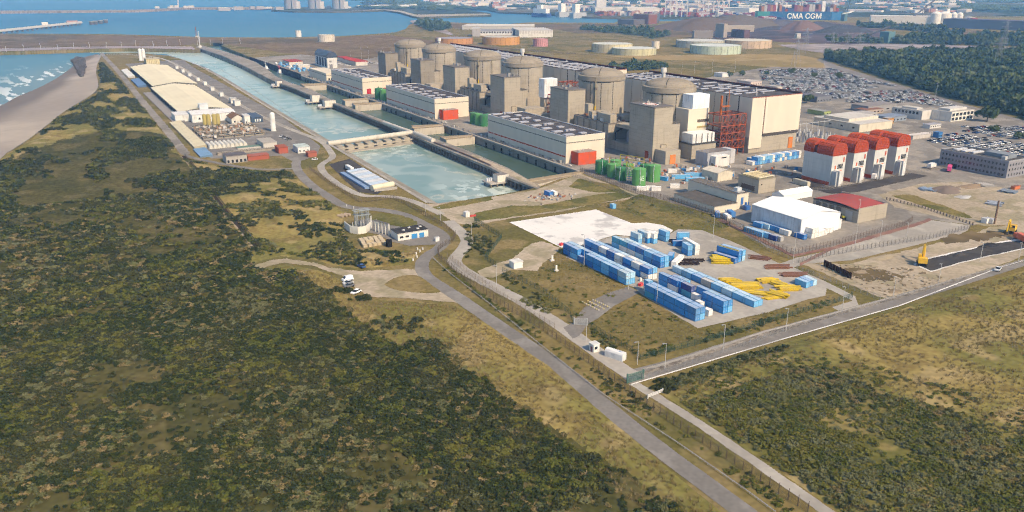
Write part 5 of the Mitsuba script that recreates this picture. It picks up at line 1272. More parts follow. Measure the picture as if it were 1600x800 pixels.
# ------------------------------------------------------------------ small substation by the coast road
a, b = (138.7,360.7), (155.1,359.4)
t = house('switch_house', 'white flat roofed house with a black roof and blue doors by the road bend', a[0], b[0], a[1], a[1] + 9.5, 3.6, (.70, .67, .61), (.045, .043, .045), windows=[('front', 3, 1.2, 2.2, 1.6)] if 0 else None)
for k, u in enumerate((.12, .30)):
    m = M(); x = a[0] + (b[0] - a[0]) * u; m.box(x - .9, x + .9, a[1] - .07, a[1] - .01, 1.3, 2.3, (.25, .27, .3)); put('window', m, 'glass_dark', t)
for u, w in ((.5, .9), (.58, .9), (.78, 1.3)):
    m = M(); x = a[0] + (b[0] - a[0]) * u; m.box(x - w, x + w, a[1] - .08, a[1] - .01, .1, 2.6, (.05, .25, .55)); put('blue_door', m, 'matte', t)
for u, v in ((.25, .4), (.5, .7), (.7, .3), (.85, .6)):
    m = M(); x, y = a[0] + (b[0] - a[0]) * u, a[1] + 9 * v; m.box(x, x + 1.3, y, y + 1.1, 3.9, 4.3, (.6, .58, .55)); put('roof_light', m, 'matte', t)
p = (127,386.1)
t = thing('transformer_wall', 'curved white wall around the transformer yard', 'wall')
pts = [(122.8,395),(122.8,385.9),(125.5,381.8),(129.7,382),(134.7,388.3),(138.5,398.4)]
for (u, v) in zip(pts[:-1], pts[1:]):
    m = M(); w = LineString([u, v]).buffer(.25, cap_style=3); m.prism(list(w.exterior.coords)[:-1], 0, 3.8, (.70, .67, .60)); put('wall_section', m, 'matte', t)
t = thing('switch_gantry', 'grey blue steel gantry with insulators in the transformer yard', 'gantry')
bx, by = (131.4,392.8)
for dx_ in (-3, 0, 3):
    m = M()
    for dy in (0, 3):
        m.tube((bx + dx_, by + dy, 0), (bx + dx_, by + dy, 9), .2, 4, (.28, .32, .36)); m.tube((bx + dx_ + .9, by + dy, 0), (bx + dx_ + .9, by + dy, 9), .2, 4, (.28, .32, .36))
    for z in np.arange(0, 9, 1.6):
        m.tube((bx + dx_, by, z), (bx + dx_ + .9, by, z + 1.6), .1, 4, (.28, .32, .36)); m.tube((bx + dx_, by, z), (bx + dx_, by + 3, z + 1.6), .1, 4, (.28, .32, .36))
    put('leg', m, 'matte', t)
m = M()
for z in (6.5, 9):
    m.tube((bx - 4, by, z), (bx + 5, by, z), .25, 4, (.28, .32, .36)); m.tube((bx - 4, by + 3, z), (bx + 5, by + 3, z), .25, 4, (.28, .32, .36))
put('crossbeam', m, 'matte', t)
for k in range(7):
    m = M(); x, y = bx - 6 + 2.2 * k, by - 3 + (k % 2) * 2; m.cyl(x, y, 0, 2.4, .6, 8, (.25, .27, .28)); m.cyl(x, y, 2.4, 4.2, .22, 6, (.55, .53, .5)); put('insulator', m, 'matte', t)
t = thing('portal_frame', 'row of white concrete columns joined by a beam', 'frame')
pa, pb = (134.8,381.7), (138.4,372)
for k in range(5):
    u = k / 4; x, y = pa[0] + (pb[0] - pa[0]) * u, pa[1] + (pb[1] - pa[1]) * u; m = M(); m.box(x - .35, x + .35, y - .35, y + .35, 0, 6, (.62, .60, .55)); put('column', m, 'matte', t)
m = M(); m.tube((pa[0], pa[1], 6.2), (pb[0], pb[1], 6.2), .5, 4, (.2, .19, .18)); put('beam', m, 'matte', t)
t = thing('block_pile', 'pale concrete pipes and blocks laid in rows near the transformer yard', 'blocks')
pa = (121.1,360)
for i in range(5):
    for j in range(4):
        if (i, j) in ((1, 1), (2, 1)): continue
        x, y = pa[0] + 2.4 * i + .5 * j, pa[1] + 3.2 * j; m = M(); m.rbox(x, y, 2, 2.6, .05, 1.5, rnd.uniform(-.2, .2), (.48, .40, .27), top=(.55, .46, .32)); put('block', m, 'matte', t)
t = thing('black_tank', 'black tank at the end of the concrete block rows', 'tank'); p = (131.8,355.1); m = M(); m.cyl(p[0], p[1], 0, 3.4, 1.5, 14, (.02, .02, .022)); put('shell', m, 'matte', t); m = M(); m.cyl(p[0], p[1], 3.4, 3.7, .5, 10, (.05, .05, .05)); put('lid', m, 'matte', t)
for k, p in enumerate([(126.4,418.1),(128.6,419.1)]):
    t = thing('pipe_pile', 'short concrete pipe lying on the grass, %s of two' % ('left', 'right')[k], 'pipe'); m = M(); m.tube((p[0], p[1], .8), (p[0] + 2, p[1] - 3, .8), .8, 10, (.42, .34, .25)); put('pipe', m, 'matte', t); m = M(); m.tube((p[0] + 2.2, p[1] + .2, .8), (p[0] + 4.2, p[1] - 2.8, .8), .8, 10, (.4, .32, .24)); put('second_pipe', m, 'matte', t)
t = thing('white_cabinet', 'white roadside cabinet at the road bend', 'cabinet'); p = (154.6,350.5); m = M(); m.box(p[0], p[0] + 2, p[1], p[1] + 1.2, 0, 2.1, (.72, .71, .69)); put('body', m, 'matte', t); m = M(); m.box(p[0] - .1, p[0] + 2.1, p[1] - .1, p[1] + 1.3, 2.1, 2.25, (.55, .55, .55)); put('lid', m, 'matte', t)
for k, p in enumerate([(141.4,342.9),(141.3,339.6),(143.6,341.7),(138.2,336.9),(133.3,329.1),(136.7,332.4),(137.3,436.5),(139.5,430.5)]):
    t = thing('roadside_post', 'small white post on the verge of the road bend, %s' % ORD[k], 'post', 'white posts at the road bend'); m = M(); m.box(p[0], p[0] + .5, p[1], p[1] + .5, 0, 1.2, (.72, .7, .66)); put('post', m, 'matte', t)
# low blue and white works beside the near basin
t = thing('fish_pens', 'low works with pale blue and white sloping roofs beside the near basin', 'building')
pa, pb = (163,463.3), (177.6,468.3)
x0, x1, y0 = pa[0] + 1, pb[0] - 2, pa[1] + 5
y1 = (173.3,516.3)[1]
for k in range(7):
    ya, yb = y0 + (y1 - y0) * k / 7, y0 + (y1 - y0) * (k + .93) / 7; m = M(); c = ((.52, .62, .74), (.66, .68, .70))[k % 2]
    m.box(x0, x1, ya, yb, 0, 2.6, (.4, .44, .5)); m.quad((x0 - .2, ya, 2.7), (x1 + .2, ya, 3.5), (x1 + .2, yb, 3.5), (x0 - .2, yb, 2.7), c); put('bay', m, 'matte', t)
m = M(); m.box(x0 - 3.4, x0 - .4, y0 + 2, y1 + 3, 0, 1.3, (.22, .32, .5)); put('blue_side', m, 'matte', t)
t = thing('cream_tube', 'cream rounded shed at the near end of the pale blue works', 'building'); m = M(); m.tube((pa[0] + .2, pa[1] + 1.5, 1.6), (pb[0] + 1, pb[1] - 1 + 1.5, 1.6), 1.9, 14, (.66, .60, .46)); put('shell', m, 'matte', t, smooth=40); m = M(); m.box(pa[0] + .5, pb[0] + .8, pa[1] - 2.2, pa[1] - .8, 0, 1.4, (.4, .37, .33)); put('plinth', m, 'matte', t)
for k, p in enumerate([(168.1,524.8),(168.1,519.2)]):
    t = thing('parked_truck', 'white and black lorry parked beside the pale blue works, %s' % ('left', 'right')[k], 'lorry'); m = M(); m.box(p[0], p[0] + 2.4, p[1], p[1] + 6, 1, 3.4, (.7, .69, .68)); put('box', m, 'paint', t); m = M(); m.box(p[0], p[0] + 2.4, p[1] + 6.2, p[1] + 8, .8, 2.8, (.04, .04, .05)); put('cab', m, 'paint', t); m = M(); m.box(p[0] + .1, p[0] + 2.3, p[1] + .3, p[1] + 7.6, .4, .98, (.03, .03, .03)); put('chassis', m, 'matte', t)

# ------------------------------------------------------------------ buildings between the container yard and the halls
a, b, c = (311.5,321), (327.7,322.6), (308.3,359.8)
house('low_workshop', 'low cream workshop with a dark flat roof along the yard fence', a[0] - 1, b[0], a[1], a[1] + 34, 3.9, (.58, .53, .45), (.10, .095, .09), mat='cream_panel')
t = house('workshop', 'taller cream workshop with a dark ribbed roof and a blue painted panel', b[0] + .4, b[0] + 9.4, a[1] + 1.2, a[1] + 42, 8.6, (.64, .58, .49), (.10, .095, .095), mat='cream_panel')
bx, by = b[0] + .4, a[1] + 1.2
m = M(); m.box(bx + 3.4, bx + 5.2, by - .12, by - .02, 2.2, 6.4, (.06, .16, .42)); put('blue_panel', m, 'matte', t)
m = M(); m.box(bx + 3, bx + 6.5, by + 3, by + 6, 8.92, 11.3, (.55, .58, .6)); m.box(bx + 2, bx + 7.5, by + 1.5, by + 7.5, 8.91, 9.4, (.4, .4, .4)); put('roof_unit', m, 'matte', t)
for k in range(14):
    m = M(); y = by + 9 + 2.3 * k; m.box(bx + .3, bx + 8.7, y, y + .5, 8.91, 9.12, (.2, .19, .185)); put('roof_rib', m, 'matte', t)
t = thing('blue_machine', 'blue pump skid standing at the end of the cream workshop', 'machine'); m = M(); m.box(bx + 3.2, bx + 6.5, by - 5, by - 1.5, .1, 2.4, (.04, .13, .38)); put('body', m, 'paint', t); m = M(); m.cyl(bx + 4.5, by - 3, 2.4, 4.2, .7, 10, (.04, .14, .4)); m.tube((bx + 5.4, by - 4, 1), (bx + 5.4, by - 4, 4.6), .3, 6, (.05, .16, .42)); put('column', m, 'paint', t)
q = (305.6,313.9); container(q[0] + 1.2, q[1], .08, 'dark blue', 'beside the white trailer at the yard gate', -35); q = (307.5,307.1); container(q[0] + 1.2, q[1], .08, 'white', 'at the yard gate below the cream workshop', -20)
a, b = (317.1,266), (346.6,268.5)
t = house('tent_hall', 'large white tent hall with shade coloured into its side wall', a[0] + .5, b[0] - .5, a[1] + .5, a[1] + 34, 9.4, (.76, .76, .77), (.86, .86, .86), 2.6, mat='plain', rmat='plain')
m = M(); m.box(a[0] + .3, a[0] + .48, a[1] + .6, a[1] + 33.8, 0, 9.2, (.56, .59, .64)); put('side_sheet', m, 'matte', t)  # greyer than the white walls: this side's shade is put into the colour
for k in range(9):
    m = M(); y = a[1] + 1 + 4.1 * k; m.box(a[0] + .2, a[0] + .29, y, y + .15, 0, 9.1, (.45, .47, .5)); put('side_rib', m, 'matte', t)
t = thing('tent_vestibule', 'small white lean-to at the right corner of the tent hall', 'shed'); m = M(); m.box(b[0] - .3, b[0] + 2.6, a[1] + 1.5, a[1] + 8, 0, 4.8, (.72, .71, .68)); put('wall', m, 'plain', t); m = M(); m.box(b[0] - .3, b[0] + 2.8, a[1] + 1.3, a[1] + 8.2, 4.81, 5, (.6, .6, .6)); put('roof', m, 'plain', t)
a, b = (364.8,321.1), (388.9,319.4); house('small_tent', 'smaller white tent behind the tent hall', a[0], b[0], a[1], a[1] + 9, 3.6, (.78, .78, .78), (.86, .86, .85), 1.8, axis='x', mat='plain', rmat='plain')
a, b = (364.2,269.4), (387.7,269)
x0, x1, y0, y1 = a[0], b[0], a[1], a[1] + 30
t = thing('red_roofed_hall', 'concrete hall with a red roof sunk between its walls', 'building')
m = M(); m.box(x0, x1, y0, y1, 0, 7.0); put('wall', m, 'concrete', t)
m = M(); m.box(x0, x1, y0, y0 + .5, 7.0, 8.1); m.box(x1 - .5, x1, y0 + .5, y1, 7.0, 8.3); put('parapet', m, 'concrete', t)
m = M()
for k in range(10):
    ya, yb = y0 + .5 + (y1 - y0 - .5) * k / 10, y0 + .5 + (y1 - y0 - .5) * (k + 1) / 10
    f = lambda y: 7.15 + 1.3 * math.sin(math.pi * min(1, max(0, (y - y0) / (y1 - y0)))) ** .8
    m.quad((x0 - .2, ya, f(ya)), (x1 - .5, ya, f(ya)), (x1 - .5, yb, f(yb)), (x0 - .2, yb, f(yb)), (.36, .085, .08))
put('roof', m, 'matte', t)
m = M(); m.box(x0 - .25, x0 + .02, y0, y1, 6.6, 7.4, (.15, .12, .1)); put('gutter', m, 'matte', t)
m = M(); m.box(x0 - .12, x0 - .02, y0 + 3.5, y0 + 8, .1, 5.6, (.42, .41, .39)); put('door', m, 'matte', t)
for k in range(4):
    m = M(); y = y0 + 11 + k * 4.6; m.box(x0 - .1, x0 - .02, y, y + 3.2, .6, 6.2, (.17, .15, .13)); put('dark_panel', m, 'matte', t)
t = thing('fork_lift', 'small black and yellow fork lift before the red roofed hall', 'vehicle'); p = (362,276.3); m = M(); m.box(p[0], p[0] + 2, p[1], p[1] + 2.6, .3, 1.5, (.03, .03, .03)); m.box(p[0] + .2, p[0] + 1.8, p[1] + .3, p[1] + 1.6, 1.5, 2.4, (.6, .5, .02)); put('body', m, 'paint', t); m = M(); m.box(p[0] + .3, p[0] + .5, p[1] + 2.7, p[1] + 2.9, .1, 3, (.04, .04, .04)); m.box(p[0] + 1.4, p[0] + 1.6, p[1] + 2.7, p[1] + 2.9, .1, 3, (.04, .04, .04)); put('mast', m, 'paint', t)
a, b = (366,377.6), (378.9,376.5); house('cream_hut', 'small cream hut with a pitched roof behind the workshops', a[0], b[0], a[1], a[1] + 15, 5.4, (.64, .58, .47), (.66, .60, .5), 1.5, windows=None)
a, b = (365.2,341.7), (379.2,344.8)
t = thing('concrete_block_house', 'bare concrete block house with pipes on its roof', 'building')
m = M(); m.box(a[0], b[0], a[1], a[1] + 17, 0, 8.5); put('wall', m, 'concrete', t)
m = M(); m.box(a[0] - .3, b[0] + .3, a[1] - .3, a[1] + 17.2, 8.5, 9, (.3, .26, .18), top=(.25, .22, .15)); put('roof', m, 'matte', t)
m = M()
for k in range(7):
    y = a[1] + 1 + 2.2 * k; m.tube((a[0] + .5, y, 9.6), (b[0] - 1, y + 1, 9.6 + .3 * (k % 3)), .5, 6, rnd.choice([(.5, .44, .28), (.1, .1, .1), (.55, .5, .36)]))
put('roof_pipe', m, 'matte', t, kind='stuff', label='pipes and ducts over the roof')
m = M(); m.box(a[0] - .12, a[0] - .02, a[1] + 3, a[1] + 14, 1, 4, (.14, .1, .08)); m.box(a[0] + 2, a[0] + 2.8, a[1] - .1, a[1] - .02, 5, 6, (.05, .05, .05)); put('opening', m, 'matte', t)
t = thing('long_tank', 'long cream box tank on the ground by the red roofed blocks', 'tank'); a, b = (406.2,348.8), (405.9,337.3); m = M(); m.rbox((a[0] + b[0]) / 2, (a[1] + b[1]) / 2 + 1.5, 2.6, 12, .2, 3.2, math.atan2(b[1] - a[1], b[0] - a[0]) + math.pi / 2, (.58, .53, .42)); put('shell', m, 'matte', t); m = M(); m.rbox((a[0] + b[0]) / 2, (a[1] + b[1]) / 2 + 1.5, 2.2, 11, 3.21, 3.35, math.atan2(b[1] - a[1], b[0] - a[0]) + math.pi / 2, (.45, .42, .35)); put('lid', m, 'matte', t)


def lorry(p, a, L, col, label, cab=(.7, .7, .7)):
    t = thing('lorry', label, 'lorry'); an = math.radians(a); ca, sa = math.cos(an), math.sin(an)
    f = lambda s, u: (p[0] + s * ca - u * sa, p[1] + s * sa + u * ca)
    m = M(); m.rbox(*f(0, 0), L, 2.5, 1.0, 3.9, an, col); put('box', m, 'paint', t)
    m = M(); m.rbox(*f(L / 2 + 1.5, 0), 2.2, 2.4, .7, 3.1, an, cab); put('cab', m, 'paint', t)
    m = M(); m.rbox(*f(L / 2 + 2.62, 0), .06, 2.1, 1.8, 2.8, an, (.03, .03, .04)); put('windscreen', m, 'glass_dark', t)
    for s in (-L * .38, -L * .22, L / 2 + 1.4):
        for u in (-1.05, 1.05):
            q = f(s, u); m = M(); m.tube((q[0] + .15 * sa, q[1] - .15 * ca, .5), (q[0] - .15 * sa, q[1] + .15 * ca, .5), .5, 10, (.02, .02, .02)); put('wheel', m, 'matte', t)


lorry((462.4,333.4), 25, 11, (.74, .73, .72), 'white lorry standing before the third red roofed block')
lorry((525.3,322.9), 30, 9, (.62, .07, .22), 'bright pink lorry before the grey office', (.6, .08, .22))
lorry((521.7,334.2), 10, 6, (.72, .71, .7), 'small white lorry left of the pink one')
lorry((313.5,310.9), 70, 6, (.05, .2, .5), 'blue and white lorry at the gate below the workshop')
lorry((408.1,207.2), 60, 7, (.60, .12, .05), 'orange red lorry at the right edge of the black lined pit', (.6, .13, .05))
lorry((334.7,409.8), 40, 9, (.74, .73, .72), 'white tanker behind the green tanks', (.03, .12, .4))

# grey office ------------------------------------------------------------------
x0, x1, y0, y1, h = 537, 563, 291, 338.7, 11.0
t = thing('grey_office', 'long grey three storey office with rows of small dark windows', 'building')
m = M(); m.box(x0, x1, y0, y1, 0, h, (.27, .265, .29)); put('wall', m, 'matte', t)
m = M(); m.box(x0 + .4, x1 - .4, y0 + .4, y1 - .4, h - .3, h + .02, (.2, .2, .2), top=(.085, .085, .09)); put('roof', m, 'matte', t)
m = M()
for q in ((x0 - .05, x0 + .4, y0 - .05, y1 + .05), (x1 - .4, x1 + .05, y0 - .05, y1 + .05), (x0 + .4, x1 - .4, y0 - .05, y0 + .4), (x0 + .4, x1 - .4, y1 - .4, y1 + .05)):
    m.box(*q, h - .02, h + .7, (.33, .33, .35))
put('parapet', m, 'matte', t)
for r in range(3):
    for k in range(18):
        y = y1 - 2.2 - k * 2.52
        w = .55 if (r == 0 or (k * 7 + r) % 3) else .85
        m = M(); m.box(x0 - .08, x0 - .01, y - w, y + w, (8.0, 4.7, 1.3)[r], (9.5, 6.3, 2.9)[r], (.03, .03, .04)); put('window', m, 'glass_dark', t)
    for k in range(7):
        x = x0 + 2.4 + k * 3.2
        m = M(); m.box(x - .5, x + .5, y0 - .13, y0 - .06, (8.0, 4.7, 1.3)[r], (9.5, 6.3, 2.9)[r], (.03, .03, .04)); put('window', m, 'glass_dark', t)
m = M(); m.box(x0 + 9, x0 + 19, y0 + 6, y0 + 22, h, h + 2.6, (.23, .26, .30)); put('plant_room', m, 'matte', t)
m = M(); m.box(x0 + 4, x0 + 6.8, y0 + 5, y0 + 7.6, h, h + 2.3, (.5, .5, .5)); put('stair_head', m, 'matte', t)
for k in range(3):
    m = M(); m.box(x0 + 6, x0 + 18, y1 - 8 - 6 * k, y1 - 5 - 6 * k, h + .03, h + .9, (.55, .56, .6), top=(.6, .62, .66)); put('roof_light', m, 'matte', t)
m = M(); m.box(x0 - .15, x0 - .02, y1 - 13.5, y1 - 9.5, .05, 3, (.03, .03, .03)); put('entrance', m, 'matte', t)

# white office by the road ---------------------------------------------------------
a, b = (719.3,463.9), (753.3,449.1)
t = thing('white_office', 'white two storey office with dark windows near the round tree', 'building')
x0, x1, y0 = a[0], b[0], min(a[1], b[1])
m = M(); m.box(x0, x1, y0, y0 + 20, 0, 9, (.68, .65, .60), top=(.4, .38, .35)); m.box(x0 - 14, x0, y0 + 22, y0 + 52, 0, 8.4, (.60, .57, .53), top=(.42, .4, .37)); m.box(x0 - 14, x0 + 8, y0 + 20, y0 + 22, 0, 8.4, (.6, .57, .53)); put('wall', m, 'matte', t)
for k in range(6):
    for z in (1, 5):
        m = M(); x = x0 + (x1 - x0) * (k + .5) / 6; m.box(x - 1.9, x + 1.9, y0 - .1, y0 - .02, z, z + 2.6, (.08, .09, .11)); put('window', m, 'glass_dark', t)
for k in range(7):
    m = M(); y = y0 + 25 + 3.8 * k; m.box(x0 - 14.1, x0 - 14.02, y - 1.1, y + 1.1, 4.6, 7, (.07, .08, .1)); put('window', m, 'glass_dark', t)
m = M(); m.box(x0 + 4, x1 - 4, y0 + 5, y0 + 16, 9, 11, (.6, .58, .55)); m.box(x0 - 11, x0 - 3, y0 + 28, y0 + 44, 8.4, 10, (.55, .53, .5)); put('roof_plant', m, 'matte', t)
a, b, c = (606.5,502.7), (598.7,453.7), (641.9,462.9)
t = house('cream_store', 'cream flat roofed store with stepped roofs behind the red roofed blocks', b[0], c[0], b[1], a[1], 6.6, (.62, .56, .45), (.55, .53, .50), windows=[('side', 4, 2.6, 4, 2.4)])
m = M(); m.box(b[0] + 3, c[0] - 1, b[1] + 14, a[1] - 8, 6.9, 9.4, (.6, .55, .46), top=(.56, .54, .5)); put('upper_storey', m, 'matte', t)
for nm, lab, base, dep, h, wc, rc in (('green_shed', 'small pale green shed with a grey roof', ([(645.8,545.8),(655.6,531)]), 20, 4, (.34, .40, .16), (.30, .3, .28)), ('dark_hall', 'dark grey flat hall by the near edge of the car park', ([(713.4,610.9),(736.4,597.9)]), 30, 6, (.18, .19, .22), (.15, .15, .17)),
                             ('grey_hall', 'long grey hall with a sloping roof behind the cream store', ([(700.7,543.5),(743.9,524.1)]), 20, 6, (.30, .29, .29), (.26, .24, .24)), ('brown_hall', 'low hall with a brown roof right of the cream store', ([(688.6,526.3),(714.1,516.6)]), 14, 4, (.4, .33, .28), (.24, .12, .09)),
                             ('blue_hall', 'low hall with a blue grey roof in front of the white office', ([(666.8,481),(691.9,475.2)]), 16, 4.5, (.24, .28, .34), (.22, .27, .36)), ('orange_store', 'small orange brown block beside the blue grey hall', ([(657.4,469.9),(665.6,469.3)]), 6, 5, (.5, .24, .06), (.4, .38, .36)),
                             ('flat_store', 'long low flat roofed store with a white edge left of the car park', ([(642.9,511.5),(687.7,503.7)]), 16, 3.5, (.5, .48, .45), (.42, .4, .38)), ('white_row', 'low white row of cabins in front of the grey car park', ([(668.4,455.7),(684.1,435.2)]), 7, 3.2, (.64, .62, .6), (.36, .36, .4)),
                             ('pink_office', 'pinkish flat roofed office behind the turbine hall roof', ([(759.2,774),(778.2,739.9)]), 24, 5, (.55, .46, .42), (.5, .46, .42)), ('cream_office', 'cream low office beside the pinkish one', ([(748.8,705.2),(756.9,686.7)]), 20, 5, (.58, .52, .46), (.46, .43, .4)), ('gate_store', 'white low shed beside the far car park', ([(796.9,837.6),(810.6,829.9)]), 16, 5, (.66, .65, .64), (.6, .6, .62)),
                             ('long_canopy', 'long pale canopy roof between the car parks', ([(608.9,437.4),(633.3,409.8)]), 6, 3, (.5, .47, .44), (.62, .58, .54)), ('blue_cabin', 'blue cabin row beside the pale canopy', ([(633.3,409.8),(638.5,403.6)]), 5, 4.5, (.05, .18, .42), (.1, .22, .45))):
    (xa, ya), (xb, yb) = base
    house(nm, lab, min(xa, xb), max(xa, xb), min(ya, yb), min(ya, yb) + dep, h, wc, rc, windows=[('front', 5, 1.2, 2.4, max(.6, abs(xb - xa) / 11))] if nm not in ('long_canopy', 'gate_store') else None)
t = thing('switchyard', 'white clutter of insulators and frames left of the red roofed blocks', 'switchyard'); m = M()
for k in range(90):
    p = (525.5,444.6); x, y = p[0] + rnd.uniform(-8, 30), p[1] + rnd.uniform(-8, 26); c = rnd.choice([(.6, .6, .6), (.4, .42, .45), (.66, .64, .6), (.2, .22, .28)])
    m.cyl(x, y, 0, rnd.uniform(2, 6), rnd.uniform(.3, .8), 6, c)
put('insulator', m, 'matte', t, kind='stuff', label='crowd of pale insulators'); m = M()
for k in range(6):
    p = (525.5,444.6); x, y = p[0] - 6 + 7 * k, p[1] + 10; m.tube((x, y, 0), (x, y, 14), .25, 4, (.45, .45, .46)); m.tube((x, y, 13), (x + 7, y, 13), .25, 4, (.45, .45, .46))
put('frame', m, 'matte', t)

# building site -----------------------------------------------------------------------
def excavator(p, a, label, arm=1):
    t = thing('excavator', label, 'excavator'); to = T().translate([p[0], p[1], .15]).rotate([0, 0, 1], a).scale(1.4); p = (0, 0); an = 0.; ca, sa = math.cos(an), math.sin(an); Yc, K = (.66, .40, .02), (.03, .03, .03)
    f = lambda s, u, z: (p[0] + s * ca - u * sa, p[1] + s * sa + u * ca, z)
    for u in (-1.25, 1.25):
        m = M(); q = f(0, u, 0); m.rbox(q[0], q[1], 4.2, .6, .15, 1.0, an, K); put('track', m, 'matte', t, to=to)
    m = M(); q = f(-.4, 0, 0); m.rbox(q[0], q[1], 4.0, 2.7, 1.1, 2.3, an, Yc); q = f(-1.6, 0, 0); m.rbox(q[0], q[1], 1.4, 2.7, 2.3, 2.8, an, Yc); put('body', m, 'paint', t, to=to)
    m = M(); q = f(.8, .8, 0); m.rbox(q[0], q[1], 1.6, 1.0, 2.3, 3.3, an, Yc); put('cab', m, 'paint', t, to=to)
    m = M(); m.rbox(*f(1.62, .8, 0)[:2], .06, .85, 2.4, 3.2, an, K); put('cab_window', m, 'glass_dark', t, to=to)
    m = M(); m.tube(f(1.2, -.4, 2.0), f(3.6, -.4, 5.6 * arm), .38, 4, Yc); m.tube(f(3.6, -.4, 5.6 * arm), f(5.4, -.4, 5.2 * arm), .36, 4, Yc); put('boom', m, 'paint', t, to=to)
    m = M(); m.tube(f(5.4, -.4, 5.2 * arm), f(6.4, -.4, 1.9), .26, 4, Yc); put('stick', m, 'paint', t, to=to)
    m = M(); q = f(6.2, -.4, 0); m.rbox(q[0], q[1], 1.0, 1.3, .7, 1.8, an, (.1, .08, .05)); put('bucket', m, 'matte', t, to=to)


excavator((333.3,209.9), 38, 'yellow excavator at the near end of the black lined strip')
excavator((418.3,218.8), 200, 'yellow excavator farther back on the sandy ground')
t = thing('drilling_rig', 'dark drilling rig with a tall mast on the building site', 'rig'); p = (426.8,232.7); m = M(); m.box(p[0] - 1.5, p[0] + 1.5, p[1], p[1] + 5, .3, 2.6, (.5, .5, .5)); put('carrier', m, 'paint', t); m = M(); m.box(p[0] - .5, p[0] + .5, p[1] - .6, p[1], .2, 13, (.16, .10, .07)); put('mast', m, 'paint', t)
t = thing('site_cabin', 'white site cabin left of the drilling rig', 'cabin'); p = (423.3,234.7); m = M(); m.box(p[0], p[0] + 3, p[1], p[1] + 3, .1, 2.7, (.72, .7, .68)); put('body', m, 'matte', t); m = M(); m.box(p[0] - .1, p[0] + 3.1, p[1] - .1, p[1] + 3.1, 2.71, 2.85, (.6, .6, .6)); put('roof', m, 'matte', t)
t = thing('sheet_pile_wall', 'dark rusty sheet pile wall standing in the sand', 'wall')
a, b = (293.7,231.3), (289.6,213.4)
for k in range(16):
    u, v = k / 16, (k + 1) / 16; o = .35 * (k % 2)
    m = M(); m.prism([(a[0] + (b[0] - a[0]) * u - .2 + o, a[1] + (b[1] - a[1]) * u), (a[0] + (b[0] - a[0]) * v - .2 + o, a[1] + (b[1] - a[1]) * v), (a[0] + (b[0] - a[0]) * v + .15 + o, a[1] + (b[1] - a[1]) * v + .05), (a[0] + (b[0] - a[0]) * u + .15 + o, a[1] + (b[1] - a[1]) * u + .05)], 0, 2.7 + .15 * (k % 3 == 0), (.055, .028, .022)); put('pile', m, 'matte', t)


def heap(p, rx, ry, h, c, name, label, mat='matte'):
    k, n = 7, 22
    v = [[p[0], p[1], h * .96]]
    for i in range(1, k + 1):
        for j in range(n):
            a = j * math.tau / n; r = (i / k) * (1 + .16 * math.sin(3 * a + p[0]) + .1 * math.sin(5 * a + 2)); z = h * (1 - (i / k) ** 1.5) * (1 + rnd.uniform(-.07, .07)) - .05 * (i == k)
            v.append([p[0] + rx * r * math.cos(a), p[1] + ry * r * math.sin(a), max(z, -.1)])
    f = [[0, 1 + j, 1 + (j + 1) % n] for j in range(n)]
    for i in range(k - 1):
        for j in range(n):
            A, B = 1 + i * n + j, 1 + i * n + (j + 1) % n; f += [[A, A + n, B + n], [A, B + n, B]]
    v = np.array(v); f = np.array(f); m = M(); m.add(v[f].reshape(-1, 3), np.arange(len(f) * 3).reshape(-1, 3), c)
    return put(name, m, mat, smooth=60, label=label, cat='heap')


heap((472.5,290.2), 11, 8, 3.2, (.19, .15, .13), 'soil_heap', 'brown soil heap on the building site by the grey office')
heap((497.4,289.4), 12, 5, 1.2, (.30, .22, .15), 'rubble_heap', 'long low heap of brown rubble in front of the grey office')
heap((466.8,275.4), 6, 4, .8, (.45, .45, .45), 'gravel_heap', 'small pale gravel heap on the building site')
for k, (p, c, nm) in enumerate((((467.5,256.4), (.36, .38, .42), 'grey steel bars stacked on the sand'), ((506.8,286.1), (.45, .42, .38), 'stack of pale boards near the grey office'), ((502.7,269.5), (.2, .24, .3), 'blue grey bundle of pipes at the right edge'), ((464.3,296.7), (.25, .33, .45), 'blue sheet covered stack left of the soil heap'))):
    beams(p[0], p[1], 7, 6, 2, c, 20 + 40 * k, nm, .8, .5)
t = thing('orange_skip', 'orange skip at the right edge of the building site', 'skip'); p = (511,270.3); m = M(); m.box(p[0], p[0] + 6, p[1], p[1] + 2.5, .1, 2.2, (.5, .14, .04), top=(.2, .08, .04)); put('body', m, 'paint', t); m = M(); m.box(p[0] - .1, p[0] + 6.1, p[1] - .1, p[1] + .05, 1.9, 2.3, (.4, .1, .03)); put('rim', m, 'paint', t)
q0 = (251.3,400.7)
t = thing('scrap_pile', 'pile of grey and rusty scrap beside the blue and white containers', 'scrap'); m = M()
for k in range(80):
    x, y = q0[0] + rnd.gauss(-2, 7), q0[1] + rnd.gauss(-4, 3.5); an = rnd.uniform(0, 3); m.rbox(x, y, rnd.uniform(.4, 3), rnd.uniform(.2, .8), .1, rnd.uniform(.25, 1.3), an, rnd.choice([(.4, .38, .36), (.3, .12, .07), (.55, .53, .5), (.15, .13, .12), (.2, .25, .33)]))
put('scrap', m, 'matte', t, kind='stuff', label='scrap pieces')
t = thing('works_cabin', 'white and red cabin beside the patrol road junction', 'cabin'); p = (187.1,382.4); m = M(); m.box(p[0], p[0] + 2.4, p[1], p[1] + 3, .1, 2.9, (.7, .68, .66)); put('body', m, 'matte', t); m = M(); m.box(p[0] + 2.6, p[0] + 6, p[1] - .5, p[1] + .4, .1, 1, (.5, .08, .07)); put('red_barrier', m, 'matte', t)
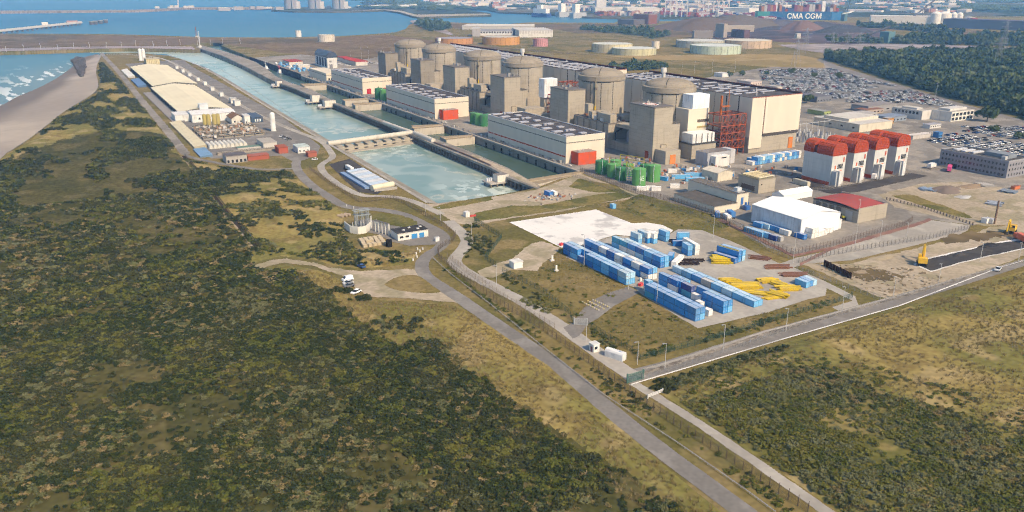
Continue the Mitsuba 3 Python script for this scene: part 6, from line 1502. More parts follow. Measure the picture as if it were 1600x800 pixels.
t = thing('dirt_hut', 'white hut at the edge of the sandy clearing', 'hut'); p = (168.4,296.2); m = M(); m.box(p[0], p[0] + 4.6, p[1], p[1] + 4.2, .1, 3, (.74, .73, .7)); put('wall', m, 'matte', t); m = M(); m.box(p[0] - .2, p[0] + 4.8, p[1] - .2, p[1] + 4.4, 3.01, 3.25, (.70, .69, .66)); put('roof', m, 'matte', t)
for k, p in enumerate([(189.2,297.5),(183.3,284.8)]):
    t = thing('white_marker', 'white marker sign on the grass bank left of the containers, %s' % ('upper', 'lower')[k], 'sign'); m = M(); m.box(p[0], p[0] + .9, p[1], p[1] + .2, .4, 2.8, (.72, .71, .68)); put('board', m, 'matte', t); m = M(); m.box(p[0] - .6, p[0] + 1.4, p[1] - .4, p[1] + .6, 0, .6, (.6, .58, .54)); put('base', m, 'matte', t)
# gatehouse
t = thing('gatehouse', 'small white gatehouse cabin at the fence corner', 'cabin'); p = (149.8,208); m = M(); m.box(p[0], p[0] + 2.5, p[1] - .5, p[1] + 2.2, .1, 2.9, (.74, .73, .71)); put('wall', m, 'matte', t)
m = M(); m.box(p[0] - .2, p[0] + 2.7, p[1] - .7, p[1] + 2.4, 2.91, 3.15, (.72, .71, .69)); put('roof', m, 'matte', t); m = M(); m.box(p[0] + .5, p[0] + 1.6, p[1] - .57, p[1] - .51, 1.2, 2.2, (.05, .05, .1)); put('window', m, 'glass_dark', t); m = M(); m.box(p[0] - .07, p[0] - .01, p[1] + .3, p[1] + 1.2, .1, 2.1, (.3, .1, .12)); put('door', m, 'matte', t)
t = thing('white_shed', 'white shed with a rounded roof next to the gatehouse', 'shed'); a, b = (152.9,202.8), (155.5,196.2)
dx, dy = b[0] - a[0], b[1] - a[1]; L = math.hypot(dx, dy); ux, uy = dx / L, dy / L
m = M(); pr = [(-1.3, 0), (-1.3, 2.2), (-.95, 2.75), (0, 3.0), (.95, 2.75), (1.3, 2.2), (1.3, 0)]
f = lambda s, o, z: (a[0] + ux * s - uy * o, a[1] + uy * s + ux * o + 1.2, z + .1)
for (u, z0), (v, z1) in zip(pr[:-1], pr[1:]):
    m.quad(f(0, u, z0), f(L, u, z0), f(L, v, z1), f(0, v, z1), (.73, .73, .73))
for s in (0, L):
    m.add([f(s, u, z) for u, z in pr], [[0, i, i + 1] for i in range(1, 6)], (.70, .70, .70))
put('shell', m, 'matte', t); m = M(); m.quad(f(2.5, -1.33, 1.1), f(4, -1.33, 1.1), f(4, -1.33, 2), f(2.5, -1.33, 2), (.6, .62, .64)); put('panel', m, 'matte', t)

# ------------------------------------------------------------------ fences, lamps, gates
def fence(pts, h, step, c, name, label, bars=.28, r=.06, lean=False):
    t = thing(name, label, 'fence')
    ln = LineString(pts); n = max(1, int(ln.length / step))
    pp = [ln.interpolate(ln.length * k / n) for k in range(n + 1)]
    post = M(); post.box(-r, r, -r, r, 0, h, c)
    if lean:
        post.tube((0, 0, h), (.35, .25, h + .5), r * .8, 4, c)
    d = post.ply('plain')
    for i, p in enumerate(pp):
        if i < 300:
            put('post', d, None, t, to=T().translate([p.x, p.y, 0]))
    m = M(); kk = int(ln.length / bars)
    for i in range(kk):
        p = ln.interpolate((i + .5) * bars); q = ln.interpolate((i + .5) * bars + .05)
        m.quad((p.x, p.y, .1), (q.x, q.y, .1), (q.x, q.y, h - .15), (p.x, p.y, h - .15), c)
    for a, b in zip(pp[:-1], pp[1:]):
        for z in (.15, h * .5, h - .12):
            m.quad((a.x, a.y, z), (b.x, b.y, z), (b.x, b.y, z + .06), (a.x, a.y, z + .06), c)
    put('wire_panel', m, 'plain', t, kind='stuff', label='thin vertical wires between the posts')


BR, GN, GY = (.13, .10, .075), (.05, .09, .065), (.30, .29, .28)
F1 = [(146.7,542.6),(145.8,488.2),(146.9,440.9),(157.8,440.6),(166.8,439.8),(169,418.6),(168.9,369),(166.9,353.3),(161.1,345.6),(153.3,340.7),(148.8,335.4),(145.4,326.5),(143.6,299.7),(143,263.4),(144.8,232.1),(143.6,183.4),(142.5,172.2),(143.2,137.6),(143.9,108.6)]
fence(F1, 2.6, 3.0, BR, 'security_fence', 'brown security fence with dense posts along the coast road', .22, .09, True)
fence([(x + 4.2, y - .5) for x, y in F1[11:15]], 2.4, 3.2, (.26, .2, .15), 'inner_fence', 'second brown fence line running parallel inside the first', .3, .07, True)
fence([(152.1,183.2),(167.4,183.4),(230.4,188.4),(283.3,188),(357.3,188.9),(398.3,188.8)], 2.2, 3.6, GY, 'road_fence', 'pale wire fence between the patrol lane and the perimeter road', .4, .05)
fence([(161.3,228.2),(161,214.5),(161.9,198.8),(160.4,195.1),(189,194.9),(240.1,197.1),(271.4,197.9),(274,200.5)], 2.4, 3.0, GN, 'yard_fence', 'dark green wire fence around the near side of the container yard', .2, .06)
fence([(187.7,373.4),(186.2,339.9),(175,327.3),(163.7,315.1),(163,303.1)], 2.6, 3.0, GN, 'slab_fence', 'dark green fence with a sharp bend left of the white slab', .16, .08)
fence([(162.3,295.7),(164.9,264.7),(161.4,240.1),(158,232.8)], 2.4, 3.0, GN, 'bank_fence', 'dark green fence down the grass bank to the ramp gate', .22, .06)
fence([(305.1,445.1),(301.2,375.2),(306.4,357.4),(307.7,317.2),(302.6,301.5)], 3.2, 2.4, (.16, .12, .10), 'works_fence', 'dense brown double fence along the works yard by the green tanks', .16, .1, True)
fence([(293.7,437.3),(292.7,370.3),(298.9,348.4),(298.5,310.8),(294.7,297.9)], 2.2, 3.0, (.24, .2, .17), 'outer_works_fence', 'lighter fence a few metres outside the dense works fence', .3, .06)
fence([(300.4,288.1),(292.5,260.9),(293.5,248.7),(320.1,248.8),(382.6,253.6),(393.2,257.3)], 3.0, 2.4, (.17, .13, .11), 'tent_fence', 'brown fence around the white tent hall and its containers', .2, .09, True)
fence([(294.6,278.7),(287.5,257),(287.3,243.1)], 2.2, 3, (.26, .23, .2), 'outer_tent_fence', 'lighter fence outside the tent hall fence', .32, .06)
fence([(286.6,239.4),(308.9,239.4),(376.1,232.6),(406.5,233.3)], 2.6, 2.6, (.22, .2, .18), 'site_fence', 'row of leaning fence posts along the concrete road', .4, .1, True)
fence([(278.3,233.1),(279.4,191)], 2.2, 3, GY, 'lane_fence', 'pale fence between the container lane and the excavation', .35, .06)
fence([(421.4,294.1),(422.6,272.1),(414.7,236.8)], 1.6, 2.2, (.1, .09, .09), 'barrier_fence', 'dark jagged barrier row across the building site', .5, .2)
fence([(391.3,332.4),(413.8,327.2),(493.5,330.9),(534.6,330.4)], 2.4, 3, (.26, .23, .2), 'hall_fence', 'thin fence in front of the red roofed blocks', .35, .06)
fence([(177.6,706.4),(170.2,858.5),(171.9,1075),(179.8,1304.8)], 1.6, 5, (.35, .31, .26), 'canal_fence', 'low pale fence along the canal embankment road', .8, .07)
fence([(227.3,1472.9),(219.7,1154.8),(202.2,835.3),(190.3,663.6)], 1.2, 6, (.4, .36, .3), 'embankment_rail', 'low rail along the top of the canal embankment', .9, .06)
t = thing('crash_barrier', 'grey steel crash barrier along the right side of the coast road', 'barrier')
cb = LineString([(142.8,327.9),(140.6,303.2),(139.1,261.7),(136.7,219),(135,180.1),(136.7,147.6),(137.1,122.4),(136.8,111.5)]); m = M()
for k in range(int(cb.length / 3)):
    a, b = cb.interpolate(3 * k), cb.interpolate(3 * k + 3); m.tube((a.x, a.y, .62), (b.x, b.y, .62), .14, 4, (.42, .41, .40))
put('rail', m, 'matte', t); m = M(); m.box(-.07, .07, -.07, .07, 0, .6, (.35, .34, .33)); d = m.ply('plain')
for k in range(min(300, int(cb.length / 3))):
    p = cb.interpolate(3 * k); put('post', d, None, t, to=T().translate([p.x + .15, p.y, 0]))


def lamp(p, h, label, arms=1):
    t = thing('lamp_post', label, 'lamp post', 'lamp posts along the fences and roads')
    m = M(); m.cyl(p[0], p[1], 0, h, .13, 6, (.52, .51, .49), .08); put('pole', m, 'plain', t)
    m = M(); m.tube((p[0], p[1], h), (p[0] - 1.2 * arms, p[1], h + .15), .07, 4, (.5, .5, .48)); m.box(p[0] - 1.2 * arms - .5, p[0] - 1.2 * arms + .3, p[1] - .2, p[1] + .2, h + .02, h + .28, (.3, .3, .3)); put('head', m, 'plain', t)


for k, p in enumerate([(163.4,185.7),(191.2,187.6),(221.7,187.3),(258.2,192.1),(285.8,189.8),(316.2,190.3),(360.7,199.5),(375.2,190.3)]):
    lamp(p, 9.5, 'pale lamp post beside the perimeter road, %s from the gate corner' % (ORD[k] if k else 'first'))
for p, h, nm in (((198.2,284.3), 15, 'tall lamp post at the far end of the left container row'), ((198.3,232.8), 13, 'tall lamp post before the nearest container double row'), ((152,282.2), 9, 'lamp post beside the white hut of the sandy clearing'), ((174.5,350.3), 7, 'lamp post at the bend of the patrol road'), ((153.6,217.4), 8.5, 'lamp post by the ramp gate'), ((157.5,192.8), 8.5, 'lamp post beside the white rounded shed'),
                 ((172.6,404), 7, 'lamp post on the patrol road above the substation'), ((172.3,383.6), 7.5, 'lamp post where the patrol road leaves the dirt yard'), ((278.9,287.6), 12, 'lamp post at the upper right corner of the container yard'), ((283.6,240.1), 15, 'tall lamp post at the concrete road bend'), ((197.8,250.7), 6, 'short lamp post at the ramp top'), ((330.7,243.9), 11, 'lamp post left of the red roofed hall road'),
                 ((350.3,244.7), 10, 'thin lamp post on the concrete road, left of two'), ((357.8,235.7), 10, 'thin lamp post on the concrete road, right of two'), ((364.5,269.3), 13, 'lamp post at the near corner of the red roofed hall'), ((811.4,527.7), 22, 'tall white mast beside the white office')):
    lamp(p, h, nm)
for p, q, c, nm, h in (((146.4,183.8), (152.8,183.8), (.08, .16, .14), 'green mesh gate at the fence corner', 3), ((157.7,231.5), (161.3,228.2), (.36, .37, .38), 'grey mesh gate at the foot of the asphalt ramp', 2.6), ((302.4,300.3), (300.4,288.1), (.16, .15, .14), 'dark gate of the works yard below the workshop', 3.4)):
    t = thing('mesh_gate', nm, 'gate'); m = M(); n = 24
    for k in range(n + 1):
        x, y = p[0] + (q[0] - p[0]) * k / n, p[1] + (q[1] - p[1]) * k / n; m.box(x - .05, x + .05, y - .05, y + .05, .1, h, c)
    put('bar', m, 'plain', t, kind='stuff', label='vertical bars'); m = M(); m.tube((*p, h), (*q, h), .12, 4, c); m.tube((*p, .3), (*q, .3), .12, 4, c); put('rail', m, 'plain', t)
    for e in (p, q):
        m = M(); m.box(e[0] - .2, e[0] + .2, e[1] - .2, e[1] + .2, 0, h + .4, c); put('post', m, 'plain', t)
t = thing('field_gate', 'pale steel swing gate across the track outside the fence', 'gate'); p, q = (145.8,172.6), (152.2,173.3)
for z in (.5, .9, 1.3):
    m = M(); m.tube((*p, z), (*q, z), .13, 4, (.6, .59, .57)); put('rail', m, 'plain', t)
for e in (p, q):
    m = M(); m.box(e[0] - .15, e[0] + .15, e[1] - .15, e[1] + .15, 0, 1.6, (.6, .59, .57)); put('post', m, 'plain', t)

# ------------------------------------------------------------------ cars
CC = {'white': (.84, .84, .85), 'silver': (.52, .54, .56), 'grey': (.16, .165, .17), 'black': (.02, .02, .022), 'blue': (.04, .09, .22), 'red': (.32, .03, .03), 'pale': (.55, .55, .53)}


def car_body(c, van=False, full=False):
    """Body, glasshouse and wheels; the length runs along y."""
    b, gl, wh = M(), M(), M()
    w = .9 if not van else .95; z1, z2 = (.92, 1.46) if not van else (1.2, 2.0)
    pr = [(-2.15, .35), (-2.2, .75), (-2.0, z1), (2.0 if van else 1.2, z1), (2.05, .78), (2.12, .38)]
    for (y0, a), (y1, bz) in zip(pr[:-1], pr[1:]):
        b.quad((-w, y0, a), (w, y0, a), (w, y1, bz), (-w, y1, bz), c)
    for s in (-w, w):
        b.add([[s, y, z] for y, z in pr], [[0, i, i + 1] for i in range(1, 5)], c)
    ca = [(-1.95 if van else -1.75, z1), (-1.9 if van else -1.3, z2), (.9 if van else .3, z2), (1.6 if van else 1.15, z1)]
    k = w - .14
    for i, ((y0, a), (y1, bz)) in enumerate(zip(ca[:-1], ca[1:])):
        (b if i == 1 else gl).quad((-k, y0, a), (k, y0, a), (k, y1, bz), (-k, y1, bz), c if i == 1 else (.02, .02, .025))
    for s in (-k, k):
        (b if van else gl).add([[s, y, z] for y, z in ca], [[0, 1, 2], [0, 2, 3]], c if van else (.02, .02, .025))
    for y in (-1.35, 1.35):
        for s in (-w, w):
            wh.tube((s * .8, y, .33), (s * 1.02, y, .33), .33, 10 if full else 6, (.015, .015, .015))
    return b, gl, wh


for p, a, col, van, nm in (((98.6,318.7), 100, 'white', True, 'white van in the lay-by, uppermost of the three together'), ((97.5,314.8), 98, 'silver', False, 'silver car in the lay-by between the white van and the grey car'), ((96.7,311.3), 98, 'grey', False, 'grey car in the lay-by, lowest of the three together'), ((96.8,302.7), 118, 'white', False, 'white car alone beside the dark bushes in the lay-by'),
                           ((109.5,332.4), 15, 'blue', False, 'dark blue car on the grass edge above the lay-by'), ((355.8,188.3), 108, 'silver', False, 'silver car on the perimeter road at the right')):
    t = thing('parked_car', nm, 'car'); b, gl, wh = car_body(CC[col], van, True); to = T().translate([p[0], p[1], .12]).rotate([0, 0, 1], a).scale(1.12)
    put('body', b, 'paint', t, to=to); put('glass', gl, 'glass_dark', t, to=to)
    for i in range(4):
        q = M(); fs = 12; per = len(wh.v) // 4
        for v_, f_, c_ in list(zip(wh.v, wh.f, wh.c))[i * per:(i + 1) * per]:
            q.add(v_, f_ - f_.min(), c_)
        put('wheel', q, 'matte', t, to=to)
simple = {}
for k_, c in CC.items():
    b, gl, wh = car_body(c); one = M()
    for s_ in (b, gl, wh):
        for v_, f_, c_ in zip(s_.v, s_.f, s_.c):
            one.add(v_, f_ - f_.min(), c_)
    simple[k_] = (one.ply('plain'), one)
cars = []
for li, lot in enumerate(car_lots):
    x0, y0, x1, y1 = lot.bounds
    for r, y in enumerate(np.arange(y0, y1, 7.4)):
        for x in np.arange(x0, x1, 2.75):
            q = Point(x, y + (1.0 if r % 2 else -.6))
            if lot.buffer(-3).contains(q) and rnd.random() < .80 and meshkit.noise(np.array([x * .03, y * .03, 2.0])) > .27:
                cars.append((q.x, q.y, rnd.choice([0, 180]) + rnd.uniform(-3, 3), rnd.choice(['white'] * 9 + ['silver'] * 6 + ['grey'] * 4 + ['black'] * 3 + ['blue', 'blue', 'red', 'pale']), 'in the rows of the %s' % ('large far car park', 'right hand car park', 'strip behind the grey office')[li]))
for q, n in (([(161.6,676.5),(163.4,658.9)], 6), ([(164.1,601.3),(159,572.1)], 3), ([(158.5,621.6),(156.1,605.8)], 2), ([(444.8,1296.5),(462.8,1200.6)], 20), ([(401.6,1295.5),(406.9,1232.2)], 8)):
    for k in range(n):
        u = k / max(1, n - 1); cars.append((q[0][0] + (q[1][0] - q[0][0]) * u, q[0][1] + (q[1][1] - q[0][1]) * u, rnd.uniform(60, 120), rnd.choice(['white', 'silver', 'grey', 'white']), 'by the fish farm' if q[0][1] < 1000 and q[0][0] < 200 and False else ('beside the fish farm entrance' if n < 8 and q[0][0] < 190 else 'behind the far pump houses')))
cars.sort(key=lambda c: c[0] ** 2 + c[1] ** 2)
for x, y, a, col, wh_ in cars[:290]:
    k = numbered('lot_car'); scene[k] = {**simple[col][0], 'to_world': T().translate([x, y, .1]).rotate([0, 0, 1], a)}
    tag(k, '%s car standing %s' % (col, wh_), 'car', 'cars in the works car parks')
if cars[290:]:
    m = M()
    for x, y, a, col, wh_ in cars[290:]:
        R_ = np.array([[math.cos(math.radians(a)), -math.sin(math.radians(a)), 0], [math.sin(math.radians(a)), math.cos(math.radians(a)), 0], [0, 0, 1]])
        s_ = simple[col][1]
        v_, f_, c_ = np.vstack(s_.v), np.vstack(s_.f), np.vstack(s_.c)
        m.v.append(v_ @ R_.T + [x, y, .1]); m.f.append(f_ + m.n); m.c.append(c_); m.n += len(v_)
    put('distant_cars', m, 'plain', label='hundreds of cars filling the farther rows of the car parks', kind='stuff', cat='cars')

heap((362.4,210.2), 6, 2.5, 1.1, (.06, .055, .055), 'spoil_heap', 'black spoil heap on the black lined strip')
heap((387.7,211.7), 9, 3, .8, (.035, .035, .037), 'spoil_heap', 'second flat black heap farther along the lined strip')
heap((301.1,217.3), 4, 2.5, .6, (.30, .24, .17), 'sand_heap', 'small sand heap near the dark sheet pile wall')
heap((293.4,194.5), 4, 2.2, .5, (.26, .20, .13), 'sand_heap', 'small brown heap by the perimeter road')
heap((327.5,225.7), 9, 3, .7, (.36, .30, .21), 'sand_heap', 'long low sand ridge behind the sheet pile wall')

m = M(); zone = Polygon([(287.3,234.9),(305.3,225.7),(326.3,209.9),(324.6,199.2),(329.5,189.1),(285.1,190.2)]); zx0, zy0, zx1, zy1 = zone.bounds
for k in range(260):
    x, y = rnd.uniform(zx0, zx1), rnd.uniform(zy0, zy1)
    if zone.contains(Point(x, y)):
        m.rbox(x, y, rnd.uniform(.4, 1.6), rnd.uniform(.4, 1.2), .02, rnd.uniform(.15, .5), rnd.uniform(0, 3), rnd.choice([(.30, .24, .16), (.22, .17, .11), (.38, .31, .22)]))
put('soil_clods', m, 'matte', label='churned clods of soil over the excavation ground', kind='stuff', cat='soil')
flat(Polygon(smooth_line([(293.4,226.5),(307.4,220.5),(317.5,205.2),(304,201.7),(292.3,211.9),(293.4,226.5)])), .09, 'brown_land', 'churned_patch', 'darker churned patch of the excavation ground')
flat(Polygon(smooth_line([(378.9,231),(403.5,229.8),(426,219.7),(419.8,212.9),(393.7,220.2),(370,221.7),(378.9,231)])), .10, 'brown_land', 'churned_patch_back', 'darker churned patch behind the lined strip')

# ------------------------------------------------------------------ tank farm, port and far land
def oil_tank(l, r, h, wall, roof, label, rust=0):
    t = thing('storage_tank', label, 'tank')
    cx, cy, R = (l[0] + r[0]) / 2, (l[1] + r[1]) / 2, math.hypot(r[0] - l[0], r[1] - l[1]) / 2
    m = M(); n = 40
    for k in range(n):
        a, b = k * math.tau / n, (k + 1) * math.tau / n; c = np.array(wall) * (1 - .10 * rnd.random())
        f = lambda q, z: (cx + R * math.cos(q), cy + R * math.sin(q), z)
        m.quad(f(a, 0), f(b, 0), f(b, h), f(a, h), c)
    put('shell', m, 'matte', t, smooth=30)
    m = M(); m.lathe(cx, cy, [(R + .25, h - .5), (R + .25, h), (R - .8, h)], n, tuple(v * .8 for v in wall)); put('rim', m, 'matte', t)
    m = M(); m.cyl(cx, cy, h - 1.0, h - .6, R - .8, n, roof); put('roof', m, 'matte', t)
    if R > 14:
        m = M()
        for k in range(24):
            a = k * math.tau / 24; x, y = cx + (R + .2) * math.cos(a), cy + (R + .2) * math.sin(a); m.box(x - .25, x + .25, y - .25, y + .25, 0, h, tuple(v * .62 for v in wall))
        put('rib', m, 'matte', t, kind='stuff', label='upright wall ribs')


for l, r, h, w, rf, nm in (((887.7,1267.1), (959.3,1243.5), 15.1, (.58, .52, .34), (.6, .62, .56), 'pale yellow oil tank, rear left of two'), ((890.8,1208.5), (962.4,1175.9), 11.2, (.54, .52, .34), (.6, .63, .6), 'pale yellow green oil tank, front right of two'),
                           ((1032,1273.4), (1045,1266.1), 14.5, (.66, .6, .5), (.6, .6, .55), 'small cream tank behind the yellow pair'), ((1101.4,1271.8), (1195.2,1257.9), 13.1, (.50, .48, .40), (.55, .56, .54), 'grey white oil tank, rear of the right group'),
                           ((1028.7,1154.4), (1113.7,1122.7), 14.3, (.50, .58, .47), (.58, .62, .6), 'pale mint green oil tank, front of the right group'), ((1181.1,1226.7), (1268,1197), 14.3, (.60, .46, .32), (.6, .57, .5), 'rust streaked cream oil tank at the right of the group'),
                           ((722.6,1608.1), (796.3,1577.3), 11.8, (.52, .26, .09), (.30, .30, .34), 'orange brown oil tank under a dark rim, left of two'), ((801.1,1542.3), (872.8,1512.5), 15.5, (.56, .29, .08), (.5, .48, .42), 'orange brown oil tank, right of two'),
                           ((862.1,1436.2), (890.3,1430.2), 15.1, (.62, .30, .30), (.62, .36, .34), 'pink oil tank standing alone'), ((525.7,1786.5), (556,1769.3), 14.8, (.68, .63, .55), (.7, .67, .6), 'cream domed tank near the harbour shore'), ((526.4,1974.5), (538.3,1967.8), 14.6, (.72, .71, .70), (.6, .6, .6), 'tall narrow white tank by the harbour shore')):
    oil_tank(l, r, h, w, rf, nm)
FAR = [('warehouse', 'grey end block of the long white warehouse', [(896.7,1778.9),(912.6,1769.9)], 60, 17.7, (.40, .38, .38), (.5, .5, .5)), ('warehouse', 'long white warehouse with a dark glazed upper wall', [(924.5,1791.2),(992.5,1752.8)], 80, 11.2, (.66, .65, .63), (.3, .3, .33)),
       ('warehouse', 'long white panelled warehouse behind the pink tank', [(976,1693.3),(1051.5,1664.1)], 120, 15.3, (.66, .64, .60), (.55, .54, .53)), ('warehouse', 'very long pale roofed warehouse near the channel', [(1009.8,2065),(1169.9,1956.4)], 110, 9, (.5, .48, .45), (.60, .57, .53)),
       ('dark_shed', 'dark blue shed between the white warehouses', [(993.1,1752.4),(1005.9,1745.2)], 60, 14, (.08, .09, .14), (.1, .1, .14)), ('port_hall', 'brown red ore hall beside the channel', [(1619.4,2095.9),(1635.5,2039.9)], 45, 28.8, (.20, .08, .06), (.30, .24, .18)), ('port_hall', 'low dark hall left of the brown red ore hall', [(1553.1,2086.5),(1571.6,2030.6)], 60, 14, (.12, .11, .12), (.12, .12, .13)),
       ('dark_hall', 'dark plant building right of the ore hall', [(1696.6,2100.5),(1717.9,2088.5)], 40, 27.3, (.14, .15, .17), (.3, .3, .32)), ('crusher_house', 'pale concrete crusher house at the foot of the ore heaps', [(1384.1,1476.1),(1384.7,1449.1)], 12, 30.5, (.34, .30, .26), (.36, .33, .3)),
       ('works_block', 'pale cream works block between the ore heaps', [(1549.7,1621.1),(1617.9,1582.5)], 16, 16.0, (.42, .36, .28), (.40, .36, .3)), ('works_block', 'dark red brown works block below the ore heaps', [(1416.9,1457.5),(1409.7,1408.8)], 16, 17.5, (.13, .07, .065), (.12, .08, .08)), ('works_block', 'grey works block left of the crusher house', [(1309.5,1465.4),(1348.1,1443.7)], 18, 15.7, (.25, .22, .2), (.3, .27, .25)),
       ('teal_tower', 'teal transfer tower with an inclined conveyor', [(1554.4,1137.9),(1574.6,1137.4)], 22, 22.8, (.10, .20, .22), (.12, .25, .27)), ('white_block', 'small pale block in the dark stockyard', [(1498.9,1332.9),(1506.5,1328.6)], 16, 11.3, (.6, .56, .5), (.6, .57, .52)),
       ('long_hall', 'very long pale hall left of the white silos', [(2284.1,1744.1),(2396,1610.1)], 90, 22, (.62, .60, .56), (.6, .58, .56)), ('long_hall', 'very long dark grey hall in front of the white silos', [(2249.8,1478.6),(2287.9,1203.8)], 60, 24, (.14, .15, .19), (.12, .12, .16)), ('long_hall', 'white quay shed along the channel', [(2046.7,2909.5),(2159.2,2845.9)], 120, 22, (.64, .62, .58), (.62, .6, .58)),
       ('long_hall', 'second white quay shed right of the first', [(2097.5,2755.7),(2211.2,2691.4)], 150, 24, (.66, .64, .6), (.62, .62, .6)), ('long_hall', 'tall white hall on the far port land', [(2320.6,3289.2),(2360.3,3266.8)], 80, 50, (.66, .64, .62), (.6, .6, .6)), ('long_hall', 'low white shed at the right end of the quay', [(2489.4,2616.7),(2529.5,2511.5)], 120, 22, (.66, .65, .63), (.6, .6, .6)), ('long_hall', 'low white shed row far along the channel', [(2083.4,3213.6),(2184.6,3156.4)], 120, 16, (.55, .53, .5), (.55, .54, .53))]
for nm, lab, base, dep, hh, wc, rc in FAR:
    (xa, ya), (xb, yb) = base
    L = math.hypot(xb - xa, yb - ya); ux, uy = (xb - xa) / L, (yb - ya) / L
    q = [(xa, ya), (xb, yb), (xb - uy * dep, yb + ux * dep), (xa - uy * dep, ya + ux * dep)]
    t = thing(nm, lab, 'building'); m = M(); m.prism(q, 0, hh, wc); put('wall', m, 'matte', t); m = M(); c = np.mean(q, 0); m.prism([(c[0] + (p[0] - c[0]) * 1.01, c[1] + (p[1] - c[1]) * 1.01) for p in q], hh + .02, hh + .8, rc); put('roof', m, 'matte', t)
    if 'glazed' in lab or 'panelled' in lab:
        m = M()
        for k in range(12):
            s = L * (k + .1) / 12; e = s + L * .055; m.quad((xa + ux * s + uy * .3, ya + uy * s - ux * .3, hh * .55), (xa + ux * e + uy * .3, ya + uy * e - ux * .3, hh * .55), (xa + ux * e + uy * .3, ya + uy * e - ux * .3, hh * .92), (xa + ux * s + uy * .3, ya + uy * s - ux * .3, hh * .92), (.1, .1, .13) if 'glazed' in lab else (.5, .48, .46))
        put('panel', m, 'matte', t, kind='stuff', label='row of wall panels')
p, q = (1642.8,1202.2), (1487.4,1175.8)
t = thing('conveyor', 'dark inclined conveyor running down from the teal tower', 'conveyor'); m = M(); m.tube((p[0], p[1], 30), (q[0], q[1], 4), 2.2, 4, (.08, .08, .09)); put('belt', m, 'matte', t); m = M()
for u in (.25, .5, .75):
    m.tube((p[0] + (q[0] - p[0]) * u, p[1] + (q[1] - p[1]) * u, 0), (p[0] + (q[0] - p[0]) * u, p[1] + (q[1] - p[1]) * u, 30 - 26 * u), .8, 4, (.1, .1, .1))
put('trestle', m, 'matte', t)
p, q = (2362.1,1676.1), (2470.6,1663.1)
t = thing('conveyor', 'long dark inclined conveyor rising to the white silos', 'conveyor'); m = M(); m.tube((p[0], p[1], 3), (q[0], q[1], 70), 3, 4, (.10, .10, .12)); put('belt', m, 'matte', t); m = M()
for u in (.3, .6, .9):
    m.tube((p[0] + (q[0] - p[0]) * u, p[1] + (q[1] - p[1]) * u, 0), (p[0] + (q[0] - p[0]) * u, p[1] + (q[1] - p[1]) * u, 67 * u), 1.0, 4, (.1, .1, .12))
put('trestle', m, 'matte', t)
# white silos
t = thing('silo_group', 'group of big white silos joined under a white tower', 'silos')
for l, r, top in (((2390.9,1613), (2416.6,1598.4), 32.1), ((2484.7,1655.1), (2521.9,1634), 29.2), ((2604.8,1688.5), (2623.1,1678.2), 24.2), ((2623.1,1678.2), (2639.6,1668.9), 24.2)):
    R = math.hypot(r[0] - l[0], r[1] - l[1]) / 2; m = M(); m.lathe((l[0] + r[0]) / 2, (l[1] + r[1]) / 2, [(R, 0), (R, top), (R * .5, top + 5), (.1, top + 7)], 24, (.72, .71, .69)); put('silo', m, 'matte', t, smooth=30)
p = (2553.7,1665.9); m = M(); m.box(p[0] - 6, p[0] + 8, p[1], p[1] + 14, 0, 42.5, (.72, .71, .70)); put('tower', m, 'matte', t)
# heaps
for p, rx, ry, hh, c, nm in (((1610.1,1762.8), 150, 110, 32, (.13, .095, .07), 'big brown ore heap left of the pale works block'), ((1761.6,1794.9), 150, 100, 34, (.12, .10, .08), 'big grey brown ore heap behind the pale works block'), ((1798.6,1583.1), 65, 50, 26, (.16, .10, .085), 'brown ore heap in the stockyard'), ((1832.9,1477.6), 100, 50, 18, (.05, .052, .06), 'long black coal heap in the stockyard'),
                             ((1971.9,1676), 80, 50, 16, (.06, .06, .075), 'black coal heap farther back in the stockyard'), ((1939.5,1778.7), 110, 60, 18, (.09, .08, .095), 'grey ore heap behind the small pale block'), ((1939.4,1868.2), 120, 60, 18, (.11, .085, .08), 'long ore heap at the left of the stockyard'), ((1759.2,1641.4), 60, 40, 9, (.07, .065, .075), 'low dark heap at the front of the stockyard')):
    heap(p, rx, ry, hh, c, 'ore_heap', nm)
bsdf('stockyard', diffuse(ground_mix([(.11, .085, .09), (.075, .065, .075), (.16, .10, .09)], (.004, .015), .05)))
bsdf('grey_gravel', diffuse(ground_mix([(.34, .29, .28), (.28, .25, .25), (.25, .20, .17)], (.003, .012), .05)))
flat(Polygon([(1526.7,1772.8),(1983.5,1938.3),(2268.3,1878.7),(2023.8,1491.9),(1591.8,1161.1),(1456.4,1150.9),(1399.5,1269.7),(1325,1406.3)]), .5, 'stockyard', 'stockyard_ground', 'dark purple brown ground of the ore stockyard')
flat(Polygon([(1323.9,1225.8),(1452.1,1195.8),(1576.5,1104),(1641.2,1005.8),(1724,900.9),(1540.9,802.6),(1488.8,862.6),(1401.6,927.7),(1266.2,957.8),(1228.1,994.6),(1259,1108.9)]), .3, 'grey_gravel', 'gravel_ground', 'pale grey bare ground beyond the wood')
flat(Polygon([(1088.9,2519.4),(1233.5,2221.8),(1511,2181.1),(1631.3,1952.9),(1545.2,1691.2),(1317.2,1461.1),(1273.8,1593.8),(1268.3,1715.9),(1183.5,1763.9),(1236.1,1937.1),(1004.1,2143.5),(907.3,2123)]), .3, 'brown_land', 'brown_heath', 'brown heath between the tank farm and the channel')
